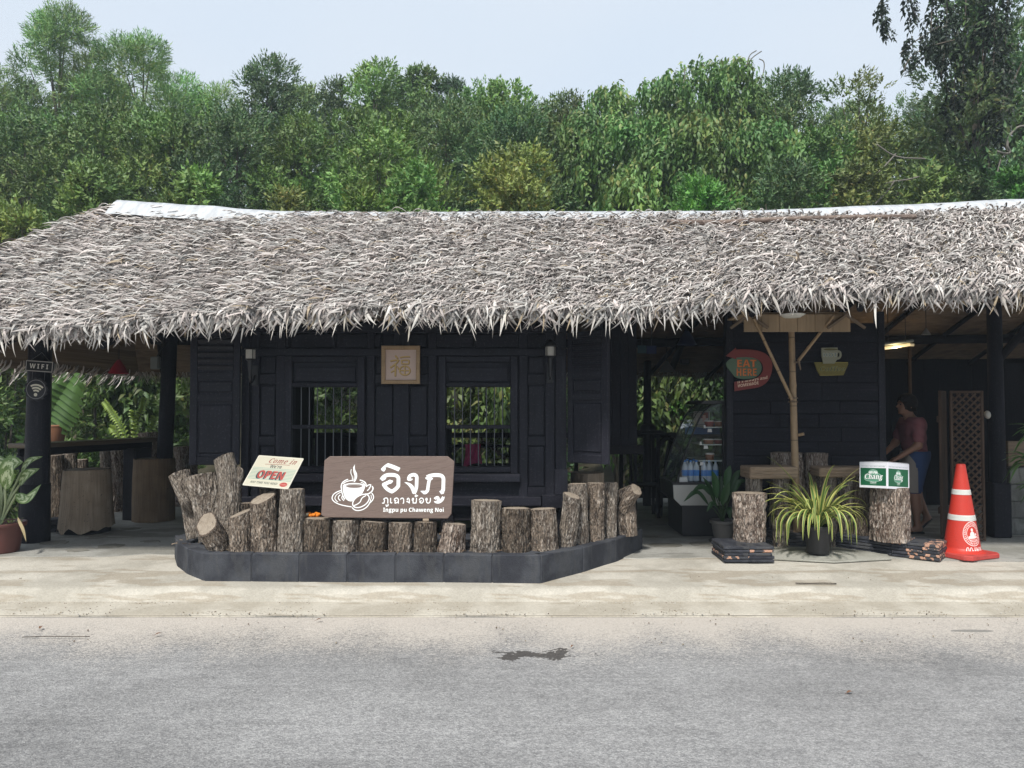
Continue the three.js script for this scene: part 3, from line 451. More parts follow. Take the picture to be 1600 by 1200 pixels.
// ---- plank wall of the kitchen on the right
const kitchen = thing('plank_wall', 'dark kitchen wall of wide blue-black planks behind the bamboo post and stump seats', 'wall');
{
  const d = 8.5, R = rng(91), rows = [505, 535, 566, 598, 626, 647, 668, 690, 712, 735, 760, 790, 830];
  for (let j = 0; j < rows.length - 1; j++) {
    let a = 1136.5; const cuts = []; let k = 0;
    while (a < 1370) { const b = Math.min(1371, a + 60 + R() * 120); const e = b > 1340 ? 1371 : b; cuts.push([a, e]); a = e; if (e >= 1371) break; }
    for (const [a0, b0] of cuts) { const X0 = XX(a0, d), X1 = XX(b0, d), Y1 = YY(rows[j], d), Y0 = YY(rows[j + 1], d), gap = j === 4 ? 0.012 : 0.002;
      addBoard('plank', M.paintDeep, kitchen, X1 - X0 - 0.003, Y1 - Y0 - gap, 0.028, (X0 + X1) / 2, (Y0 + Y1) / 2, -d + 0.004 + 0.005 * R(), 0.004); }
  }
  const back = put('batten_backing', board(XX(1371, 8.56) - XX(1137, 8.56), 2.35, 0.03, 0.002), M.paintDeep, kitchen); back.position.set((XX(1371, 8.56) + XX(1137, 8.56)) / 2, FL + 1.18, -8.545);
  for (const px of [1139, 1376]) { const m = put('end_post', board(0.075, 2.5, 0.11, 0.006), M.paint, kitchen); m.position.set(XX(px, d), FL + 1.25, -d - 0.02); }
  // side walls running back into the kitchen and the back wall
  const inner = (x, d0, d1, h) => { const n = Math.round((d1 - d0) / 0.24); for (let k = 0; k < n; k++) { const m = put('inner_plank', board(0.03, h, 0.236, 0.003, k % 3), M.paintShaded, kitchen); m.position.set(x, FL + h / 2, -d0 - (k + 0.5) * 0.24); } };
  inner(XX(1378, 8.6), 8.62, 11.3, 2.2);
  for (let k = 0; k < 22; k++) { const m = put('inner_plank', board(0.236, 2.15, 0.03, 0.003, k % 3), M.paintShaded, kitchen); m.position.set(4.25 + k * 0.24, FL + 1.08, -11.3); }
  const jam = put('door_casing', board(0.028, 1.85, 0.04, 0.003), M.brownWood, kitchen); jam.position.set(XX(1422, 10.2), FL + 1.35, -10.2);
}
// ================================================================ logs and stumps
// a log follows a path of points with a radius at each; its bark has real fissures and lumps, its upper end is sawn off along a tilted plane
function logGeo(pts, radii, o = {}) {
  const { seed = 1, seg = 84, rings = 52, rough = 0.05, lump = 0.06, tilt = [0, 0], closed = false, flare = 0, fis = 7 } = o;
  const c = curve(pts), pos = [], uv = [], idx = [], L = c.getLength(), rimR = [];
  const ax0 = V(1, 0, 0);
  for (let j = 0; j <= rings; j++) {
    const v = j / rings, p = c.getPointAt(v), t = c.getTangentAt(v), bx = ax0.clone().addScaledVector(t, -ax0.dot(t)).normalize(), bz = bx.clone().cross(t).normalize();
    const f = v * (radii.length - 1), k = Math.min(radii.length - 2, Math.floor(f)); let r = lerp(radii[k], radii[k + 1], f - k) * (1 + flare * Math.pow(1 - v, 6));
    if (closed) r *= Math.sqrt(Math.max(0.0004, 1 - Math.pow(v, 8)));
    for (let i = 0; i <= seg; i++) {
      const a = i / seg * Math.PI * 2, ca = Math.cos(a), sa = Math.sin(a);
      const big = N3(ca * 1.1 + seed, sa * 1.1 + seed * 0.7, v * L * 2.4), fi = Math.abs(N3(ca * fis * 0.55 + seed * 3, sa * fis * 0.55, v * L * 3.2 + seed)), fn = N3(ca * 6 + seed, sa * 6, v * L * 16);
      const f2 = Math.abs(N3(ca * fis * 1.2 + seed * 5, sa * fis * 1.2, v * L * 7 + seed * 2)); let rr = r * (1 + lump * 2.1 * big + rough * 0.9 * (Math.min(1, fi * 5) - 0.8) + rough * 0.9 * (Math.min(1, f2 * 4.5) - 0.8) + rough * 0.5 * fn);
      const q = p.clone().addScaledVector(bx, ca * rr).addScaledVector(bz, sa * rr);
      if (!closed) q.addScaledVector(t, (tilt[0] * ca + tilt[1] * sa) * rr * v * v);
      if (j === 0) q.y -= 0.012;
      pos.push(q.x, q.y, q.z); uv.push(i / seg * 6.283 * radii[0] + seed * 0.37, v * L + seed * 0.21);
    }
  }
  for (let j = 0; j < rings; j++) for (let i = 0; i < seg; i++) { const a = j * (seg + 1) + i, b = a + 1, d = a + seg + 1, e = d + 1; idx.push(a, d, b, b, d, e); }
  const g = new THREE.BufferGeometry(); g.setAttribute('position', new THREE.Float32BufferAttribute(pos, 3)); g.setAttribute('uv', new THREE.Float32BufferAttribute(uv, 2)); g.setIndex(idx); g.computeVertexNormals();
  // sawn end: a shallow rough disc just inside the bark
  let cap = null;
  if (!closed) {
    const P = [], U = [], I = [], base = rings * (seg + 1), ctr = V(0, 0, 0); for (let i = 0; i < seg; i++) ctr.add(V(pos[(base + i) * 3], pos[(base + i) * 3 + 1], pos[(base + i) * 3 + 2])); ctr.multiplyScalar(1 / seg);
    const t = c.getTangentAt(1), R = 5;
    for (let k = 0; k <= R; k++) for (let i = 0; i <= seg; i++) { const e = V(pos[(base + i) * 3], pos[(base + i) * 3 + 1], pos[(base + i) * 3 + 2]), w = k / R, q = ctr.clone().lerp(e, w * 0.995).addScaledVector(t, (k === R ? -0.001 : 0.004 + 0.004 * N3(i * 0.9, k * 1.7, seed))); P.push(q.x, q.y, q.z); const a = i / seg * 6.283; U.push(0.5 + 0.5 * w * Math.cos(a), 0.5 + 0.5 * w * Math.sin(a)); }
    for (let k = 0; k < R; k++) for (let i = 0; i < seg; i++) { const a = k * (seg + 1) + i, b = a + 1, d = a + seg + 1, e = d + 1; I.push(a, d, b, b, d, e); }
    cap = new THREE.BufferGeometry(); cap.setAttribute('position', new THREE.Float32BufferAttribute(P, 3)); cap.setAttribute('uv', new THREE.Float32BufferAttribute(U, 2)); cap.setIndex(I); cap.computeVertexNormals();
  }
  return { bark: g, cap };
}
function logThing(name, label, category, group, limbs, mat) {          // limbs: [points, radii, options][]; the first stands on the ground
  const o0 = limbs[0][0][0], t = thing(name, label, category, [o0.x, o0.y, o0.z], 0, group);
  const rel = (p) => p.clone().sub(o0), made = limbs.map(([p, r, o]) => logGeo(p.map(rel), r, o));
  put('bark', made.map((m) => m.bark), mat, t); for (const m of made) if (m.cap) put('sawn_end', m.cap, M.cut, t);
  return t;
}
const leafChip = () => board(0.034, 0.006, 0.016, 0.002).clone();
// ---- the bed wall
const BEDY = 0.35, bedPts = [[276, 7.5], [280, 7.12], [296, 6.8], [322, 6.58], [845, 6.5], [911, 6.86], [963, 7.28], [1003, 7.9]].map(([px, d]) => [XX(px, d), -d]);
const bed = thing('block_bed', 'low bed of dark painted concrete blocks carrying the row of logs', 'planter');
{
  const R = rng(3);
  for (let i = 0; i < bedPts.length - 1; i++) {
    const [x0, z0] = bedPts[i], [x1, z1] = bedPts[i + 1], len = Math.hypot(x1 - x0, z1 - z0), n = i === 3 ? 7 : 1, ry = -Math.atan2(z1 - z0, x1 - x0);
    for (let k = 0; k < n; k++) {
      const l = len / n - 0.006, t = (k + 0.5) / n, nx = -(z1 - z0) / len, nz = (x1 - x0) / len;
      const y0 = FL - 0.06, h = BEDY - y0;
      const m = put('block', board(l, h, 0.10, 0.008, (k + i) % 4), M.block, bed); m.position.set(lerp(x0, x1, t) + nx * -0.05 * -1 * -1 + 0, y0 + h / 2, lerp(z0, z1, t)); m.position.x += 0; m.rotation.y = ry + (R() - 0.5) * 0.008;
      m.position.x = lerp(x0, x1, t) + (z1 - z0) / len * 0.05; m.position.z = lerp(z0, z1, t) - (x1 - x0) / len * 0.05 + (R() - 0.5) * 0.006;
    }
  }
  // mortar between and bed filling
  const inset = bedPts.map(([x, z], i) => { const c = [-1.0, -7.3], dx = c[0] - x, dz = c[1] - z, l = Math.hypot(dx, dz); return [x + dx / l * 0.016, z + dz / l * 0.016]; });
  const fill = new THREE.ExtrudeGeometry(shapeOf([...inset.map(([x, z]) => [x, -z]), [bedPts[7][0] - 0.05, 8.05], [bedPts[0][0] + 0.05, 8.05]]), { depth: BEDY - FL + 0.05, bevelEnabled: false });
  fill.rotateX(-Math.PI / 2); fill.translate(0, FL - 0.062, 0); boxUV(fill, 0, 0, 0.5); put('fill', fill, M.block, bed);
  { const list = [], g = leafChip(); for (let i = 0; i < 900; i++) { const x = lerp(-3.1, 1.2, R()), d = 6.66 + 1.1 * Math.pow(R(), 1.6); if (x < -2.6 && d < 7.0 || x > 0.3 && d < 6.7 + (x - 0.3) * 0.9) continue; list.push([new THREE.Matrix4().compose(V(x, BEDY + 0.003, -d), new THREE.Quaternion().setFromEuler(new THREE.Euler(0.4 * (R() - 0.5), R() * 6.3, 0.4 * (R() - 0.5))), V(1, 1, 1).multiplyScalar(0.4 + 1.1 * R() * R())), L3(...[[0.12, 0.08, 0.05], [0.22, 0.17, 0.12], [0.06, 0.045, 0.035]][Math.floor(R() * 3)])]); } const im = new THREE.InstancedMesh(g, std({ roughness: 1 }), list.length); im.name = 'bark_litter'; im.userData.kind = 'stuff'; list.forEach(([m, c], i) => { im.setMatrixAt(i, m); im.setColorAt(i, c); }); bed.add(im); }
}
const LG = 'logs standing upright along the block bed';
{
  let seed = 10;
  const K = (px, py, d) => at(px, py, d);
  // a standing log from its outline in the photograph: base left/right, top left/right, top, foot
  const L = (bl, br, tl, tr, yt, yb, mat, label, o = {}) => {
    const df = o.d ?? Math.max((CAMY - BEDY) * 1200 / (yb - 635), 6.62) + 0.015, rb = (br - bl) / 2 / F * (df + 0.1), rt = (tr - tl) / 2 / F * (df + 0.1), d = df + Math.max(rb, rt) * 0.95;
    const b = V(XX((bl + br) / 2, d), BEDY - 0.02, -d), top = V(XX((tl + tr) / 2, d), YY(yt + 3, d), -d - (o.back ?? 0)), mid = b.clone().lerp(top, 0.5); mid.x += o.bow ?? 0;
    return logThing('log', label, 'log', LG, [[[b, mid, top], [rb, (rb + rt) / 2 * (o.waist ?? 0.98), rt], { seed: seed++, tilt: o.tilt ?? [0, 0.05], rough: o.rough ?? 0.07, lump: 0.05, flare: o.flare ?? 0.03 }]], mat);
  };
  const B = M.bark, G = M.barkGrey, D = M.barkDark;
  const limb = (pts, r, o) => [pts.map(([x, y, d]) => K(x, y, d)), r.map((q) => q / F * pts[0][2]), { seed: seed++, rough: 0.05, lump: 0.07, ...o }];
  logThing('log', 'thin twisted grey limb widening upwards at the far left end of the log row', 'log', LG, [limb([[306, 838, 7.18], [296, 792, 7.2], [280, 740, 7.22]], [13, 12, 17], { tilt: [0.1, 0.1] }), limb([[297, 800, 7.16], [291, 788, 7.08], [287, 782, 7.02]], [9, 8, 5], { closed: true, rings: 10 })], G);
  logThing('log', 'broad flaring grey stump between the twisted limb and the tall leaning log', 'log', LG, [limb([[332, 842, 7.12], [325, 790, 7.15], [319, 744, 7.18]], [19, 23, 27], { tilt: [0.05, 0.1], lump: 0.1 }), limb([[318, 790, 7.1], [304, 760, 7.12], [300, 747, 7.14]], [9, 10, 11], {})], G);
  logThing('log', 'tallest log leaning left with a stub branch on its right side', 'log', LG, [limb([[357, 838, 6.98], [359, 775, 7.0], [349, 714, 7.03]], [20, 17, 15.5], { tilt: [0.25, 0.05] }), limb([[362, 770, 7.02], [369, 742, 7.06], [372, 728, 7.08]], [13, 13, 11], { closed: true, rings: 14 })], G);
  logThing('log', 'short fat log tipped over to the left, its sawn end facing the road', 'log', LG, [limb([[346, 862, 6.82], [334, 838, 6.76], [323, 818, 6.7]], [18, 19, 17.5], { tilt: [0, -0.55] })], B);
  L(363, 396, 361, 395, 799, 862, B, 'short log with a slanting pale top, right of the tipped-over log', { tilt: [0.35, -0.15] });
  L(396, 437, 393, 432, 775, 864, B, 'knobbly mid-height log with a slanted top, under the left part of the open sign', { tilt: [0.25, -0.35], rough: 0.1 });
  L(374, 398, 374, 398, 783, 850, D, 'thin dark log half hidden behind the short slant-topped log', { d: 6.98 });
  L(408, 440, 408, 440, 760, 850, D, 'dark log in the second row directly under the open sign', { d: 7.02 });
  L(437, 479, 440, 478, 761, 864, G, 'straight tall log carrying the right corner of the open sign', { rough: 0.08 });
  L(477, 520, 479, 521, 807, 864, D, 'short dark log with the orange flowers behind it', {});
  { const kl = L(522, 563, 521, 563, 809, 866, G, 'short log with a round knot hole near its foot', { rough: 0.05 }), kp = K(546, 858, 6.655).sub(kl.position); const kg = new THREE.LatheGeometry([[0.001, -0.02], [0.012, -0.018], [0.016, 0.004], [0.024, 0.012], [0.036, 0.004], [0.042, -0.014]].map(([x, y]) => new THREE.Vector2(x, y)), 22).rotateX(Math.PI / 2); const kq = kg.attributes.position; for (let i = 0; i < kq.count; i++) kq.setXY(i, kq.getX(i) * (1 + 0.2 * N3(kq.getX(i) * 50, 1, 2)), kq.getY(i) * (0.85 + 0.2 * N3(2, kq.getY(i) * 50, 2))); kg.computeVertexNormals(); const km = put('knot_hole', kg, M.barkPale, kl); km.position.copy(kp); }
  L(561, 606, 565, 610, 811, 865, D, 'widest short log under the coffee cup of the brown sign', {});
  L(609, 645, 610, 646, 813, 864, B, 'short narrow log under the middle of the brown sign', {});
  L(646, 684, 648, 684, 812, 864, D, 'short dark log under the lettering of the brown sign', {});
  L(684, 728, 693, 730, 815, 865, M.barkPale, 'short log leaning right at the right end of the brown sign', { waist: 0.94 });
  L(736, 782, 738, 784, 779, 861, G, 'tall thick log just right of the brown sign', {});
  L(783, 829, 784, 828, 791, 861, D, 'thick dark log right of the tall thick one', { rough: 0.09 });
  L(829, 872, 827, 868, 792, 859, B, 'thick log with black streaks before the bend of the bed', {});
  L(871, 898, 880, 907, 771, 852, G, 'pale slim log leaning right beyond the bend of the bed', { tilt: [-0.2, -0.2] });
  L(890, 919, 887, 917, 753, 848, G, 'slim straight log behind the pale leaning one', { d: 7.08 });
  L(917, 943, 917, 944, 752, 842, B, 'slim log third from the right end of the row', { d: 7.2, rough: 0.09 });
  L(941, 962, 942, 964, 751, 840, G, 'thinnest log second from the right end of the row', { d: 7.36 });
  logThing('log', 'forked brown log at the right end of the row, its branch sawn off facing right', 'log', LG, [limb([[979, 834, 7.6], [977, 795, 7.6], [972, 764, 7.62]], [17, 17, 14], { tilt: [0.3, 0] }), limb([[974, 795, 7.56], [985, 775, 7.5], [994, 765, 7.46]], [12, 12, 11], { tilt: [0, -0.2] })], B);
  // knot on the tenth log
  const k = thing('marigold_garland', 'small ring of orange marigold flowers lying on the short dark log', 'flowers', K(488, 806, 6.86).toArray());
  const R = rng(8), pet = new THREE.IcosahedronGeometry(1, 1);
  M.marigold = std({ color: L3(0.75, 0.22, 0.015), roughness: 0.9 }); M.cream = std({ color: L3(0.75, 0.68, 0.5), roughness: 0.9 });
  for (let i = 0; i < 11; i++) { const a = i / 11 * 6.283, g = new THREE.IcosahedronGeometry(0.02, 2), p = g.attributes.position; for (let j = 0; j < p.count; j++) { const q = V().fromBufferAttribute(p, j), f = 1 + 0.22 * N3(q.x * 160, q.y * 160, q.z * 160 + i); p.setXYZ(j, q.x * f, q.y * f * 0.75, q.z * f); } g.computeVertexNormals(); const m = put('flower', g, i === 4 ? M.cream : M.marigold, k); m.position.set(Math.cos(a) * 0.055, 0.005 + 0.012 * R(), Math.sin(a) * 0.045); }
}
// ================================================================ signs on the bed
const thick = (g, pts, w) => { g.lineWidth = w; g.beginPath(); g.moveTo(pts[0][0], pts[0][1]); for (let i = 1; i < pts.length; i++) { const p = pts[i]; p.length === 2 ? g.lineTo(p[0], p[1]) : p.length === 4 ? g.quadraticCurveTo(...p) : g.bezierCurveTo(...p); } g.stroke(); };
const blob = (g, pts) => { g.beginPath(); g.moveTo(pts[0][0], pts[0][1]); for (let i = 1; i < pts.length; i++) { const p = pts[i]; p.length === 2 ? g.lineTo(p[0], p[1]) : p.length === 4 ? g.quadraticCurveTo(...p) : g.bezierCurveTo(...p); } g.closePath(); g.fill(); };
{
  const X0 = 28, X1 = 1552, Y0 = 68, Y1 = 756, W = 1524, H = 688;
  const map = canvasTex(W, H, (g) => {
    const R = rng(21); g.fillStyle = '#6d5c54'; g.fillRect(0, 0, W, H);
    for (let i = 0; i < 5200; i++) { const x = R() * W, y = R() * H, l = 20 + R() * 150, k = R(); g.strokeStyle = k < 0.5 ? `rgba(48,36,32,${0.08 + 0.2 * R()})` : `rgba(165,148,136,${0.05 + 0.16 * R()})`; g.lineWidth = 0.6 + R() * 1.6; g.beginPath(); g.moveTo(x, y); g.quadraticCurveTo(x + l / 2, y - 3 + 6 * R(), x + l, y - l * 0.10 + 8 * (R() - 0.5)); g.stroke(); }
    for (let i = 0; i < 34; i++) { const x = R() * W, y = R() * H, l = 120 + R() * 320; g.strokeStyle = `rgba(44,30,26,${0.3 + 0.3 * R()})`; g.lineWidth = 1 + R() * 2.4; g.beginPath(); g.moveTo(x, y); g.bezierCurveTo(x + l * 0.3, y - 10, x + l * 0.6, y - 40 * R(), x + l, y - 20 - 40 * R()); g.stroke(); }
    for (let i = 0; i < 900; i++) { g.fillStyle = `rgba(${R() < 0.5 ? '46,36,33' : '150,138,130'},${0.15 * R()})`; g.beginPath(); g.arc(R() * W, R() * H, 1 + 5 * R() * R(), 0, 7); g.fill(); }
    g.translate(-X0, -Y0); g.strokeStyle = g.fillStyle = '#f3f5f4'; g.lineCap = 'butt'; g.lineJoin = 'round';
    // cup
    blob(g, [[262, 395], [278, 372, 392, 366], [500, 372, 525, 392], [520, 440, 480, 500], [430, 520, 385, 570], [330, 585, 290, 530], [262, 470, 262, 395]]);
    g.save(); g.strokeStyle = '#75665f'; thick(g, [[300, 402], [320, 380, 395, 380], [470, 380, 488, 402], [470, 420, 395, 420], [320, 420, 300, 402]], 7); g.fillStyle = '#75665f'; g.beginPath(); g.ellipse(395, 402, 84, 15, 0, 0, 7); g.fill(); g.restore();
    thick(g, [[243, 420], [238, 350, 322, 326]], 12); thick(g, [[266, 378], [300, 340, 376, 340]], 10); thick(g, [[246, 420], [252, 500, 290, 552]], 12); thick(g, [[456, 334], [540, 350, 532, 400]], 12); thick(g, [[470, 360], [520, 370, 516, 392]], 8);
    thick(g, [[535, 410], [560, 380, 588, 388], [575, 440, 545, 452]], 11); thick(g, [[600, 404], [628, 420, 600, 462], [560, 500, 525, 490]], 14); thick(g, [[568, 412], [578, 430, 556, 442]], 8);
    blob(g, [[398, 156], [360, 200, 378, 250], [402, 300, 372, 346], [400, 356], [440, 300, 418, 250], [384, 205, 398, 156]]); g.save(); g.strokeStyle = '#75665f'; thick(g, [[376, 200], [372, 240, 394, 290], [396, 320, 384, 350]], 6); g.restore(); thick(g, [[356, 212], [342, 250, 364, 284], [378, 310, 366, 344]], 8);
    // saucer
    thick(g, [[244, 452], [140, 480, 142, 540], [160, 610, 372, 634]], 11); thick(g, [[244, 470], [170, 500, 176, 545], [190, 570, 212, 582]], 8); thick(g, [[238, 500], [190, 530, 240, 566]], 10); thick(g, [[262, 512], [240, 535, 282, 566]], 9); thick(g, [[600, 480], [640, 520, 610, 560], [596, 580, 580, 590]], 11); thick(g, [[590, 500], [608, 530, 584, 560]], 8);
    // bean
    g.lineWidth = 12; g.beginPath(); g.ellipse(478, 568, 104, 62, -0.52, 0, 7); g.stroke(); thick(g, [[535, 508], [480, 530, 476, 566], [460, 600, 398, 620]], 11); thick(g, [[378, 640], [410, 690, 490, 668], [570, 640, 590, 560]], 11);
    // the big word
    blob(g, [[700, 208], [740, 162, 782, 142], [850, 160, 928, 196], [905, 236], [840, 206, 772, 186], [750, 190, 752, 196], [768, 206, 738, 238], [706, 232, 700, 208]]);
    thick(g, [[708, 330], [740, 270, 815, 274], [905, 272, 908, 320], [908, 400], [880, 440, 834, 462], [770, 440, 738, 384], [780, 366, 822, 344]], 42);
    blob(g, [[700, 318], [740, 300, 764, 300], [772, 330, 716, 344]]); blob(g, [[790, 340], [840, 328, 846, 344], [830, 380, 800, 376]]);
    thick(g, [[1030, 332], [1020, 280, 1082, 272], [1122, 274, 1122, 310], [1120, 400], [1112, 460, 1092, 478]], 40); blob(g, [[1010, 318], [1040, 312, 1076, 318], [1070, 344, 1024, 342]]); blob(g, [[975, 358], [1040, 352, 1082, 396], [1110, 440, 1090, 492], [1072, 480], [1052, 400, 975, 358]]);
    thick(g, [[1240, 300], [1290, 270, 1370, 276], [1434, 276, 1434, 330], [1432, 440], [1412, 476]], 42); blob(g, [[1222, 302], [1260, 288, 1312, 312], [1300, 336, 1272, 338], [1240, 330, 1222, 316]]); thick(g, [[1268, 332], [1256, 380, 1252, 440], [1240, 470, 1218, 474]], 38); blob(g, [[1165, 456], [1200, 448, 1238, 456], [1250, 490, 1206, 492]]); blob(g, [[1385, 458], [1420, 440], [1454, 430], [1440, 484], [1410, 492]]);
    thick(g, [[1336, 546], [1346, 530, 1366, 526], [1384, 530, 1374, 562], [1404, 570, 1424, 540], [1436, 520]], 30); blob(g, [[1325, 572], [1360, 560, 1400, 566], [1430, 560, 1452, 508], [1450, 570, 1390, 594], [1340, 600, 1325, 572]]);
    // the line under it
    g.lineCap = 'round';
    const S = (...q) => thick(g, q, 11);
    S([728, 592], [746, 592], [752, 560], [742, 548], [752, 534, 772, 534], [790, 536, 790, 560], [790, 590]); S([770, 612], [776, 628], [794, 620], [794, 604]);
    S([822, 538], [822, 580], [824, 594, 838, 588]);
    S([866, 562], [862, 536, 890, 534], [912, 536, 912, 560], [912, 592]); S([884, 562], [872, 566, 874, 592], [894, 590, 912, 574]); S([868, 560], [880, 562]);
    S([938, 548], [946, 532, 964, 536], [978, 544, 974, 590], [968, 592]);
    S([1016, 556], [1012, 540, 1028, 536], [1042, 538, 1040, 590], [1030, 576, 1010, 574]);
    S([1074, 560], [1070, 540, 1084, 536], [1094, 544, 1082, 556], [1084, 590], [1118, 590], [1124, 560, 1122, 536]); S([1112, 520], [1100, 508, 1116, 500], [1126, 500, 1122, 514], [1136, 508]);
    S([1156, 556], [1160, 536, 1180, 534], [1204, 536, 1204, 562], [1200, 592, 1178, 590], [1158, 586, 1164, 570], [1180, 566]);
    S([1232, 556], [1228, 538, 1242, 536], [1254, 548, 1240, 564], [1238, 592, 1262, 590], [1288, 588, 1284, 536]);
    g.font = '700 62px sans-serif'; g.textBaseline = 'alphabetic';
    const line = (s, x, y, w) => { const m = g.measureText(s).width; g.save(); g.translate(x, y); g.scale(w / m, 1); g.fillText(s, 0, 0); g.restore(); };
    line('Ingpu pu Chaweng Noi', 736, 688, 710);
  });
  const d = 6.72, w = 202 / F * d, h = 94 / F * d, c = at(607.5, 761, d), t = thing('cafe_sign', 'large brown wooden sign with white cup and Thai lettering, on the short logs', 'sign', [c.x, c.y, c.z]);
  t.rotation.set(-0.10, 0.02, -0.003);
  const a = w / 2, b = h / 2, P = [[-a + 0.012, b * 0.86], [-a + 0.055, b - 0.004], [0, b], [a - 0.055, b], [a, b * 0.84], [a - 0.02, -b * 0.86], [a - 0.05, -b], [0, -b + 0.002], [-a + 0.03, -b + 0.008], [-a, -b * 0.9]];
  put('board', slab(shapeOf(P), 0.035, 0.005, -a, -b, a, b), std({ map, roughness: 0.6 }), t);
  const foot = put('peg', cyl(0.022, 0.02, 0.05, 12), M.bareWood, t); foot.position.set(0.33, -b - 0.018, 0.02); foot.rotation.z = Math.PI / 2;
}
{
  const W = 1024, H = 670;
  const map = canvasTex(W, H, (g) => {
    g.fillStyle = '#e9e4cf'; g.fillRect(0, 0, W, H); g.strokeStyle = '#f6f2e2'; g.lineWidth = 26; g.strokeRect(8, 8, W - 16, H - 16);
    g.fillStyle = '#b9cfc0'; for (let k = 0; k < 9; k++) { g.fillRect(26, 262 + k * 30, W - 52, 14); g.fillStyle = '#a9c3b5'; }
    g.textAlign = 'center'; g.fillStyle = '#9c3b2e'; g.save(); g.transform(1, 0, -0.2, 1, 40, 0); g.font = 'italic 700 138px serif'; let cxp = 270; g.textAlign = 'left'; for (const ch of 'Come in') { g.fillText(ch, cxp, 146); cxp += g.measureText(ch).width + 10; } g.textAlign = 'center'; g.restore();
    g.strokeStyle = '#9c3b2e'; g.lineWidth = 9; g.beginPath(); g.moveTo(250, 186); g.quadraticCurveTo(520, 168, 800, 172); g.stroke();
    g.fillStyle = '#2e3436'; g.font = '700 96px sans-serif'; g.fillText("We're", 520, 256);
    g.font = '700 236px sans-serif'; const O = (x, y, c) => { g.fillStyle = c; g.save(); g.translate(x, y); g.scale(0.98, 1); g.fillText('OPEN', 0, 0); g.restore(); };
    for (let k = 14; k > 0; k--) O(505 - k * 1.6, 492 + k * 1.1, '#3b4a52'); O(512, 490, '#c04a42'); g.strokeStyle = '#e0837a'; g.lineWidth = 4; g.save(); g.translate(512, 490); g.scale(0.98, 1); g.strokeText('OPEN', 0, 0); g.restore();
    g.fillStyle = '#4c5450'; g.font = '700 62px sans-serif'; g.fillText('ANY TIME YOU NEED', 440, 606); g.fillStyle = '#c8463e'; g.beginPath(); g.ellipse(880, 588, 84, 46, 0, 0, 7); g.fill(); g.fillStyle = '#e8a79c'; g.font = 'italic 700 44px serif'; g.fillText('Coffee', 880, 602);
  });
  const e1 = V(0.461, -0.017, 0.186), e2 = V(0.084, 0.253, -0.186), w = e1.length(), h = e2.length(), x = e1.clone().normalize(), z = x.clone().cross(e2).normalize(), y = z.clone().cross(x);
  const t = thing('open_sign', 'cream metal sign reading Come in We are Open, tilted on top of two logs', 'sign', at(427, 737.5, 6.86).toArray()); t.quaternion.setFromRotationMatrix(new THREE.Matrix4().makeBasis(x, y, z));
  const s = new THREE.Shape(), r = 0.012; s.moveTo(-w / 2 + r, -h / 2); s.lineTo(w / 2 - r, -h / 2); s.quadraticCurveTo(w / 2, -h / 2, w / 2, -h / 2 + r); s.lineTo(w / 2, h / 2 - r); s.quadraticCurveTo(w / 2, h / 2, w / 2 - r, h / 2); s.lineTo(-w / 2 + r, h / 2); s.quadraticCurveTo(-w / 2, h / 2, -w / 2, h / 2 - r); s.lineTo(-w / 2, -h / 2 + r); s.quadraticCurveTo(-w / 2, -h / 2, -w / 2 + r, -h / 2);
  put('plate', slab(s, 0.004, 0.001, -w / 2, -h / 2, w / 2, h / 2), std({ map, roughness: 0.5, color: L3(0.6, 0.6, 0.59) }), t);
}
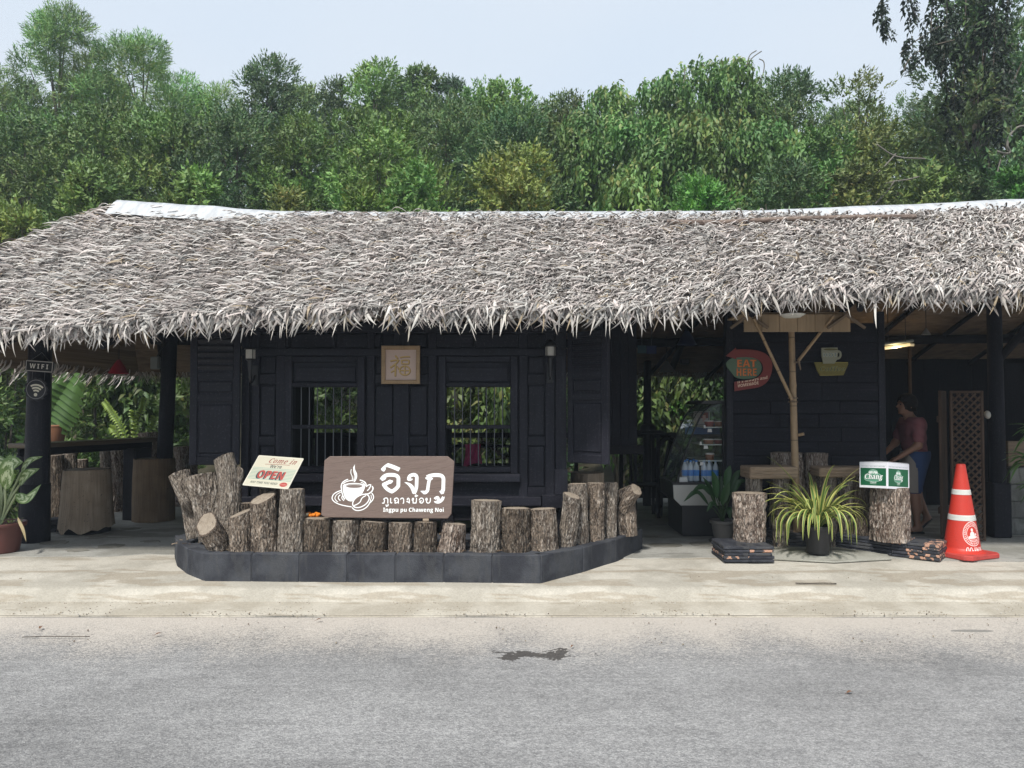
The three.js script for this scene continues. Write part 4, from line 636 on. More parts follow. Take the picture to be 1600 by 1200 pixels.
// ---- framed picture, lanterns on the cabin wall
{
  const W = 512, map = canvasTex(W, W, (g) => {
    const R = rng(31); g.fillStyle = '#c3aa9b'; g.fillRect(0, 0, W, W);
    for (let i = 0; i < 2600; i++) { g.fillStyle = `rgba(${R() < 0.5 ? '120,98,84' : '176,158,146'},0.25)`; g.fillRect(R() * W, R() * W, 1 + 3 * R(), 1 + 2 * R()); }
    g.lineCap = 'round'; g.lineJoin = 'round';
    for (const [c, o, k] of [['#7a5f38', 5, 1], ['#a98a4a', 0, 1], ['#cfae6a', -3, 0.35]]) {
      g.strokeStyle = c; g.save(); g.translate(o, o); const S = (w, ...p) => thick(g, p, w * k);
      S(30, [168, 108], [196, 140]); S(26, [88, 192], [160, 170, 216, 178], [180, 240, 84, 300]); S(30, [164, 250], [166, 330, 162, 440]); S(24, [196, 290], [214, 320]); S(22, [96, 380], [120, 360, 160, 350]);
      S(24, [250, 130], [330, 110, 400, 118]); S(24, [268, 180], [340, 172, 390, 180], [396, 220, 380, 240], [320, 240, 274, 236], [266, 210, 268, 180]); g.lineWidth = 24 * k; g.beginPath(); g.ellipse(322, 352, 88, 76, 0.1, 0, 7); g.stroke(); S(20, [322, 286], [322, 420]); S(20, [240, 350], [404, 352]);
      g.restore();
    }
  });
  const d = 7.41, X0 = XX(596, d), X1 = XX(657, d), Y1 = YY(540, d), Y0 = YY(600.5, d), w = X1 - X0, h = Y1 - Y0, t = thing('framed_picture', 'square framed picture with a golden character on a dusty pink ground, on the cabin wall', 'picture', [(X0 + X1) / 2, (Y0 + Y1) / 2, -d]);
  M.frameGold = std({ color: L3(0.85, 0.76, 0.62), roughness: 0.45, metalness: 0.25, map: M.tanWood.map });
  const q = 0.042;
  for (const [len, rz, x, y] of [[w, 0, 0, -h / 2], [w, Math.PI, 0, h / 2], [h, Math.PI / 2, w / 2, 0], [h, -Math.PI / 2, -w / 2, 0]]) {
    const sh = shapeOf([[-len / 2 + 0.006, 0.005], [len / 2 - 0.006, 0.005], [len / 2 - q, q - 0.006], [-len / 2 + q, q - 0.006]]), m = put('frame_side', boxUV(new THREE.ExtrudeGeometry(sh, { depth: 0.014, bevelEnabled: true, bevelThickness: 0.01, bevelSize: 0.005, bevelSegments: 3 }), 0, 0, 2), M.frameGold, t); m.position.set(x, y, 0.008); m.rotation.z = rz; }
  const g = put('print', slab(shapeOf([[-w / 2 + q - 0.004, -h / 2 + q - 0.004], [w / 2 - q + 0.004, -h / 2 + q - 0.004], [w / 2 - q + 0.004, h / 2 - q + 0.004], [-w / 2 + q - 0.004, h / 2 - q + 0.004]]), 0.006, 0, -w / 2 + q, -h / 2 + q, w / 2 - q, h / 2 - q), std({ map, roughness: 0.35 }), t); g.position.z = 0.006;
}
M.milk = new THREE.MeshPhysicalMaterial({ color: L3(0.66, 0.64, 0.58), roughness: 0.5, transmission: 0.35, thickness: 0, side: THREE.DoubleSide });
{
  const lantern = (px, py, dome, label) => {
    const d = 7.34, p = at(px, py, d), t = thing('wall_lantern', label, 'lantern', [p.x, p.y, p.z], 0, 'lanterns on the cabin front');
    put('glass', cyl(0.047, 0.047, 0.085, 20), M.milk, t);
    put('cap', dome ? new THREE.LatheGeometry([[0.001, 0.115], [0.02, 0.11], [0.05, 0.085], [0.066, 0.058], [0.07, 0.045], [0.048, 0.043]].map(([x, y]) => new THREE.Vector2(x, y)), 24) : T(cyl(0.055, 0.052, 0.014, 20), 0, 0.05, 0), M.metalBlack, t);
    for (let k = 0; k < 4; k++) { const a = k * Math.PI / 2 + 0.78, m = put('cage_bar', cyl(0.004, 0.004, 0.09, 6), M.metalBlack, t); m.position.set(Math.cos(a) * 0.05, 0, Math.sin(a) * 0.05); }
    put('stem', [T(cyl(0.03, 0.05, 0.02, 16), 0, -0.053, 0), T(cyl(0.014, 0.024, 0.17, 12), 0, -0.145, 0), tube([V(0, -0.22, 0), V(0, -0.26, -0.02), V(0, -0.25, -0.09), V(0, -0.20, -0.13)], 0.012, 16, 8)], M.metalBlack, t);
    const bp = put('back_plate', board(0.06, 0.2, 0.014, 0.004), M.metalBlack, t); bp.position.set(0, -0.2, -0.143);
  };
  lantern(391, 553.5, false, 'left wall lantern with a flat cap, beside the left shutter');
  lantern(860, 549, true, 'right wall lantern with a domed cap, beside the right shutter');
}
// ---- wifi boards on the left post
{
  const plate = canvasTex(512, 200, (g, w, h) => { g.fillStyle = '#1a1d24'; g.fillRect(0, 0, w, h); g.strokeStyle = '#a4a19f'; g.lineWidth = 16; g.strokeRect(10, 10, w - 20, h - 20); g.fillStyle = '#d9d7d2'; g.font = '700 118px sans-serif'; let x = 78; for (const ch of 'WIFI') { g.fillText(ch, x, 142); x += g.measureText(ch).width + 28; } });
  const disc = canvasTex(512, 512, (g, w) => { g.fillStyle = '#24252d'; g.fillRect(0, 0, w, w); g.strokeStyle = '#8b8b8d'; g.lineWidth = 13; g.beginPath(); g.arc(256, 256, 214, 0, 7); g.stroke(); g.strokeStyle = g.fillStyle = '#dcd9c8'; g.lineCap = 'butt'; g.save(); g.translate(258, 378); g.rotate(0.08); g.beginPath(); g.arc(0, 0, 40, 0, 7); g.fill(); g.lineWidth = 40; for (const r of [98, 160, 224]) { g.beginPath(); g.arc(0, 0, r, -Math.PI / 2 - 0.68, -Math.PI / 2 + 0.68); g.stroke(); } g.restore(); });
  const d = 8.13, c = at(62.5, 572.5, d), t = thing('wifi_sign', 'hanging wifi sign of small plate and round board on the left post', 'sign', [c.x, c.y, c.z]); t.rotation.z = -0.07;
  const w = 0.29, h = 0.115; put('plate', slab(shapeOf([[-w / 2, -h / 2], [w / 2, -h / 2], [w / 2, h / 2], [-w / 2, h / 2]]), 0.012, 0.002, -w / 2, -h / 2, w / 2, h / 2), std({ map: plate, roughness: 0.7 }), t);
  const r = 0.118, pts = []; for (let i = 0; i < 96; i++) { const a = i / 96 * 6.283, q = r + 0.006 * Math.sign(Math.sin(a * 12)); pts.push([Math.cos(a) * q, Math.sin(a) * q]); }
  const dm = put('round_board', slab(shapeOf(pts), 0.014, 0.002, -r, -r, r, r), std({ map: disc, roughness: 0.7 }), t); dm.position.set(-0.012, -0.245, 0);
  put('cord', [tube([V(-0.11, 0.05, 0.004), V(-0.02, 0.13, -0.01), V(0.0, 0.15, -0.01)], 0.0025, 10, 5), tube([V(0.11, 0.05, 0.004), V(0.02, 0.13, -0.01), V(0, 0.15, -0.01)], 0.0025, 10, 5), rod(V(-0.07, -0.06, 0.004), V(-0.07, -0.15, 0.004), 0.0025, 0.0025, 5), rod(V(0.06, -0.06, 0.004), V(0.06, -0.15, 0.004), 0.0025, 0.0025, 5)], M.ironBar, t);
}
// ================================================================ left side: stumps, bar counter, log railing, lamp
{
  const big = (px, bl, tl, yt, d, label, mat, rag) => {
    const rb = bl / F * d, rt = tl / F * d, c = V(XX(px, d), FL, -d), t = thing('tree_stump', label, 'stump', c.toArray(), 0, 'big stumps by the bar counter'), h = YY(yt, d) - FL;
    const seg = 56, g = grid(seg, 30, (u, v) => { const a = u * 6.283, w = lerp(rb, rt, Math.pow(v, 0.8)) * (1 + 0.035 * N3(Math.cos(a) * 1.4 + px, Math.sin(a) * 1.4, v * 1.5) + 0.012 * N3(Math.cos(a) * 5, Math.sin(a) * 5, v * 3) + 0.004 * N3(a * 9, v * 30, 1)); const foot = rag * Math.max(0, 0.5 + N3(Math.cos(a) * 2.2, Math.sin(a) * 2.2 + 5, 0.3) * 1.4); return V(Math.cos(a) * w, lerp(foot, h, v) + (v > 0.99 ? 0.008 * N3(Math.cos(a) * 3, Math.sin(a) * 3, 9) : 0), Math.sin(a) * w); }, (u, v) => [u * 1.9, v * h * 1.3]);
    put('trunk_wood', g, mat, t); const cap = put('sawn_top', grid(seg, 5, (u, v) => { const a = u * 6.283, w = rt * (0.985 + 0.035 * N3(Math.cos(a) * 1.4 + px, Math.sin(a) * 1.4, 1.5)) * v; return V(Math.cos(a) * w, h - 0.002 + 0.004 * N3(u * 12, v * 6, px), Math.sin(a) * w); }, (u, v) => [0.5 + 0.5 * v * Math.cos(u * 6.283), 0.5 + 0.5 * v * Math.sin(u * 6.283)]), M.cut, t);
    put('hollow_foot', T(cyl(rb * 0.86, rb * 0.84, rag * 1.4 + 0.03, 24), 0, (rag * 1.4 + 0.03) / 2, 0), M.blackWood, t); return t;
  };
  big(138.5, 40, 33, 733, 8.95, 'pale barkless stump with a ragged foot, nearest the left post', M.bareWood, 0.07);
  M.bareDark = M.bareWood.clone(); M.bareDark.color = L3(0.55, 0.48, 0.38);
  big(243, 31, 30, 716, 9.85, 'brown upright stump under the leaning second post', M.bareDark, 0.004);
  // bar counter along the open side
  const bar = thing('bar_counter', 'dark plank bar counter running back along the left side, on a black panel support', 'counter');
  const A = V(XX(30, 8.45), 1.165, -8.45), B = V(XX(246, 10.25), 1.165, -10.25), n = V(B.z - A.z, 0, A.x - B.x).normalize();
  M.counter = std({ roughness: 0.5, map: M.plankWood.map, bumpMap: M.plankWood.bumpMap, bumpScale: 0.004, color: L3(0.55, 0.52, 0.45) });
  const len = A.distanceTo(B), mk = (nm, l, h, dp, k, y, off, mat) => { const m = put(nm, board(l, h, dp, 0.008), mat, bar), p = A.clone().lerp(B, k).addScaledVector(n, off); m.position.set(p.x, y, p.z); m.rotation.y = -Math.atan2(B.z - A.z, B.x - A.x); return m; };
  mk('top', len, 0.05, 0.34, 0.5, 1.165, 0, M.counter); mk('apron', len * 0.96, 0.09, 0.04, 0.5, 1.09, 0.05, M.blackWood); mk('support', 0.28, 0.93, 0.2, 0.84, 0.60, 0, M.blackWood); mk('support', 0.06, 0.93, 0.2, 0.06, 0.60, 0, M.blackWood);
  // railing of natural limbs behind the counter
  let sd = 60; const rail = (px, d, yt, r, lean, label, mat, br) => { const b = V(XX(px, d), FL - 0.05, -d), t = V(XX(px + lean, d), YY(yt, d), -d), m = b.clone().lerp(t, 0.5); m.x += 0.03; const limbs = [[[b, m, t], [r * 1.1, r * 0.9, r * 1.15], { seed: sd++, lump: 0.09 }]]; if (br) limbs.push([[b.clone().lerp(t, 0.6), b.clone().lerp(t, 0.85).add(V(br, 0, 0)), b.clone().lerp(t, 1).add(V(br * 1.5, 0.02, 0))], [r * 0.8, r * 0.7, r * 0.75], { seed: sd++ }]); logThing('railing_log', label, 'log', 'limbs standing as a railing behind the bar counter', limbs, mat); };
  rail(92, 9.9, 712, 0.085, -4, 'squat grey railing limb nearest the left post', M.barkDark); rail(108, 10.1, 706, 0.075, 3, 'railing limb with a thick knob on top, behind the pale stump', M.barkGrey, 0.03);
  rail(128, 10.6, 718, 0.07, 2, 'low dark railing limb behind the pale stump', M.barkDark); rail(160, 10.6, 690, 0.06, 6, 'curved slim grey railing limb under the counter', M.barkGrey); rail(184, 10.7, 690, 0.095, -3, 'forked pale railing limb under the middle of the counter', M.barkPale, 0.06);
  rail(196, 10.9, 735, 0.06, 4, 'slanting pale railing limb beside the counter support', M.barkPale); rail(236, 11.3, 676, 0.12, -4, 'thick pale railing limb at the back end of the counter', M.barkPale); rail(283, 11.3, 698, 0.1, 2, 'stubby pale railing limb beside the left shutter', M.barkPale); rail(300, 11.6, 716, 0.09, -2, 'low pale railing limb just left of the left shutter', M.barkPale);
  // dark roof tile edging at the foot of the railing
  const edge = thing('tile_edging', 'stack of thin dark tiles edging the floor behind the left post', 'edging', [XX(92, 9.0), FL, -9.0], 0.5);
  for (let k = 0; k < 5; k++) for (let i = 0; i < 2; i++) { const m = put('tile', board(0.30, 0.026, 0.22, 0.004, k % 3), M.tile, edge); m.position.set(i * 0.31 - 0.1 + (k % 2) * 0.012, 0.014 + k * 0.03, (k * 7 % 3) * 0.004); }
  // red pendant lamp, junction box, hanging bag
  const pendant = (name, px, py, d, r, h, mat, label, cordTop) => { const p = at(px, py, d), t = thing(name, label, 'lamp', [p.x, p.y, p.z], 0, 'pendant lamps under the thatch'); put('shade', new THREE.LatheGeometry([[r, -h / 2], [r * 0.62, 0], [r * 0.22, h * 0.42], [r * 0.16, h / 2], [0.001, h / 2 + 0.004]].map(([x, y]) => new THREE.Vector2(x, y)), 32), mat, t); put('bulb', T(new THREE.SphereGeometry(r * 0.3, 16, 12), 0, -h * 0.1, 0), M.white, t); put('cord', rod(V(0, h / 2, 0), V(0, cordTop - p.y, 0), 0.004, 0.004, 6), M.metalBlack, t); return t; };
  M.lampRed = std({ color: L3(0.36, 0.012, 0.03), roughness: 0.5 }); M.lampBlue = std({ color: L3(0.02, 0.035, 0.10), roughness: 0.5 }); M.lampGrey = std({ color: L3(0.20, 0.20, 0.19), roughness: 0.5 });
  pendant('pendant_lamp', 185.5, 573, 9.5, 0.12, 0.17, M.lampRed, 'red conical pendant lamp hanging over the bar counter', 3.3);
  pendant('pendant_lamp', 1073, 527, 9.7, 0.125, 0.19, M.lampBlue, 'dark blue conical pendant lamp above the glass counter', 3.5);
  pendant('pendant_lamp', 1042, 573, 10.5, 0.11, 0.14, M.lampGrey, 'grey conical pendant lamp over the passage', 3.2);
  pendant('pendant_lamp', 1447, 518, 8.6, 0.05, 0.07, M.lampGrey, 'tiny pale pendant lamp by the kitchen doorway', 3.0);
  const jb = thing('junction_box', 'grey electrical box on the leaning second post', 'box', at(243, 567, 9.75).toArray()); put('case', board(0.11, 0.16, 0.07, 0.012), M.grayPlastic ??= std({ color: L3(0.22, 0.25, 0.24), roughness: 0.5 }), jb); put('lid', T(board(0.09, 0.14, 0.012, 0.004).clone(), 0, 0, 0.038), M.grayPlastic, jb); put('cable', tube([V(0.02, 0.08, 0), V(0.06, 0.16, 0.0), V(0.12, 0.28, -0.05)], 0.008, 12, 6), M.metalBlack, jb);
  const bag = thing('hanging_bag', 'small dark cloth bag with a white clip hanging behind the left post', 'bag', at(31, 718, 8.7).toArray());
  put('cloth', grid(14, 12, (u, v) => { const a = u * 6.283, w = lerp(0.03, 0.13, Math.pow(v, 0.8)); return V(Math.cos(a) * w * 0.7 - v * 0.04, 0.06 - v * 0.17, Math.sin(a) * w * 0.5 + 0.012 * Math.sin(a * 5) * v); }), std({ color: L3(0.03, 0.03, 0.045), roughness: 0.95 }), bag); put('clip', T(board(0.05, 0.025, 0.03, 0.005).clone(), 0.0, 0.07, 0), M.white, bag); put('strap', tube([V(0, 0.08, 0), V(0.04, 0.18, 0), V(0.09, 0.28, 0.04)], 0.006, 12, 6), M.metalBlack, bag);
}
// ================================================================ right side: tile kerbs, stumps, benches, bamboo stand
const kerb = thing('tile_kerb', 'winding low kerb of stacked black tiles with chipped orange edges', 'kerb');
{
  const R = rng(14), step = 0.03;
  const seg = (x0, z0, x1, z1, dep, n, worn) => {
    const len = Math.hypot(x1 - x0, z1 - z0), ry = -Math.atan2(z1 - z0, x1 - x0);
    for (let k = 0; k < 5; k++) for (let i = 0; i < n; i++) {
      const t = (i + 0.5) / n, l = len / n + 0.002 + 0.006 * R(), m = put('tile', board(Math.round(l * 50) / 50, 0.0255, dep, 0.0045, Math.floor(R() * 4)), k < 4 + (R() < 0.5) && R() < worn ? M.tileWorn : M.tile, kerb);
      m.position.set(lerp(x0, x1, t) + (z1 - z0) / len * dep / 2 + (R() - 0.5) * 0.012, FL + 0.015 + k * step + i * 0.0004, lerp(z0, z1, t) - (x1 - x0) / len * dep / 2 + (R() - 0.5) * 0.012); m.rotation.y = ry + (R() - 0.5) * 0.03;
    }
  };
  const p = (px, d) => [XX(px, d), -d];
  const S = (a, b, dep, n, w) => seg(a[0], a[1], b[0], b[1], dep, n, w);
  S(p(1130, 7.17), p(1206, 7.17), 0.46, 2, 0.45); S(p(1212, 7.9), p(1296, 7.95), 0.34, 2, 0); S(p(1297, 7.93), p(1388, 7.5), 0.36, 3, 0.05); S(p(1389, 7.48), p(1463, 7.22), 0.38, 3, 0.6);
  const base = put('base_slab', boxUV(new THREE.ExtrudeGeometry(shapeOf([p(1208, 7.32), p(1300, 7.18), p(1388, 7.32), p(1380, 7.6), p(1290, 8.0), p(1208, 8.0)].map(([x, z]) => [x, -z])), { depth: 0.008, bevelEnabled: true, bevelThickness: 0.004, bevelSize: 0.006, bevelSegments: 2 }).rotateX(-Math.PI / 2), 0, 0, 0.5), M.floorMoss = std({ roughness: 0.9, map: M.floor.map, bumpMap: M.floor.bumpMap, bumpScale: 0.006, color: L3(1.0, 1.0, 0.95) }), kerb); base.position.y = FL;
}
{
  let sd = 110; const KT = FL + 0.15;
  const st = (px, d, y0, yt, bw, tw, mat, label, o = {}) => { const rb = bw / 2 / F * d, rt = tw / 2 / F * d, b = V(XX(px, d), y0, -d), t = V(XX(px + (o.lean ?? 0), d), YY(yt, d), -d); return logThing(o.name ?? 'log_stump', label, o.cat ?? 'stump', o.group, [[[b, b.clone().lerp(t, 0.5), t], [rb, (rb + rt) / 2, rt], { seed: sd++, rough: o.rough ?? 0.06, lump: 0.035, tilt: o.tilt ?? [0, 0.03], flare: 0.02, fis: 9, seg: 52, rings: 32 }]], mat); };
  st(1169, 7.52, KT, 770, 47, 51, M.barkPale, 'pale cracked-bark stump standing on the left tile stack', { rough: 0.08 });
  st(1388, 7.58, KT, 762, 57, 56, M.barkPale, 'pale cracked-bark stump carrying the green beer box', { rough: 0.08, tilt: [0, 0.06] });
  st(1228, 8.25, FL, 707, 56, 47, M.barkPale, 'tall grey stump at the foot of the bamboo post', {}); st(1273, 8.3, FL, 708, 42, 35, M.barkPale, 'tall brown stump right of the bamboo post', {});
  st(1345, 7.85, FL, 742, 30, 27, M.barkDark, 'dark upright log between the right bench and the beer box stump', {});
  const bench = (px0, px1, d, yt, th, label, legs, ry) => { const X0 = XX(px0, d), X1 = XX(px1, d), y = YY(yt, d), t = thing('log_bench', label, 'bench', [(X0 + X1) / 2, FL, -d], ry, 'rough plank benches'); const g = board(X1 - X0, th, 0.30, 0.012).clone(); const m = put('seat', g, M.plankRough ??= std({ roughness: 0.95, map: M.plankWood.map, bumpMap: M.bark.bumpMap, bumpScale: 0.01, color: L3(1.5, 1.45, 1.4) }), t); m.position.y = y - FL - th / 2; for (const [lx, r] of legs) { const L = logGeo([V(lx, 0, 0), V(lx, (y - FL - th) / 2, 0.005), V(lx, y - FL - th, 0)], [r, r * 0.95, r], { seed: sd++, rough: 0.06 }); put('leg', L.bark, M.barkGrey, t); } };
  bench(1162, 1238, 7.95, 728, 0.12, 'rough plank bench left of the bamboo post on a short log leg', [[-0.16, 0.085], [0.12, 0.08]], 0.05);
  bench(1272, 1348, 7.98, 729, 0.10, 'rough plank bench right of the bamboo post, behind the striped plant', [[-0.12, 0.09], [0.08, 0.095]], -0.06);
  // bamboo post with two struts and a small tray roof
  const d = 8.02, b = thing('bamboo_stand', 'bamboo post with two struts carrying a tan board under the eave', 'stand', [XX(1243, d), FL, -d]);
  const P = (px, py, dd = d) => { const q = at(px, py, dd); return q.sub(b.position); };
  const bam = (a, c, r0, r1, nodes) => { const L = a.distanceTo(c), g = new THREE.CylinderGeometry(1, 1, L, 14, 60); const p = g.attributes.position, uv = g.attributes.uv; for (let i = 0; i < p.count; i++) { const v = (p.getY(i) + L / 2) / L; let r = lerp(r0, r1, v); for (const n of nodes) r *= 1 + 0.13 * Math.exp(-Math.pow((v - n) * L / 0.012, 2)) - 0.05 * Math.exp(-Math.pow((v - n + 0.014 / L) * L / 0.01, 2)); p.setX(i, p.getX(i) * r); p.setZ(i, p.getZ(i) * r); uv.setXY(i, uv.getX(i) * 0.3, v * L * 0.7); } g.computeVertexNormals(); g.applyQuaternion(new THREE.Quaternion().setFromUnitVectors(V(0, 1, 0), c.clone().sub(a).normalize())); const m = a.clone().add(c).multiplyScalar(0.5); return g.translate(m.x, m.y, m.z); };
  put('post', bam(V(0.0, 0.02, 0), P(1236, 497), 0.041, 0.030, [0.12, 0.26, 0.41, 0.56, 0.70, 0.84, 0.95]), M.bamboo, b);
  put('strut', bam(P(1238, 626, 7.97), P(1178, 498, 7.75), 0.017, 0.014, [0.25, 0.55, 0.85]), M.bamboo, b); put('strut', bam(P(1247, 564, 7.97), P(1302, 494, 7.75), 0.017, 0.014, [0.3, 0.7]), M.bamboo, b);
  put('binding', [T(new THREE.TorusGeometry(0.043, 0.008, 6, 18).rotateX(Math.PI / 2), ...P(1239, 622).toArray()), T(new THREE.TorusGeometry(0.043, 0.008, 6, 18).rotateX(Math.PI / 2), ...P(1239, 628).toArray()), T(new THREE.TorusGeometry(0.04, 0.008, 6, 18).rotateX(Math.PI / 2), ...P(1243, 566).toArray()), rod(P(1248, 565, 7.96), P(1251, 578, 7.94), 0.012, 0.006)], M.plankWood, b);
  put('stub', [rod(P(1247, 680), P(1256, 678, 7.98), 0.016, 0.016)], M.bamboo, b);
  // the tray: rim boards round a plank bottom
  const x0 = P(1152, 505).x, x1 = P(1314, 505).x, y0 = P(1200, 517, 7.7).y, y1 = P(1200, 489, 7.7).y;
  for (let k = 0; k < 6; k++) { const w = (x1 - x0) / 6, m = put('tray_board', board(w - 0.004, y1 - y0, 0.02, 0.003, k % 4), M.tanWood, b); m.position.set(x0 + (k + 0.5) * w, (y0 + y1) / 2, 0.22); }
  for (let k = 0; k < 5; k++) { const m = put('tray_slat', board(x1 - x0, 0.02, 0.11, 0.003, k % 4), M.tanWood, b); m.position.set((x0 + x1) / 2, y1 + 0.012, 0.14 - k * 0.115); }
  for (const x of [x0 + 0.05, x1 - 0.05]) for (const s of [-1, 1]) { const m = put('gable_strip', board(0.26, 0.03, 0.02, 0.004), M.plankWood, b); m.position.set(x + s * 0.085, (y0 + y1) / 2 + 0.02, 0.245); m.rotation.z = -s * 0.62; }
  const pl = thing('white_tray', 'pale flat tray lying under the eave on top of the bamboo post', 'tray', at(1238, 496, 7.62).toArray()); put('rim', new THREE.LatheGeometry([[0.001, 0], [0.08, 0], [0.11, 0.02], [0.125, 0.03], [0.115, 0.034], [0.08, 0.012], [0.001, 0.01]].map(([x, y]) => new THREE.Vector2(x, y)), 36), M.white, pl);
}
// ---- green and white beer box
{
  const face = (narrow) => canvasTex(640, 480, (g, W, H) => {
    g.fillStyle = '#e6e7ee'; g.fillRect(0, 0, W, H); g.fillStyle = '#14613f'; g.fillRect(22, 108, W - 44, H - 150); g.fillStyle = '#0c4a30'; for (let k = 0; k < 30; k++) g.fillRect(22, 108 + k * 11, W - 44, 1.2);
    g.fillStyle = '#98a2a8'; g.font = '700 30px sans-serif'; for (let k = 0; k < 26; k++) { g.fillRect(30 + k * 22, 70, 8 + (k * 7) % 9, 14); } g.fillRect(30, 58, W - 60, 3);
    g.save(); g.translate(W / 2, 265); g.scale(narrow ? 0.62 : 1, 1); g.fillStyle = g.strokeStyle = '#dfe9e4';
    g.lineWidth = 7; g.beginPath(); g.moveTo(-200, 60); g.bezierCurveTo(-230, 0, -180, -50, -105, -52); g.bezierCurveTo(-130, -150, 130, -150, 105, -52); g.bezierCurveTo(180, -50, 230, 0, 200, 60); g.bezierCurveTo(140, 110, -140, 110, -200, 60); g.stroke();
    g.fillStyle = '#5f9a80'; g.fill(); g.fillStyle = '#dfe9e4';
    for (const s of [-1, 1]) { g.save(); g.scale(s, 1); g.beginPath(); g.ellipse(66, -74, 38, 22, 0, 0, 7); g.fill(); g.beginPath(); g.arc(28, -84, 17, 0, 7); g.fill(); g.lineWidth = 9; g.beginPath(); g.moveTo(18, -82); g.quadraticCurveTo(4, -60, 10, -44); g.stroke(); g.fillRect(40, -64, 13, 30); g.fillRect(86, -64, 13, 30); g.restore(); }
    g.lineWidth = 3; for (let k = -4; k <= 4; k++) { g.beginPath(); g.moveTo(0, -60); g.lineTo(k * 22, -128 + Math.abs(k) * 8); g.stroke(); }
    g.fillStyle = '#ffffff'; g.strokeStyle = '#0c4a30'; g.lineWidth = 10; g.lineJoin = 'round'; g.font = 'italic 700 132px serif'; g.textAlign = 'center'; g.strokeText('Chang', 0, 50); g.fillText('Chang', 0, 50);
    g.font = 'italic 700 44px serif'; g.fillStyle = '#e8efe9'; g.fillText('Classic', 0, 128); g.fillRect(-70, 138, 140, 4); g.restore();
  });
  const th = 1.012, w = 0.29, l = 0.365, h = 0.246, near = at(1386.5, 766.5, 7.33), y = YY(763.5, 7.58) + 0.006;
  const t = thing('beer_box', 'green and white cardboard beer box standing on a stump', 'box'); t.rotation.set(0.0, -th, 0);
  const c = V(-w / 2, 0, -l / 2).applyAxisAngle(V(0, 1, 0), -th); t.position.set(near.x + c.x, y, near.z + c.z); t.quaternion.premultiply(new THREE.Quaternion().setFromEuler(new THREE.Euler(-0.085, 0, -0.05)));
  const mk = (m) => std({ map: m, roughness: 0.55 }), mf = mk(face(false)), ms = mk(face(true)), mw = std({ color: L3(0.62, 0.63, 0.66), roughness: 0.6 });
  const pl = (ww) => slab(shapeOf([[-ww / 2, 0], [ww / 2, 0], [ww / 2, h], [-ww / 2, h]]), 0.004, 0.001, -ww / 2, 0, ww / 2, h);
  const side = (n, ww, m, x, z, ry) => { const q = put(n, pl(ww - 0.003), m, t); q.position.set(x, 0, z); q.rotation.y = ry; };
  side('front_panel', w, mf, 0, l / 2 - 0.005, 0); side('back_panel', w, mf, 0, -l / 2 + 0.005, Math.PI); side('side_panel', l - 0.012, ms, w / 2 - 0.005, 0, Math.PI / 2); side('side_panel', l - 0.012, ms, -w / 2 + 0.005, 0, -Math.PI / 2);
  for (const s of [-1, 1]) { const f = put('flap', board(w / 2 - 0.003, 0.004, l - 0.02, 0.001), mw, t); f.position.set(s * w / 4, h + 0.004 + (s > 0 ? 0.004 : 0), 0); f.rotation.z = s * -0.035; }
  const bt = put('bottom', board(w - 0.014, 0.005, l - 0.014, 0.001), mw, t); bt.position.y = 0.004;
}
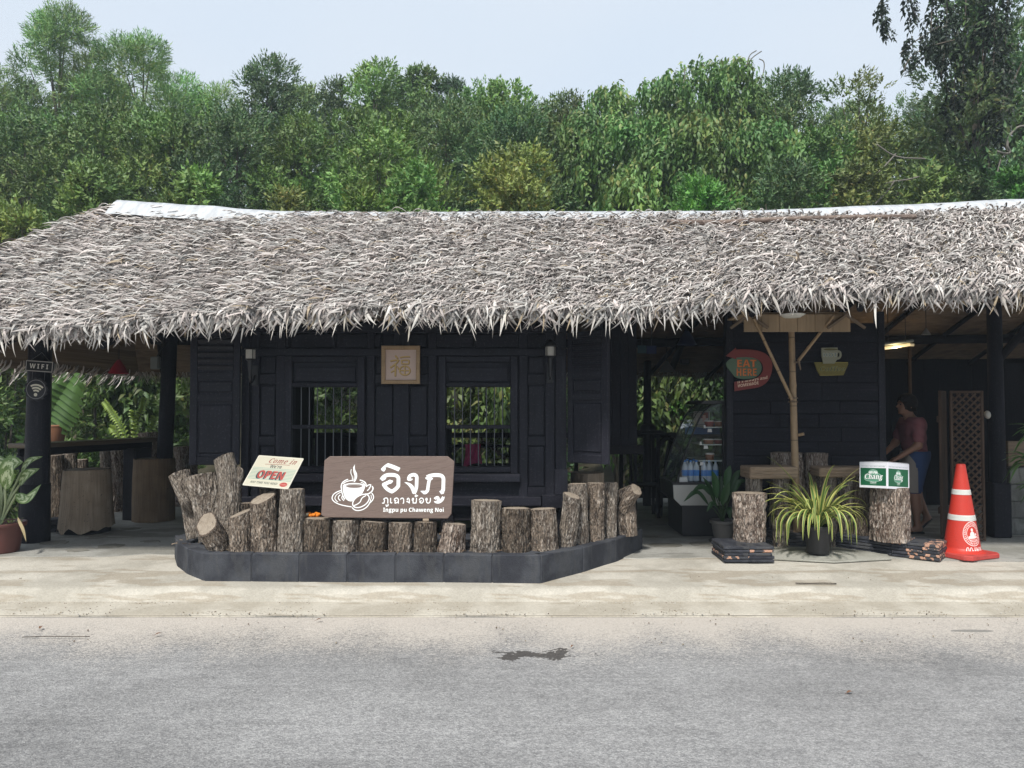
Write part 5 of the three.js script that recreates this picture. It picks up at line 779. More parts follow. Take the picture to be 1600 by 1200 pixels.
// ---- traffic cone
{
  const d = 7.52, t = thing('traffic_cone', 'red traffic cone with two white bands and a round white emblem, by the lattice panel', 'cone', [XX(1499, d), FL, -d], 0.0), H = YY(725.5, d) - FL, r0 = 0.158, r1 = 0.040, b0 = 0.045;
  const prof = [[r0 + 0.045, b0 - 0.002], [r0 + 0.03, b0 + 0.012], [r0 + 0.004, b0 + 0.03], [r0, b0 + 0.05]]; for (let k = 1; k <= 24; k++) prof.push([lerp(r0, r1, k / 24), lerp(b0 + 0.05, H, k / 24)]); prof.push([r1 - 0.008, H + 0.004], [r1 - 0.014, H - 0.01], [r1 - 0.014, H - 0.1]);
  const map = canvasTex(2048, 1024, (g, W, Hh) => {
    const R = rng(41); g.fillStyle = '#bf3426'; g.fillRect(0, 0, W, Hh); for (let i = 0; i < 3000; i++) { g.fillStyle = R() < 0.5 ? 'rgba(110,26,18,0.16)' : 'rgba(255,150,130,0.09)'; g.fillRect(R() * W, R() * Hh, 2 + 26 * R(), 1 + 5 * R()); }
    for (let i = 0; i < 60; i++) { g.strokeStyle = `rgba(90,30,26,${0.1 + 0.2 * R()})`; g.lineWidth = 1 + 2 * R(); const x = R() * W, y = Hh * (0.5 + 0.5 * R()); g.beginPath(); g.moveTo(x, y); g.lineTo(x + 60 * (R() - 0.5), y + 50 * (R() - 0.5)); g.stroke(); }
    const cx = W * 0.5 + 62, cy = Hh * (1 - 0.262), S = 1.38; g.save(); g.translate(cx, cy); g.scale(S * 1.62, S); g.strokeStyle = g.fillStyle = '#f0d9d6'; g.lineWidth = 6; g.beginPath(); g.arc(0, 0, 94, 0, 7); g.stroke(); g.lineWidth = 5; g.beginPath(); g.arc(0, 0, 62, 0, 7); g.stroke();
    for (let k = 0; k < 34; k++) { g.save(); g.rotate(k / 34 * 6.283); g.fillRect(-4, -86, 5 + (k * 5) % 4, 14 + (k % 3) * 2); g.restore(); }
    g.beginPath(); g.arc(-6, -30, 13, 0, 7); g.fill(); blob(g, [[-30, 18], [-34, -14, -4, -18], [22, -14, 20, 8], [30, 16, 8, 22], [-30, 18]]); blob(g, [[-46, 20], [-10, 10, 50, 22], [46, 40, -40, 40], [-52, 34, -46, 20]]); g.beginPath(); g.arc(34, 6, 10, 0, 7); g.fill(); g.fillRect(-34, 46, 70, 5);
    g.restore(); g.fillStyle = '#f0d9d6'; g.save(); g.translate(cx - 8, Hh * (1 - 0.085)); g.scale(1.75, 1.15); g.strokeStyle = '#f0d9d6'; g.lineCap = g.lineJoin = 'round';
    const Sx = (...q) => thick(g, q, 8); Sx([-86, 0], [-86, -26, -74, -28], [-62, -28, -62, 0]); Sx([-48, 0], [-48, -26, -36, -28], [-24, -28, -24, 0]); g.beginPath(); g.arc(-12, -2, 5, 0, 7); g.fill(); Sx([6, -28], [6, -2], [20, 2, 22, -10], [22, -28]); Sx([38, -28], [38, 0], [52, 2, 52, -12], [40, -16, 40, -8]); Sx([68, -2], [64, -28, 78, -28], [90, -24, 86, 0]); Sx([102, -28], [100, 0, 112, 0], [112, -28]); g.restore();
  });
  const body = new THREE.LatheGeometry(prof.map(([x, y]) => new THREE.Vector2(x, y)), 64), p = body.attributes.position, uv = body.attributes.uv;
  for (let i = 0; i < p.count; i++) uv.setXY(i, (uv.getX(i) + 0.5) % 1.0001 === 0 ? 0 : uv.getX(i), p.getY(i) / H);
  body.rotateY(Math.PI); M.cone = std({ map, roughness: 0.48 }); put('cone_body', body, M.cone, t);
  const rAt = (y) => lerp(r0, r1, (y - b0 - 0.05) / (H - b0 - 0.05)); M.band = std({ map: gray(128, 64, fbm(128, 64, 10, 8, 4, 81), (v) => 0.72 + 0.35 * v), color: L3(0.66, 0.66, 0.63), roughness: 0.5 });
  for (const [a, b] of [[0.395, 0.455], [0.672, 0.728]]) put('band', new THREE.LatheGeometry([[rAt(a * H) + 0.0005, a * H], [rAt(a * H) + 0.003, a * H + 0.002], [rAt(b * H) + 0.003, b * H - 0.002], [rAt(b * H) + 0.0005, b * H]].map(([x, y]) => new THREE.Vector2(x, y)), 64), M.band, t);
  M.coneBase = std({ color: L3(0.47, 0.055, 0.045), roughness: 0.6, map: gray(256, 256, fbm(256, 256, 8, 8, 5, 82), (v) => 0.55 + 0.8 * v) });
  const s = 0.235, c = 0.05, sh = shapeOf([[-s + c, -s], [s - c, -s], [s, -s + c], [s, s - c], [s - c, s], [-s + c, s], [-s, s - c], [-s, -s + c]]); const bg = new THREE.ExtrudeGeometry(sh, { depth: 0.028, bevelEnabled: true, bevelThickness: 0.008, bevelSize: 0.008, bevelSegments: 3 }).rotateX(-Math.PI / 2); boxUV(bg, 0, 0, 2); const base = put('base', bg, M.coneBase, t); base.position.y = 0.01; base.rotation.y = 0.42;
}
// ---- glass display counter with its goods
{
  const dn = 8.58, df = 9.34, X = (px) => XX(px, dn), Y = (py) => YY(py, dn);
  const t = thing('display_fridge', 'curved glass display counter with steel band and black base, beside the plank wall', 'display counter');
  const xr = X(1064) + 0.80, pane = [[1056, 754], [1062, 735], [1071, 706], [1082, 677], [1094, 652], [1104, 639], [1114, 632], [1130, 628]].map(([a, b]) => [X(a), Y(b)]);
  const ext = (pts, z0, z1, mat, name, bev = 0.004) => { const g = new THREE.ExtrudeGeometry(shapeOf(pts), { depth: z0 - z1, bevelEnabled: bev > 0, bevelThickness: bev, bevelSize: bev, bevelSegments: 2 }); g.translate(0, 0, z1); return put(name, boxUV(g), mat, t); };
  ext([[X(1065), FL + 0.02], [xr, FL + 0.02], [xr, Y(790)], [X(1065), Y(790)]], -dn - 0.02, -df, M.metalBlack, 'base'); ext([[X(1067), FL], [xr - 0.02, FL], [xr - 0.02, FL + 0.018], [X(1067), FL + 0.018]], -dn - 0.05, -df + 0.03, M.metalBlack, 'plinth', 0);
  ext([[X(1051), Y(758)], [xr, Y(758)], [xr, Y(789.5)], [X(1062.5), Y(789.5)], [X(1052), Y(779)]], -dn, -dn - 0.02, M.steel, 'steel_band', 0.002); ext([[X(1051), Y(758)], [xr, Y(758)], [xr, Y(789)], [X(1063), Y(789)], [X(1052), Y(779)]], -dn - 0.021, -df, M.metalBlack, 'tray', 0.002);
  ext([[X(1050), Y(757.3)], [xr, Y(757.3)], [xr, Y(754)], [X(1050), Y(754)]], -dn + 0.004, -df, M.metalBlack, 'sill', 0.002);
  const crv = curve(pane.map(([x, y]) => V(x, y, 0)));
  put('front_glass', grid(24, 1, (u, v) => { const p = crv.getPoint(u); return V(p.x, p.y, lerp(-dn - 0.03, -df + 0.03, v)); }), M.glass, t);
  const endPts = [...crv.getPoints(24).map((p) => new THREE.Vector2(p.x + 0.004, p.y - 0.004)), new THREE.Vector2(xr, pane[7][1]), new THREE.Vector2(xr, pane[0][1])]; const eg = new THREE.ShapeGeometry(new THREE.Shape(endPts)); const e1 = put('end_glass', eg, M.glass, t); e1.position.z = -dn - 0.015; const e2 = put('end_glass', eg, M.glassDark = new THREE.MeshPhysicalMaterial({ color: L3(0.20, 0.28, 0.27), transmission: 0.75, thickness: 0, roughness: 0.05, side: THREE.DoubleSide }), t); e2.position.z = -df + 0.02;
  const rim = (z, r) => tube([...crv.getPoints(24).map((p) => V(p.x, p.y, z)), V(xr, pane[7][1], z)], r, 60, 7); put('frame', rim(-dn, 0.011), M.metalBlack, t); put('frame', rim(-df + 0.01, 0.011), M.metalBlack, t); put('frame', rim(-dn - 0.28, 0.005), M.metalBlack, t);
  ext([[X(1094), Y(631)], [xr, Y(631)], [xr, Y(626)], [X(1100), Y(626)]], -dn + 0.006, -df, M.metalBlack, 'top_cap', 0.002); ext([[xr - 0.03, Y(757)], [xr, Y(757)], [xr, Y(630)], [xr - 0.03, Y(630)]], -dn - 0.03, -df + 0.03, M.metalBlack, 'back_panel', 0.002); const ps = put('corner_post', board(0.03, 0.86, 0.03, 0.003), M.metalBlack, t); ps.position.set(X(1131), Y(692), -dn - 0.03);
  const shelfY = [721, 695.5, 668].map(Y), shelfX = [X(1094), X(1100), X(1102)];
  shelfY.forEach((y, k) => { const m = put('shelf', board(xr - 0.05 - shelfX[k], 0.012, 0.6, 0.003), M.shelfGlass ??= std({ color: L3(0.55, 0.62, 0.60), roughness: 0.2 }), t); m.position.set((shelfX[k] + xr - 0.05) / 2, y, -dn - 0.38); });
  const bb = put('back_print', slab(shapeOf([[0, 0], [0.42, 0], [0.42, 0.13], [0, 0.13]]), 0.004, 0, 0, 0, 0.42, 0.13), std({ color: L3(0.05, 0.16, 0.42), roughness: 0.6 }), t); bb.position.set(X(1092), Y(682), -df + 0.06);
  const pc = put('picture_print', slab(shapeOf([[0, 0], [0.19, 0], [0.19, 0.17], [0, 0.17]]), 0.004, 0, 0, 0, 0.19, 0.17), std({ roughness: 0.6, map: canvasTex(256, 230, (g) => { g.fillStyle = '#c9c4bd'; g.fillRect(0, 0, 256, 230); g.fillStyle = '#9c5148'; g.fillRect(120, 20, 110, 90); g.fillStyle = '#d9b9a8'; g.fillRect(140, 60, 50, 110); g.strokeStyle = '#3a3c40'; g.lineWidth = 8; g.strokeRect(20, 14, 216, 200); }) }), t); pc.position.set(X(1100), Y(667), -dn - 0.5);
  // drink bottles
  M.pet = new THREE.MeshPhysicalMaterial({ color: L3(0.78, 0.88, 0.96), transmission: 0.5, thickness: 0, roughness: 0.15, side: THREE.DoubleSide }); M.blueLabel = std({ color: L3(0.04, 0.20, 0.55), roughness: 0.5 }); M.greenLabel = std({ color: L3(0.08, 0.26, 0.22), roughness: 0.5 });
  const proto = thing('water_bottle', 'first drink bottle from the left in the front row of the glass counter', 'bottle', [0, 0, 0], 0, 'drink bottles in the glass counter');
  put('body', new THREE.LatheGeometry([[0.001, 0], [0.03, 0], [0.033, 0.01], [0.033, 0.15], [0.03, 0.17], [0.014, 0.2], [0.013, 0.225]].map(([x, y]) => new THREE.Vector2(x, y)), 20), M.pet, proto); put('wrapper', T(cyl(0.0342, 0.0342, 0.065, 20, true), 0, 0.095, 0), M.blueLabel, proto); put('cap', T(cyl(0.0155, 0.015, 0.022, 14), 0, 0.228, 0), M.blueLabel, proto);
  let first = true; const nth = ['first', 'second', 'third', 'fourth', 'fifth', 'sixth'], seen = [0, 0]; for (const [px, dd] of [[1069, 0.12], [1078, 0.12], [1087, 0.12], [1099, 0.1], [1107, 0.1], [1117, 0.12], [1073, 0.3], [1083, 0.3], [1101, 0.3], [1110, 0.3]]) { const o = first ? proto : proto.clone(); if (!first) { o.name = numbered('water_bottle'); scene.add(o); o.userData = { ...proto.userData }; } const row = dd > 0.2 ? 1 : 0; o.userData.label = nth[seen[row]++] + ' drink bottle from the left in the ' + ['front', 'back'][row] + ' row of the glass counter'; first = false; o.position.set(XX(px, dn + dd), Y(754) + 0.004, -dn - dd); }
  const card = (px, py, dd, label, w = 0.05, h = 0.035) => { const p = at(px, py, dn + dd), c = thing('price_card', label, 'card', p.toArray(), 0); put('paper', slab(shapeOf([[-w / 2, 0], [w / 2, 0], [w / 2 - 0.006, h], [-w / 2 + 0.006, h]]), 0.0015, 0.0004, -w / 2, 0, w / 2, h), M.white, c); const f = put('fold', board(w - 0.002, 0.0015, 0.02, 0.0004), M.white, c); f.position.set(0, 0.001, -0.011); c.rotation.x = -0.15; };
  card(1068, 753.5, 0.05, 'large white card at the bottom left of the glass counter', 0.095, 0.055); card(1097, 727, 0.09, 'white price card on the lowest shelf edge'); card(1103, 701, 0.07, 'white price card on the middle shelf edge'); card(1095, 695, 0.1, 'small white card left of the middle shelf', 0.028); card(1109, 675, 0.07, 'white price card on the top shelf edge'); card(1101, 669, 0.1, 'small white card left of the top shelf', 0.03);
  const food = (px, py, dd, w, h, mat, label, name, cat) => { const p = at(px, py, dn + dd), f = thing(name, label, cat, [p.x, p.y, p.z]); put('tub', T(new THREE.LatheGeometry([[0.001, 0], [w * 0.42, 0], [w * 0.5, h * 0.8], [w * 0.52, h * 0.82], [w * 0.5, h * 0.84]].map(([x, y]) => new THREE.Vector2(x, y)), 20), 0, 0.0, 0), mat, f); put('lid', T(new THREE.LatheGeometry([[w * 0.53, h * 0.82], [w * 0.53, h * 0.9], [w * 0.45, h], [0.001, h * 1.02]].map(([x, y]) => new THREE.Vector2(x, y)), 20), 0, 0, 0), M.white, f); };
  M.cakeBrown = std({ color: L3(0.26, 0.13, 0.075), roughness: 0.7 }); M.cakeRed = std({ color: L3(0.20, 0.045, 0.04), roughness: 0.6 });
  food(1107, 694, 0.16, 0.12, 0.06, M.cakeBrown, 'brown food tub with white lid on the middle shelf', 'food_tub', 'food tub'); food(1122, 694, 0.22, 0.1, 0.06, M.cakeRed, 'red food tub behind the brown one on the middle shelf', 'food_tub', 'food tub'); food(1108, 667, 0.16, 0.11, 0.075, M.cakeRed, 'red food tub with white lid on the top shelf', 'food_tub', 'food tub'); food(1123, 667, 0.2, 0.1, 0.07, M.cakeBrown, 'brown food tub at the right of the top shelf', 'food_tub', 'food tub'); food(1109, 720, 0.18, 0.10, 0.09, M.cakeBrown, 'tall brown food tub on the lowest shelf', 'food_tub', 'food tub');
}
// ---- wall signs on the plank wall
{
  const d = 8.43;
  const map = canvasTex(1024, 1024, (g, W) => {
    const R = rng(51); g.fillStyle = '#7b2f2b'; g.fillRect(0, 0, W, W); for (let i = 0; i < 1500; i++) { g.fillStyle = `rgba(${R() < 0.5 ? '70,24,22' : '150,78,66'},0.2)`; g.fillRect(R() * W, R() * W, 4 + 30 * R(), 2 + 6 * R()); }
    g.fillStyle = '#e6cdb4'; g.save(); g.translate(250, 880); g.rotate(-0.16); g.font = 'italic 700 92px serif'; g.fillText("it's always and", 0, -46); g.font = '700 96px sans-serif'; g.scale(0.86, 1); g.fillText('HOMEMADE', 0, 48); g.restore();
  });
  const map2 = canvasTex(1024, 700, (g, W, H) => {
    const R = rng(52); g.fillStyle = '#56705a'; g.fillRect(0, 0, W, H); for (let i = 0; i < 1500; i++) { g.fillStyle = `rgba(${R() < 0.5 ? '54,76,58' : '130,156,126'},0.2)`; g.fillRect(R() * W, R() * H, 4 + 30 * R(), 2 + 6 * R()); }
    g.textAlign = 'center'; g.font = '700 300px sans-serif'; for (const [s, y, sx] of [['EAT', 330, 1.06], ['HERE', 590, 0.78]]) { g.save(); g.translate(560, y); g.scale(sx, 1); g.fillStyle = '#3f4a2e'; g.fillText(s, 8, 8); g.fillStyle = '#d27a35'; g.fillText(s, 0, 0); g.strokeStyle = '#b24d2a'; g.lineWidth = 8; g.strokeText(s, 0, 0); g.strokeStyle = '#e9bf7a'; g.lineWidth = 3; g.setLineDash([6, 26]); g.strokeText(s, 0, 0); g.restore(); }
  });
  const c = at(1170, 578, d), t = thing('eat_here_sign', 'metal sign with orange EAT HERE on green inside a dark red curved arrow', 'sign', c.toArray()), u = d / F;
  const q = (px, py) => [(px - 1170) * u, (578 - py) * u];
  // arrow: head at the left top, band bending round the right side to the lower left
  const s = new THREE.Shape(), m = (f, ...a) => s[f](...a.flatMap((x) => q(...x)));
  m('moveTo', [1134.5, 556]); m('lineTo', [1149.5, 543.5]); m('lineTo', [1150, 546.5]); m('bezierCurveTo', [1172, 545], [1206, 546], [1206, 572]); m('bezierCurveTo', [1205, 592], [1196, 603], [1180, 606]); m('lineTo', [1147, 611]); m('lineTo', [1147, 597]); m('bezierCurveTo', [1170, 593], [1186, 596], [1192, 578]); m('bezierCurveTo', [1194, 558], [1172, 556], [1150, 558.5]); m('lineTo', [1150, 561]); m('lineTo', [1134.5, 556]);
  const [ax, ay] = q(1134, 612), [bx, by] = q(1206, 543); put('arrow', slab(s, 0.012, 0.002, ax, ay, bx, by), std({ map, roughness: 0.55 }), t);
  const s2 = new THREE.Shape(), m2 = (f, ...a) => s2[f](...a.flatMap((x) => q(...x))); m2('moveTo', [1134.8, 568]); m2('bezierCurveTo', [1140, 559], [1150, 557], [1166, 556.5]); m2('bezierCurveTo', [1196, 556], [1197, 586], [1176, 591]); m2('bezierCurveTo', [1164, 593], [1153, 592], [1148, 588]); m2('lineTo', [1136, 573]); m2('lineTo', [1134.8, 568]);
  const [cx0, cy0] = q(1134.5, 593), [dx0, dy0] = q(1193, 556); const g2 = put('green_panel', slab(s2, 0.012, 0.002, cx0, cy0, dx0, dy0), std({ map: map2, roughness: 0.55 }), t); g2.position.z = -0.018;
}
{
  const d = 8.43, u = d / F, c = at(1297, 566, d), t = thing('coffee_sign', 'small cup shaped sign reading HOT above a yellow green saucer, on the plank wall', 'sign', c.toArray()), q = (px, py) => [(px - 1297) * u, (566 - py) * u];
  const cup = canvasTex(400, 400, (g, W) => { g.fillStyle = '#8f917f'; g.fillRect(0, 0, W, W); g.fillStyle = '#5d5a2e'; g.beginPath(); g.ellipse(170, 50, 130, 26, 0, 0, 7); g.fill(); g.fillStyle = '#4a5c62'; g.font = '700 130px sans-serif'; g.fillText('HOT', 26, 230); g.strokeStyle = '#cfd3c8'; g.lineWidth = 5; g.strokeText('HOT', 26, 230); g.fillStyle = '#6f6f5e'; for (let k = 0; k < 200; k++) g.fillRect((k * 97) % 400, (k * 53) % 400, 3, 3); });
  const sau = canvasTex(512, 256, (g, W, H) => { g.fillStyle = '#6d6426'; g.fillRect(0, 0, W, H); g.strokeStyle = '#9c9346'; g.lineWidth = 10; g.strokeRect(6, 6, W - 12, H - 12); g.fillStyle = '#8f8a4e'; for (let k = 0; k < 240; k++) g.fillRect((k * 131) % W, (k * 71) % H, 4, 3); g.font = 'italic 700 120px serif'; g.fillStyle = '#3c4a33'; g.fillText('Coffee', 70, 170); g.strokeStyle = '#b4ad72'; g.lineWidth = 2.5; g.strokeText('Coffee', 70, 170); });
  const s = new THREE.Shape(); const m = (f, ...a) => s[f](...a.flatMap((x) => q(...x))); m('moveTo', [1282.5, 544]); m('lineTo', [1307, 543.5]); m('lineTo', [1307.5, 548]); m('bezierCurveTo', [1315, 546], [1316, 562], [1306, 562]); m('lineTo', [1302, 568]); m('lineTo', [1285, 568]); m('lineTo', [1282.5, 556]); m('lineTo', [1282.5, 544]);
  const h = new THREE.Path(); const mh = (f, ...a) => h[f](...a.flatMap((x) => q(...x))); mh('moveTo', [1307.5, 551]); mh('bezierCurveTo', [1311.5, 550], [1312, 558], [1307, 558.5]); mh('lineTo', [1307.5, 551]); s.holes.push(h);
  const [a, b] = q(1282, 568.5), [e, f] = q(1316, 543); const cm = put('cup', slab(s, 0.012, 0.002, a, b, e, f), std({ map: cup, roughness: 0.6 }), t); cm.position.z = 0.016;
  const [a2, b2] = q(1271, 587), [e2, f2] = q(1325, 566); put('saucer', slab(shapeOf([q(1272, 566.5), q(1324, 566), q(1324, 570), q(1317, 586), q(1281, 587), q(1276, 579)]), 0.012, 0.002, a2, b2, e2, f2), std({ map: sau, roughness: 0.6 }), t);
}
// ---- cards under the roof by the passage, small speaker
{
  const c = (px, py, d, w, h, col, label) => { const t = thing('hanging_card', label, 'card', at(px, py, d).toArray()); put('card', board(w, h, 0.006, 0.002), std({ color: L3(...col), roughness: 0.7 }), t); put('string', rod(V(0, h / 2, 0), V(0, h / 2 + 0.5, 0), 0.002, 0.002, 5), M.ironBar, t); };
  c(1003, 546, 9.6, 0.11, 0.1, [0.02, 0.07, 0.09], 'dark teal card hanging under the roof beside the cabin'); c(1018, 546.5, 9.6, 0.125, 0.1, [0.01, 0.022, 0.10], 'dark blue card hanging under the roof beside the teal one');
  const sp = thing('small_speaker', 'small dark speaker fixed under the back eave', 'speaker', at(1070, 565, 10.9).toArray()); put('case', board(0.12, 0.075, 0.08, 0.006), M.metalBlack, sp); const gr = put('grille', board(0.10, 0.058, 0.006, 0.002), M.ironBar, sp); gr.position.z = 0.043;
}
// ---- back of the passage: dark rails, high table and chair in silhouette
{
  const d = 11.6, fence = thing('back_railing', 'dark railing across the back of the passage', 'railing'); const b = (n, px0, px1, py0, py1, th) => { const m = put(n, board(XX(px1, d) - XX(px0, d), YY(py0, d) - YY(py1, d), th, 0.006), M.blackWood, fence); m.position.set((XX(px0, d) + XX(px1, d)) / 2, (YY(py0, d) + YY(py1, d)) / 2, -d); };
  b('top_rail', 820, 1140, 676, 684, 0.08); b('bottom_rail', 820, 1140, 764, 778, 0.06); for (const px of [830, 900, 970, 1046, 1130]) b('rail_post', px - 3, px + 3, 684.5, 790, 0.06);
  const t = thing('high_table', 'small black high table in the dark passage behind the logs', 'table', [XX(1006, 10.2), FL, -10.2]); const y = YY(676, 10.2) - FL; const tp = put('top', board(0.44, 0.05, 0.5, 0.01), M.blackWood, t); tp.position.y = y; for (const sx of [-1, 1]) for (const sz of [-1, 1]) { const l = put('leg', board(0.04, y - 0.03, 0.04, 0.004), M.blackWood, t); l.position.set(sx * 0.15, (y - 0.03) / 2, sz * 0.18); } const cl = put('shelf', board(0.36, 0.03, 0.40, 0.005), M.blackWood, t); cl.position.y = 0.42;
  const cap = thing('dark_cap', 'dark cap lying on the high table', 'cap', [XX(1012, 10.15), FL + y + 0.026, -10.15]); put('crown', new THREE.LatheGeometry([[0.11, 0], [0.105, 0.05], [0.08, 0.085], [0.001, 0.1]].map(([x, z]) => new THREE.Vector2(x, z)), 24), M.metalBlack, cap); put('brim', T(board(0.16, 0.008, 0.12, 0.003).clone(), 0.08, 0.01, 0.08), M.metalBlack, cap);
  const ch = thing('curved_chair', 'dark chair of bent branches beside the high table', 'chair', [XX(1046, 10.5), FL, -10.5]); const tb = (n, pts, r) => put(n, tube(pts.map((p) => V(...p)), r, 24, 8), M.blackWood, ch);
  tb('back_hoop', [[-0.2, 0.45, 0], [-0.18, 0.85, -0.02], [-0.02, 1.02, -0.04], [0.14, 0.86, -0.02], [0.18, 0.45, 0]], 0.035); const st = put('seat', T(board(0.44, 0.05, 0.4, 0.012).clone(), 0, 0.45, 0.1), M.blackWood, ch); for (const [x, z] of [[-0.18, -0.05], [0.18, -0.05], [-0.18, 0.27], [0.18, 0.27]]) tb('leg', [[x, 0, z], [x * 0.95, 0.22, z], [x, 0.44, z]], 0.022); tb('back_slat', [[-0.08, 0.46, 0], [-0.05, 0.7, -0.03], [0.0, 0.98, -0.04]], 0.02); tb('back_slat', [[0.08, 0.46, 0], [0.03, 0.7, -0.03], [0.0, 0.98, -0.04]], 0.02);
}
// ---- seen through the barred windows
{
  const cl = thing('pink_cloth', 'crumpled pink cloth hanging behind the bars of the right window', 'cloth', at(739, 694, 9.0).toArray());
  const w = 0.19, h = 0.23; put('cloth', merge([grid(16, 18, (u, v) => { const x = (u - 0.5) * w, k = v * h; return V(x + 0.012 * Math.sin(v * 5 + u * 3), -k + 0.03 * Math.sin(u * 3.1) * (v > 0.8 ? 1 : v) - 0.05 * v * (1 - u), 0.03 + 0.02 * Math.sin(u * 14 + v * 2) + 0.012 * N3(u * 6, v * 6, 2)); }), grid(16, 8, (u, v) => { const x = (u - 0.5) * w; return V(x, 0.003 * Math.sin(u * 9), 0.03 - v * 0.1 + 0.008 * Math.sin(u * 12)); })]), std({ color: L3(0.80, 0.12, 0.30), roughness: 0.9 }), cl);
  const rail = thing('cloth_rail', 'dark rail carrying the pink cloth inside the cabin', 'rail', at(748, 697, 9.03).toArray()); put('bar', board(0.86, 0.035, 0.05, 0.006), M.blackWood, rail); for (const x of [-0.38, 0.38]) { const m = put('foot', board(0.05, 0.62, 0.05, 0.006), M.blackWood, rail); m.position.set(x, -0.33, 0); }
  let sd = 210; const br = (pts, r, label) => logThing('bare_branch', label, 'branch', null, [[pts.map(([x, y, d]) => at(x, y, d)), r, { seed: sd++, lump: 0.1, rough: 0.05 }]], M.barkPale);
  br([[752, 691, 10.35], [768, 699, 10.3], [783, 711, 10.25], [789, 716, 10.2]], [0.03, 0.028, 0.02], 'pale curved branch behind the right window, right of the pink cloth'); br([[708, 706, 10.3], [716, 698, 10.3], [722, 694, 10.3]], [0.03, 0.035, 0.02], 'short bent branch behind the right window, left of the pink cloth'); br([[528, 697, 10.4], [542, 698, 10.35], [552, 701, 10.3], [560, 701, 10.3]], [0.045, 0.03, 0.02], 'pale driftwood branch behind the left window'); br([[539, 684, 10.4], [543, 692, 10.4], [548, 699, 10.35]], [0.012, 0.02, 0.03], 'short upright branch on the driftwood behind the left window');
  const s = thing('tree_stump', 'brown stump top seen below the right shutter behind the logs', 'stump', [XX(917, 8.5), FL, -8.5]); const L = logGeo([V(0, 0, 0), V(0, 0.3, 0), V(0, YY(738, 8.5) - FL, 0)], [0.2, 0.19, 0.18], { seed: 300 }); put('bark', L.bark, M.bareWood, s); put('sawn_end', L.cap, M.cut, s);
}
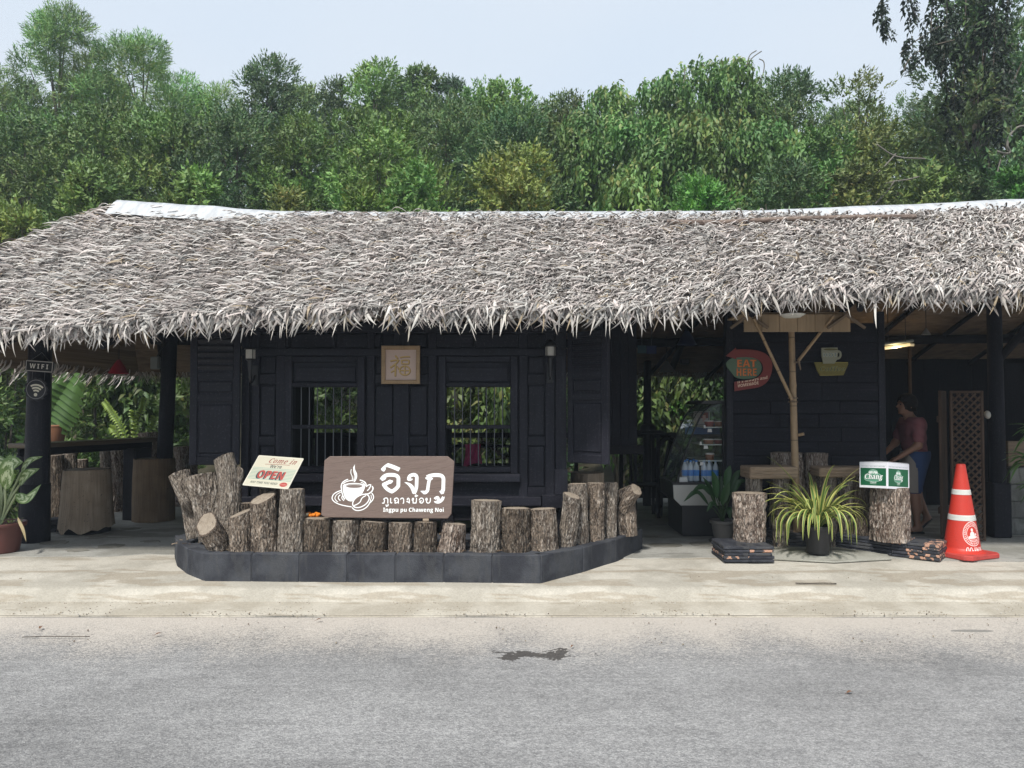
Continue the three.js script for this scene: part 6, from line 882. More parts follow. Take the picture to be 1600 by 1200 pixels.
// ---- doorway: lit tube, lattice panel, dark leaf, round lamp, block wall
{
  const a = at(1379, 544.5, 9.6), b = at(1421, 538.5, 9.75), t = thing('fluorescent_lamp', 'lit yellowish tube lamp in the dark kitchen doorway', 'lamp', a.clone().add(b).multiplyScalar(0.5).toArray()); const r = (p) => p.clone().sub(t.position);
  put('tube', rod(r(a), r(b), 0.019, 0.019, 14), new THREE.MeshStandardMaterial({ color: 0xffffff, emissive: L3(1, 0.72, 0.28), emissiveIntensity: 0.8, roughness: 0.4 }), t); put('holder', [rod(r(b), r(b).add(V(0.05, -0.004, 0.01)), 0.02, 0.02, 12)], M.white, t); put('batten', rod(r(a).add(V(0, 0.05, 0)), r(b).add(V(0.04, 0.05, 0)), 0.022, 0.022, 6), M.grayPlastic, t); put('hanger', [rod(V(-0.1, 0.05, 0), V(-0.1, 0.6, 0), 0.004, 0.004, 5), rod(V(0.12, 0.06, 0), V(0.12, 0.6, 0), 0.004, 0.004, 5)], M.metalBlack, t);
  const pl = new THREE.PointLight(L3(1, 0.74, 0.36), 0.22); pl.position.set(0, -0.04, 0.02); pl.castShadow = true; pl.shadow.radius = 2; t.add(pl);
  // lattice
  const d = 8.3, X0 = XX(1484.5, d), X1 = XX(1534, d), Y1 = YY(610.5, d), Y0 = FL + 0.01, W = X1 - X0, H = Y1 - Y0, lt = thing('lattice_panel', 'tall narrow brown wooden lattice panel leaning in the doorway behind the cone', 'screen', [(X0 + X1) / 2, Y0, -d], -0.12);
  for (const [x, y, w, h] of [[-W / 2 + 0.014, H / 2, 0.028, H], [W / 2 - 0.014, H / 2, 0.028, H], [0, 0.014, W - 0.06, 0.028], [0, H - 0.014, W - 0.06, 0.028]]) { const m = put('frame', board(w, h, 0.03, 0.004), M.brownWood, lt); m.position.set(x, y, 0); }
  const sp = 0.078, hw = W / 2 - 0.026; for (const s of [1, -1]) for (let k = -4; k < H / sp + 4; k++) { // slats at 45 degrees, clipped to the frame
    const c0 = k * sp; let ya = c0 - hw, yb = c0 + hw; if (yb < 0.03 || ya > H - 0.03) continue; const y0 = Math.max(0.03, ya), y1 = Math.min(H - 0.03, yb); if (y1 - y0 < 0.03) continue; const x0 = s * (y0 - c0), x1 = s * (y1 - c0), L = Math.hypot(x1 - x0, y1 - y0); const m = put('slat', board(Math.round(L * 100) / 100, 0.022, 0.009, 0.002), M.brownWood, lt); m.position.set((x0 + x1) / 2, (y0 + y1) / 2, s * 0.005); m.rotation.z = s * Math.PI / 4; }
  const dr = thing('dark_door', 'dark brown door leaf standing open beside the lattice panel', 'door', [XX(1472, 8.55), FL + 0.01, -8.55], 0.9); for (let k = 0; k < 3; k++) { const m = put('door_board', board(0.105, YY(612, 8.5) - FL, 0.03, 0.004, k), M.brownWood, dr); m.position.set(-0.107 + k * 0.107, (YY(612, 8.5) - FL) / 2, 0); } for (const y of [0.3, 1.3]) { const m = put('ledge', board(0.3, 0.07, 0.02, 0.004), M.brownWood, dr); m.position.set(0, y, -0.026); }
  const lamp = thing('round_wall_lamp', 'round ribbed white lamp fixed to the right post', 'lamp', at(1543, 648, 8.49).toArray()); put('globe', new THREE.LatheGeometry(Array.from({ length: 25 }, (_, i) => { const a = i / 24 * Math.PI; return new THREE.Vector2(Math.max(0.001, Math.sin(a) * 0.032 * (1 + 0.06 * Math.sin(i * 3.1))), -Math.cos(a) * 0.045); }), 28).rotateZ(0.2), M.milk, lamp); put('mount', T(cyl(0.03, 0.034, 0.03, 18).rotateX(Math.PI / 2), 0.01, 0, -0.045), M.metalBlack, lamp);
  const bw = thing('block_wall', 'low grey concrete block wall beyond the right post, behind the green plant', 'wall'); const R = rng(66); for (let j = 0; j < 4; j++) for (let k = 0; k < 6; k++) { const m = put('block', board(0.385, 0.185, 0.14, 0.006, (k + j) % 4), M.blockGrey, bw); m.position.set(XX(1572, 8.75) + 0.19 + k * 0.39 + (j % 2) * -0.0 + 0.004 * R(), FL + 0.095 + j * 0.19, -8.78 + 0.006 * R()); } for (let k = 0; k < 2; k++) { const m = put('cap_board', board(2.3, 0.14, 0.05, 0.006, k), M.plankWood, bw); m.position.set(XX(1572, 8.75) + 1.15, FL + 0.84 + k * 0.145, -8.76); }
  // dark boards above the block wall
  const up = thing('board_screen', 'dark board screen above the block wall at the right edge', 'wall'); for (let k = 0; k < 10; k++) { const m = put('plank', board(0.235, 1.0, 0.03, 0.004, k % 4), M.paintShaded, up); m.position.set(XX(1568, 9.4) + 0.12 + k * 0.238, FL + 1.48, -9.4); }
}
// ================================================================ potted plants
function ribbon(pts, wf, fold = 0.25, nu = 4, nv = 14, up = V(0, 1, 0)) {  // a leaf blade along a curve
  const c = curve(pts);
  return grid(nu, nv, (u, v) => { const p = c.getPoint(v), t = c.getTangent(v), s = t.clone().cross(up).normalize(), n = s.clone().cross(t), k = (u - 0.5) * 2, w = wf(v) / 2; return p.addScaledVector(s, k * w).addScaledVector(n, Math.abs(k) * w * fold); }, (u, v) => [u, v]);
}
function tint(g, f) { const uv = g.attributes.uv, n = uv.count, c = new Float32Array(n * 3); for (let i = 0; i < n; i++) { const q = f(uv.getX(i), uv.getY(i)); c.set(q, i * 3); } g.setAttribute('color', new THREE.BufferAttribute(c, 3)); return g; }
const lance = (w, k = 0.4) => (v) => w * Math.pow(Math.sin(Math.PI * Math.pow(clamp(v, 0.001, 0.999), k + 0.3)), 0.85) + 0.001;
const pot = (parent, r0, r1, h, mat, soil = true) => { const p = [[0.001, 0], [r0, 0], [r0 + 0.004, 0.01], [lerp(r0, r1, 0.85), h * 0.86], [r1 + 0.012, h * 0.87], [r1 + 0.016, h], [r1 + 0.004, h + 0.004], [r1 - 0.01, h - 0.01], [r1 - 0.014, h - 0.05]]; put('pot', new THREE.LatheGeometry(p.map(([x, y]) => new THREE.Vector2(x, y)), 44), mat, parent); if (soil) put('soil', T(grid(20, 4, (u, v) => V(Math.cos(u * 6.283) * v * (r1 - 0.012), 0.012 * N3(u * 9, v * 5, 2), Math.sin(u * 6.283) * v * (r1 - 0.012))), 0, h - 0.04, 0), M.soil, parent); };
{ // broad variegated leaves at the left edge
  const t = thing('potted_plant', 'potted plant with broad cream-mottled leaves in a red brown pot at the left edge', 'plant', [XX(3, 7.72), FL, -7.72]);
  M.potRed = std({ color: L3(0.13, 0.045, 0.038), roughness: 0.55, map: gray(256, 256, fbm(256, 256, 4, 9, 5, 201), (v) => 0.65 + 0.6 * v) });
  pot(t, 0.175, 0.225, 0.29, M.potRed);
  const W = 256, H = 512, nz = fbm(W, H, 18, 34, 3, 202);
  M.dieff = new THREE.MeshPhysicalMaterial({ side: THREE.DoubleSide, roughness: 0.38, transmission: 0.2, thickness: 0, map: tex(W, H, (i, x, y) => { const u = Math.abs(x / W - 0.5) * 2, v = y / H, vein = Math.sin((v * 26 + u * 5.5)) * 0.5 + 0.5; let m = sstep(0.86 - u, 0.0, 0.3) * sstep(nz[i] * 0.62 + vein * 0.38, 0.42, 0.58) * sstep(0.98 - v, 0, 0.15); if (u < 0.03) m = 0.5; const q = mix3([0.15, 0.25, 0.06], [0.62, 0.70, 0.42], m), k = 0.85 + 0.3 * nz[i]; return [q[0] * k, q[1] * k, q[2] * k]; }) });
  M.petiole = std({ color: L3(0.36, 0.42, 0.24), roughness: 0.5 });
  const P = (px, py, dz = 0) => at(px, py, 7.72 - dz).sub(t.position), foot = V(0.01, 0.26, 0);
  for (const [mx, my, bx, by, tx, ty, w, dz, bw] of [[2, 785, 2, 752, -2, 711, 0.20, 0.02, 0.05], [8, 790, 8, 765, 36, 722, 0.185, 0.14, 0.10], [14, 780, 33, 738, 67, 713, 0.07, 0.0, 0.03], [15, 782, 30, 758, 62, 732, 0.11, 0.04, 0.02], [16, 790, 26, 772, 64, 757, 0.10, 0.10, -0.10], [-6, 780, -18, 760, -46, 738, 0.17, 0.1, -0.03], [-4, 780, -12, 745, -34, 706, 0.17, -0.1, 0.05], [-2, 790, -8, 772, -40, 770, 0.14, 0.16, -0.09], [5, 775, 12, 745, 20, 716, 0.13, -0.16, 0.03]]) {
    const b = P(bx, by, dz * 0.6), tp = P(tx, ty, dz), m = b.clone().lerp(tp, 0.55); m.y += bw; m.z += 0.05;
    put('petiole', tube([foot, P(mx, my, dz * 0.3), b], 0.010, 14, 7), M.petiole, t); put('leaf', ribbon([b, m, tp], lance(w, 0.42), 0.22, 6, 18, V(0.15, 0.5, 0.85)), M.dieff, t);
  }
  put('withered_leaf', ribbon([P(28, 808, 0.12), P(37, 826, 0.2), P(41, 846, 0.22)], lance(0.035), 0.8, 4, 10, V(0, 0, 1)), std({ color: L3(0.32, 0.26, 0.15), roughness: 0.9 }), t);
  const R = rng(4), herb = []; for (let i = 0; i < 70; i++) { const a = R() * 6.28, r = 0.2 * Math.sqrt(R()); const g = ribbon([V(0, 0, 0), V(0.012, 0.012, 0.01), V(0.03, 0.01, 0.02)], lance(0.02), 0.1, 2, 3); g.rotateY(R() * 6.28); herb.push(tint(g.translate(Math.cos(a) * r, 0.265 + 0.05 * R(), Math.sin(a) * r), () => [0.12 + 0.1 * R(), 0.22, 0.05])); } const hb = put('ground_cover', herb, M.leafNear, t); hb.userData.kind = 'stuff';
}
{ // striped strap leaves in the black pot
  const d = 7.5, t = thing('striped_plant', 'striped yellow green strap-leaved plant spilling from a black pot, inside the tile kerb', 'plant', [XX(1275, d), FL + 0.03, -d]);
  M.potBlack = std({ color: L3(0.016, 0.016, 0.018), roughness: 0.42 }); pot(t, 0.098, 0.128, 0.265, M.potBlack);
  const R = rng(17), base = V(0, 0.24, 0);
  for (let i = 0; i < 84; i++) {
    const a = i * 2.399 + R() * 0.5, out = 0.2 + 0.8 * Math.sqrt(R()), len = 0.48 + 0.32 * R() + (out < 0.5 ? 0.08 : 0), el = lerp(1.48, 0.78, out) + 0.1 * (R() - 0.5), dr = V(Math.cos(a), 0, Math.sin(a) * 0.8);
    const pts = [base.clone().addScaledVector(dr, 0.03)]; let p = pts[0].clone(), e = el; const n = 7, fall = (0.06 + 0.30 * R() * out + (R() < 0.3 ? 0.25 : 0)) ; for (let k = 0; k < n; k++) { p = p.clone().addScaledVector(dr, Math.cos(e) * len / n).add(V(0, Math.sin(e) * len / n, 0)); pts.push(p); e -= fall * (0.5 + k * 0.35); if (e < -1.45) e = -1.45; }
    const k = 0.8 + 0.4 * R(), w = 0.028 + 0.017 * R(); put('leaf', tint(ribbon(pts, (v) => w * Math.min(1, 0.55 + v * 2) * Math.pow(Math.max(0, 1 - Math.pow(v, 3)), 0.8) + 0.0015, 0.5, 6, 18), (u) => { const q = Math.abs(u - 0.5) * 2, m = sstep(q, 0.42, 0.66); return [lerp(0.10, 0.48, m) * k, lerp(0.20, 0.47, m) * k, lerp(0.045, 0.15, m) * k]; }), M.leafNear, t);
  }
}
{ // dark glossy plant by the glass counter
  const d = 8.25, t = thing('potted_plant', 'dark green leafy plant in a grey pot beside the glass counter', 'plant', [XX(1128, d), FL, -d]);
  M.potGrey = std({ color: L3(0.11, 0.105, 0.10), roughness: 0.6 }); pot(t, 0.088, 0.128, 0.235, M.potGrey); put('saucer', new THREE.LatheGeometry([[0.001, 0], [0.13, 0], [0.155, 0.02], [0.15, 0.024], [0.125, 0.008], [0.001, 0.008]].map(([x, y]) => new THREE.Vector2(x, y)), 40), M.potGrey, t);
  const P = (px, py, dz) => at(px, py, d - dz).sub(t.position), R = rng(19), foot = V(0, 0.2, 0);
  for (const [bx, by, tx, ty, w, dz, bow] of [[1120, 780, 1112, 735, 0.11, 0.05, 0.05], [1112, 775, 1083, 766, 0.10, 0.12, 0.06], [1108, 790, 1068, 784, 0.075, 0.15, 0.12], [1133, 765, 1141, 727, 0.10, -0.05, 0.04], [1140, 768, 1163, 733, 0.08, 0.0, 0.06], [1142, 775, 1170, 752, 0.08, 0.1, 0.07], [1128, 790, 1140, 752, 0.11, 0.12, 0.02], [1134, 795, 1141, 812, 0.10, 0.19, 0.06], [1124, 785, 1126, 742, 0.09, -0.1, 0.03], [1118, 790, 1098, 745, 0.08, -0.08, 0.04], [1130, 780, 1152, 772, 0.09, -0.1, 0.06], [1122, 795, 1104, 800, 0.07, 0.16, 0.07]]) {
    const b = P(bx, by, dz * 0.5), tp = P(tx, ty, dz), m = b.clone().lerp(tp, 0.5); m.y += bow; const k = 0.7 + 0.6 * R();
    put('stem', tint(tube([foot, foot.clone().lerp(b, 0.6).add(V(0, 0.03, 0)), b], 0.005, 10, 5), () => [0.05, 0.10, 0.03]), M.leafNear, t); put('leaf', tint(ribbon([b, m, tp], lance(w * 0.78, 0.5), 0.3, 4, 14, V(0.1, 0.7, 0.7)), (u) => { const q = 0.9 + 0.25 * Math.abs(u - 0.5); return [0.030 * k * q, 0.085 * k * q, 0.026 * k * q]; }), M.leafNear, t);
  }
}
{ // green plant reaching in at the right edge
  const d = 8.0, t = thing('palm_like_plant', 'leafy green plant with drooping pointed leaves at the right edge', 'plant', [XX(1622, d), FL, -d]), R = rng(23);
  const st = [[V(0, 0, 0), V(-0.03, 0.5, 0.02), V(-0.08, 0.86, 0.05)], [V(0.05, 0, 0), V(0.06, 0.6, 0), V(0.0, 1.15, 0.05)], [V(0.1, 0, 0), V(0.12, 0.4, 0.05), V(-0.02, 0.58, 0.12)]]; M.greenStem = std({ color: L3(0.08, 0.13, 0.04), roughness: 0.6 }); for (const s of st) put('stem', tube(s, 0.011, 20, 7), M.greenStem, t);
  for (const s of st) for (let i = 0; i < 17; i++) { const c = s[2], a = R() * 6.28, dr = V(Math.cos(a), 0, Math.sin(a)), len = 0.22 + 0.14 * R(), e = 0.5 - 1.1 * R(); const pts = [c.clone(), c.clone().addScaledVector(dr, len * 0.5).add(V(0, len * 0.4 * e + 0.04, 0)), c.clone().addScaledVector(dr, len * 0.9).add(V(0, len * e - 0.06, 0))], k = 0.7 + 0.7 * R(); put('leaf', tint(ribbon(pts, lance(0.05 + 0.015 * R(), 0.5), 0.35, 4, 10), () => [0.085 * k, 0.19 * k, 0.045 * k]), M.leafNear, t); }
}
{ // garden plants behind the counter
  const d = 11.4, t = thing('large_leaf_plant', 'plant with one huge deeply ribbed green leaf in a brown pot behind the left post', 'plant', at(90, 690, d).toArray()), P = (px, py, dz = 0) => at(px, py, d - dz).sub(t.position);
  put('pot', new THREE.LatheGeometry([[0.001, 0], [0.085, 0], [0.12, 0.22], [0.13, 0.225], [0.13, 0.25], [0.11, 0.24], [0.001, 0.2]].map(([x, y]) => new THREE.Vector2(x, y)), 28), std({ color: L3(0.20, 0.085, 0.04), roughness: 0.8 }), t); put('plinth', T(cyl(0.16, 0.14, 1.35, 14), 0, -0.68, 0), M.barkDark, t);
  const mid = curve([P(76, 660), P(88, 632, 0.06), P(104, 604, 0.08), P(124, 572, 0.02)]);
  for (let s of [-1, 1]) for (let k = 0; k < 10; k++) { const v = 0.02 + k * 0.1, p = mid.getPoint(Math.min(1, v)), q = mid.getPoint(Math.min(1, v + 0.1)), tn = q.clone().sub(p).normalize(), sd = V(tn.y, -tn.x, 0).multiplyScalar(s), L = 0.36 * Math.sin(Math.PI * Math.min(0.98, 0.30 + v * 0.62)) * (s > 0 ? 1.1 : 0.9); const e = p.clone().addScaledVector(sd, L).add(V(0, -0.05 - 0.05 * v, 0.03)); const kk = 0.85 + 0.3 * ((k * 37) % 10) / 10; put('lobe', tint(ribbon([p.clone().addScaledVector(sd, -0.01), p.clone().lerp(e, 0.55).add(V(0, 0.035, 0.05)), e], (u) => 0.118 * Math.pow(1 - Math.pow(u, 3.2), 0.7) + 0.002, 0.12, 4, 10, V(0, 0.2, 1)), () => [0.055 * kk, 0.115 * kk, 0.022 * kk]), M.leafNear, t); }
  put('midrib', tube(mid.getPoints(8), 0.008, 30, 6), M.greenStem, t);
}
{
  const d = 11.6, t = thing('arching_plant', 'bright lime plant with small paired leaves on arching stems behind the bar counter', 'plant', [at(215, 700, d).x, FL, -d]), P = (px, py) => at(px, py, d).sub(t.position), R = rng(29);
  for (const [pts, n] of [[[[212, 720], [200, 672], [178, 645], [155, 626]], 17], [[[214, 720], [210, 680], [222, 645], [228, 622]], 15], [[[218, 720], [226, 690], [240, 668], [246, 650]], 10], [[[208, 720], [196, 690], [182, 672], [172, 668]], 10], [[[216, 720], [214, 690], [206, 660], [208, 640]], 10]]) { const c = curve(pts.map(([x, y]) => P(x, y).add(V(0, 0, (R() - 0.5) * 0.3)))); put('stem', tube(c.getPoints(8), 0.007, 24, 6), M.greenStem, t); for (let i = 0; i < n; i++) for (const s of [-1, 1]) { const v = 0.25 + 0.75 * i / n, p = c.getPoint(v), tn = c.getTangent(v), sd = V(-tn.y, tn.x, s * 0.4).multiplyScalar(s), L = 0.062 + 0.03 * R(), k = 0.75 + 0.5 * R(); const e = p.clone().addScaledVector(sd, L).addScaledVector(tn, 0.02); put('leaf', tint(ribbon([p, p.clone().lerp(e, 0.5).add(V(0, 0.015, 0.01)), e], lance(0.034, 0.5), 0.2, 2, 6, V(0, 0.4, 1)), () => [0.20 * k, 0.29 * k, 0.055 * k]), M.leafNear, t); } }
}
// ================================================================ the person in the doorway
{
  const t = thing('person', 'person in pink shirt, pale apron and blue shorts walking left in the doorway', 'person', [XX(1424, 8.9), FL, -8.9]);
  const cap = (a, b, ra, rb) => { const ba = b.clone().sub(a), l2 = ba.lengthSq(); return (p) => { const pa = p.clone().sub(a), h = clamp(pa.dot(ba) / l2, 0, 1); return pa.addScaledVector(ba, -h).length() - lerp(ra, rb, h); }; };
  const smin = (a, b, k) => { const h = clamp(0.5 + 0.5 * (b - a) / k, 0, 1); return lerp(b, a, h) - k * h * (1 - h); };
  const bones = (list, k) => { const f = list.map(([a, b, ra, rb]) => cap(V(...a), V(...b), ra, rb)); return (p) => f.reduce((s, q) => smin(s, q(p), k), 9); };
  const mcGeo = (sdf, c, hx, hy, hz, res) => { const mc = new MarchingCubes(res, M.white, false, false, 260000); mc.isolation = 0; const hs = res / 2, p = V(); for (let z = 0; z < res; z++) for (let y = 0; y < res; y++) for (let x = 0; x < res; x++) { p.set(c[0] + (x - hs) / hs * hx, c[1] + (y - hs) / hs * hy, c[2] + (z - hs) / hs * hz); mc.field[x + y * res + z * res * res] = -sdf(p); } mc.update(); const n = mc.count, A = new Float32Array(n * 3); for (let i = 0; i < n; i++) { A[i * 3] = mc.positionArray[i * 3] * hx + c[0]; A[i * 3 + 1] = mc.positionArray[i * 3 + 1] * hy + c[1]; A[i * 3 + 2] = mc.positionArray[i * 3 + 2] * hz + c[2]; } let g = new THREE.BufferGeometry(); g.setAttribute('position', new THREE.BufferAttribute(A, 3)); g = mergeVertices(g, 0.0006); g.computeVertexNormals(); return g; };
  const neck = [-0.035, 1.33, 0], torso = [[[0.0, 1.24, 0.10], [0.0, 1.24, -0.10], 0.085, 0.085], [[0.005, 1.2, 0.05], [0.02, 1.0, 0.045], 0.105, 0.095], [[0.005, 1.2, -0.05], [0.02, 1.0, -0.045], 0.105, 0.095], [[0.02, 1.0, 0], [0.035, 0.85, 0], 0.10, 0.115], [[0.035, 0.85, 0.07], [0.035, 0.85, -0.07], 0.105, 0.105]];
  const arms = [[[-0.0, 1.265, 0.165], [-0.04, 1.01, 0.205], 0.050, 0.038], [[-0.04, 1.01, 0.205], [-0.25, 0.865, 0.16], 0.038, 0.025], [[-0.0, 1.265, -0.165], [-0.10, 1.02, -0.19], 0.050, 0.038], [[-0.10, 1.02, -0.19], [-0.28, 0.90, -0.09], 0.038, 0.025]];
  const legs = [[[0.03, 0.83, 0.085], [-0.035, 0.46, 0.085], 0.088, 0.054], [[-0.035, 0.46, 0.085], [0.0, 0.09, 0.085], 0.054, 0.034], [[-0.01, 0.40, 0.085], [0.015, 0.28, 0.085], 0.05, 0.045], [[0.04, 0.83, -0.085], [0.075, 0.46, -0.08], 0.088, 0.054], [[0.075, 0.46, -0.08], [0.205, 0.16, -0.08], 0.052, 0.034], [[0.02, 0.05, 0.085], [-0.14, 0.03, 0.085], 0.036, 0.024], [[0.21, 0.14, -0.08], [0.10, 0.035, -0.08], 0.034, 0.024]];
  const body = bones([...torso, [[-0.005, 1.27, 0], [-0.05, 1.40, 0], 0.055, 0.05], ...arms, ...legs], 0.045);
  M.skin = std({ color: L3(0.26, 0.135, 0.085), roughness: 0.55 }); M.pink = std({ color: L3(0.22, 0.08, 0.09), roughness: 0.85 }); M.denim = std({ color: L3(0.03, 0.06, 0.15), roughness: 0.9 }); M.apronCloth = std({ color: L3(0.25, 0.225, 0.20), roughness: 0.9 }); M.hair = matt({ color: L3(0.012, 0.009, 0.008), roughness: 0.75 });
  // head with brow, nose, lips, chin and ears, facing left
  const hc = [-0.065, 1.465, 0];
  const head = (p) => { const q = p.clone().sub(V(...hc)); const el = (cx, cy, cz, rx, ry, rz) => { const a = V((q.x - cx) / rx, (q.y - cy) / ry, (q.z - cz) / rz), l = a.length(); return (l - 1) * Math.min(rx, ry, rz); }; let s = el(0.01, 0.02, 0, 0.094, 0.098, 0.074); s = smin(s, el(-0.035, -0.045, 0, 0.055, 0.065, 0.054), 0.03); const c1 = cap(V(-0.085, 0.012, 0), V(-0.105, -0.018, 0), 0.006, 0.011)(q); s = smin(s, c1, 0.014); s = smin(s, el(-0.080, -0.048, 0, 0.012, 0.008, 0.022), 0.008); s = smin(s, el(-0.074, -0.088, 0, 0.018, 0.015, 0.02), 0.015); s = smin(s, el(-0.076, 0.03, 0, 0.012, 0.008, 0.045), 0.014); for (const z of [-1, 1]) { s = Math.max(s, -el(-0.086, 0.008, z * 0.031, 0.010, 0.009, 0.014)); s = smin(s, el(0.018, -0.008, z * 0.074, 0.016, 0.03, 0.010), 0.008); } s = smin(s, cap(V(0.005, -0.07, 0), V(0.03, -0.16, 0), 0.045, 0.052)(q), 0.03); return s; };
  const hand = (w, dir, s) => { const q = V(...w), d = V(...dir).normalize(), side = V(0, 0, s), list = [], pc = q.clone().addScaledVector(d, 0.045); list.push([q.toArray(), pc.toArray(), 0.022, 0.024]); const dn = V(0, -1, 0); for (let k = 0; k < 4; k++) { const o = (k - 1.5) * 0.019, L = [0.062, 0.07, 0.066, 0.052][k], b = pc.clone().addScaledVector(side, o).addScaledVector(d, 0.018), m = b.clone().addScaledVector(d, L * 0.5).addScaledVector(dn, 0.006), e = m.clone().addScaledVector(d, L * 0.35).addScaledVector(dn, L * 0.35); list.push([pc.clone().addScaledVector(side, o * 0.8).toArray(), b.toArray(), 0.013, 0.0095], [b.toArray(), m.toArray(), 0.0092, 0.0085], [m.toArray(), e.toArray(), 0.0085, 0.007]); } const tb = q.clone().addScaledVector(side, -0.02).addScaledVector(d, 0.015), tm = tb.clone().addScaledVector(side, -0.022).addScaledVector(d, 0.03), te = tm.clone().addScaledVector(d, 0.03).addScaledVector(dn, 0.012); list.push([tb.toArray(), tm.toArray(), 0.013, 0.010], [tm.toArray(), te.toArray(), 0.0095, 0.008]); return mcGeo(bones(list, 0.006), [q.x + d.x * 0.07, q.y + d.y * 0.07, q.z], 0.11, 0.10, 0.09, 64); };
  put('body', [mcGeo(body, [0, 0.75, 0], 0.36, 0.80, 0.32, 104), mcGeo(head, [hc[0], 1.44, 0], 0.16, 0.18, 0.13, 84), hand([-0.25, 0.865, 0.16], [-1, -0.45, -0.1], 1), hand([-0.28, 0.90, -0.09], [-1, -0.4, 0.2], -1)].map((g) => { g.deleteAttribute('uv'); return g; }), M.skin, t);
  const shirt = (p) => { const s = bones([...torso, [[-0.0, 1.265, 0.165], [-0.03, 1.09, 0.195], 0.056, 0.056], [[-0.0, 1.265, -0.165], [-0.06, 1.10, -0.185], 0.056, 0.056]], 0.04)(p) - 0.014 - 0.004 * Math.sin(p.y * 55 + p.x * 40); return Math.max(s, p.y - 1.325, 0.90 - p.y); };
  put('shirt', mcGeo(shirt, [0, 1.1, 0], 0.24, 0.30, 0.32, 88), M.pink, t);
  const shorts = (p) => { const s = bones([[[0.03, 0.9, 0.05], [0.03, 0.9, -0.05], 0.12, 0.12], ...legs.slice(0, 1), legs[3]], 0.03)(p) - 0.02; return Math.max(s, p.y - 0.935, 0.46 - p.y + 0.0 * p.x); };
  put('shorts', mcGeo(shorts, [0.03, 0.7, 0], 0.22, 0.3, 0.26, 80), M.denim, t);
  const apr = grid(22, 22, (u, v) => { const a = lerp(-1.25, 1.25, u), r = 0.165 + 0.02 * v + 0.008 * Math.sin(u * 19) * v; return V(0.02 - Math.cos(a) * r * (0.85 + 0.1 * v), lerp(0.94, 0.47, v), Math.sin(a) * r * 1.05); }); const apr2 = apr.clone(); { const p = apr2.attributes.position, n = apr.attributes.normal; for (let i = 0; i < p.count; i++) p.setXYZ(i, p.getX(i) + 0.004 * -Math.sign(1), p.getY(i), p.getZ(i)); } put('apron', [apr, apr2], M.apronCloth, t);
  const hairF = (p) => { const q = p.clone().sub(V(...hc)); const e = V((q.x - 0.018) / 0.112, (q.y - 0.026) / 0.115, q.z / 0.094).length() - 1; let s = e * 0.09 + 0.006 * N3(q.x * 22, q.y * 60, q.z * 22); const face = V((q.x + 0.095) / 0.075, (q.y + 0.035) / 0.095, q.z / 0.08).length() - 1; s = Math.max(s, -face * 0.07); s = Math.min(s, cap(V(0.07, 0.02, 0), V(0.10, -0.10, 0), 0.045, 0.022)(q)); return s; };
  put('hair', mcGeo(hairF, [hc[0] + 0.02, 1.44, 0], 0.17, 0.18, 0.13, 72), M.hair, t); M.eye = std({ color: L3(0.02, 0.015, 0.012), roughness: 0.2 }); for (const z of [-1, 1]) put('eye', T(new THREE.SphereGeometry(0.009, 14, 10), hc[0] - 0.079, hc[1] + 0.008, z * 0.031), M.eye, t);
  for (const [x, y, z, rz] of [[-0.055, 0.012, 0.085, 0], [0.155, 0.07, -0.08, 0.75]]) { const s = put('sandal', board(0.24, 0.022, 0.09, 0.008), M.metalBlack, t); s.position.set(x, y, z); s.rotation.z = rz; }
}
// ================================================================ trees and bushes behind
const leaf4 = (len, w, fold, droop) => { const p = [0, 0, 0, -w / 2, len * 0.42, fold * w, 0, len * 0.5, 0, w / 2, len * 0.42, fold * w, 0, len, -droop * len], g = new THREE.BufferGeometry(); g.setAttribute('position', new THREE.Float32BufferAttribute(p, 3)); g.setAttribute('uv', new THREE.Float32BufferAttribute([0.5, 0, 0, 0.4, 0.5, 0.5, 1, 0.4, 0.5, 1], 2)); g.setIndex([0, 2, 1, 0, 3, 2, 1, 2, 4, 2, 3, 4]); g.computeVertexNormals(); return g; };
function sprig(seed, n, len, w, spread, L, hang) {
  const R = rng(seed), parts = [];
  for (let i = 0; i < n; i++) {
    const g = leaf4(len * (0.7 + 0.6 * R()), w * (0.75 + 0.5 * R()), 0.22, 0.1 + 0.3 * R()), v = (i + 0.5) / n, a = i * 2.4 + R();
    g.rotateX(spread * (0.6 + 0.8 * R())); g.rotateY(a); if (hang) g.rotateZ(Math.PI * (0.8 + 0.4 * R()));
    g.translate((R() - 0.5) * 0.06 + 0.12 * L * Math.cos(a), (v - 0.35) * L * (hang ? -1 : 1), 0.12 * L * Math.sin(a));
    const k = 0.84 + 0.34 * R(), y = R(); parts.push(paint(g, (y < 0.05 ? 1.5 : 0.88 + 0.25 * y) * k, k, (0.75 + 0.4 * R()) * k));
  }
  return merge(parts);
}
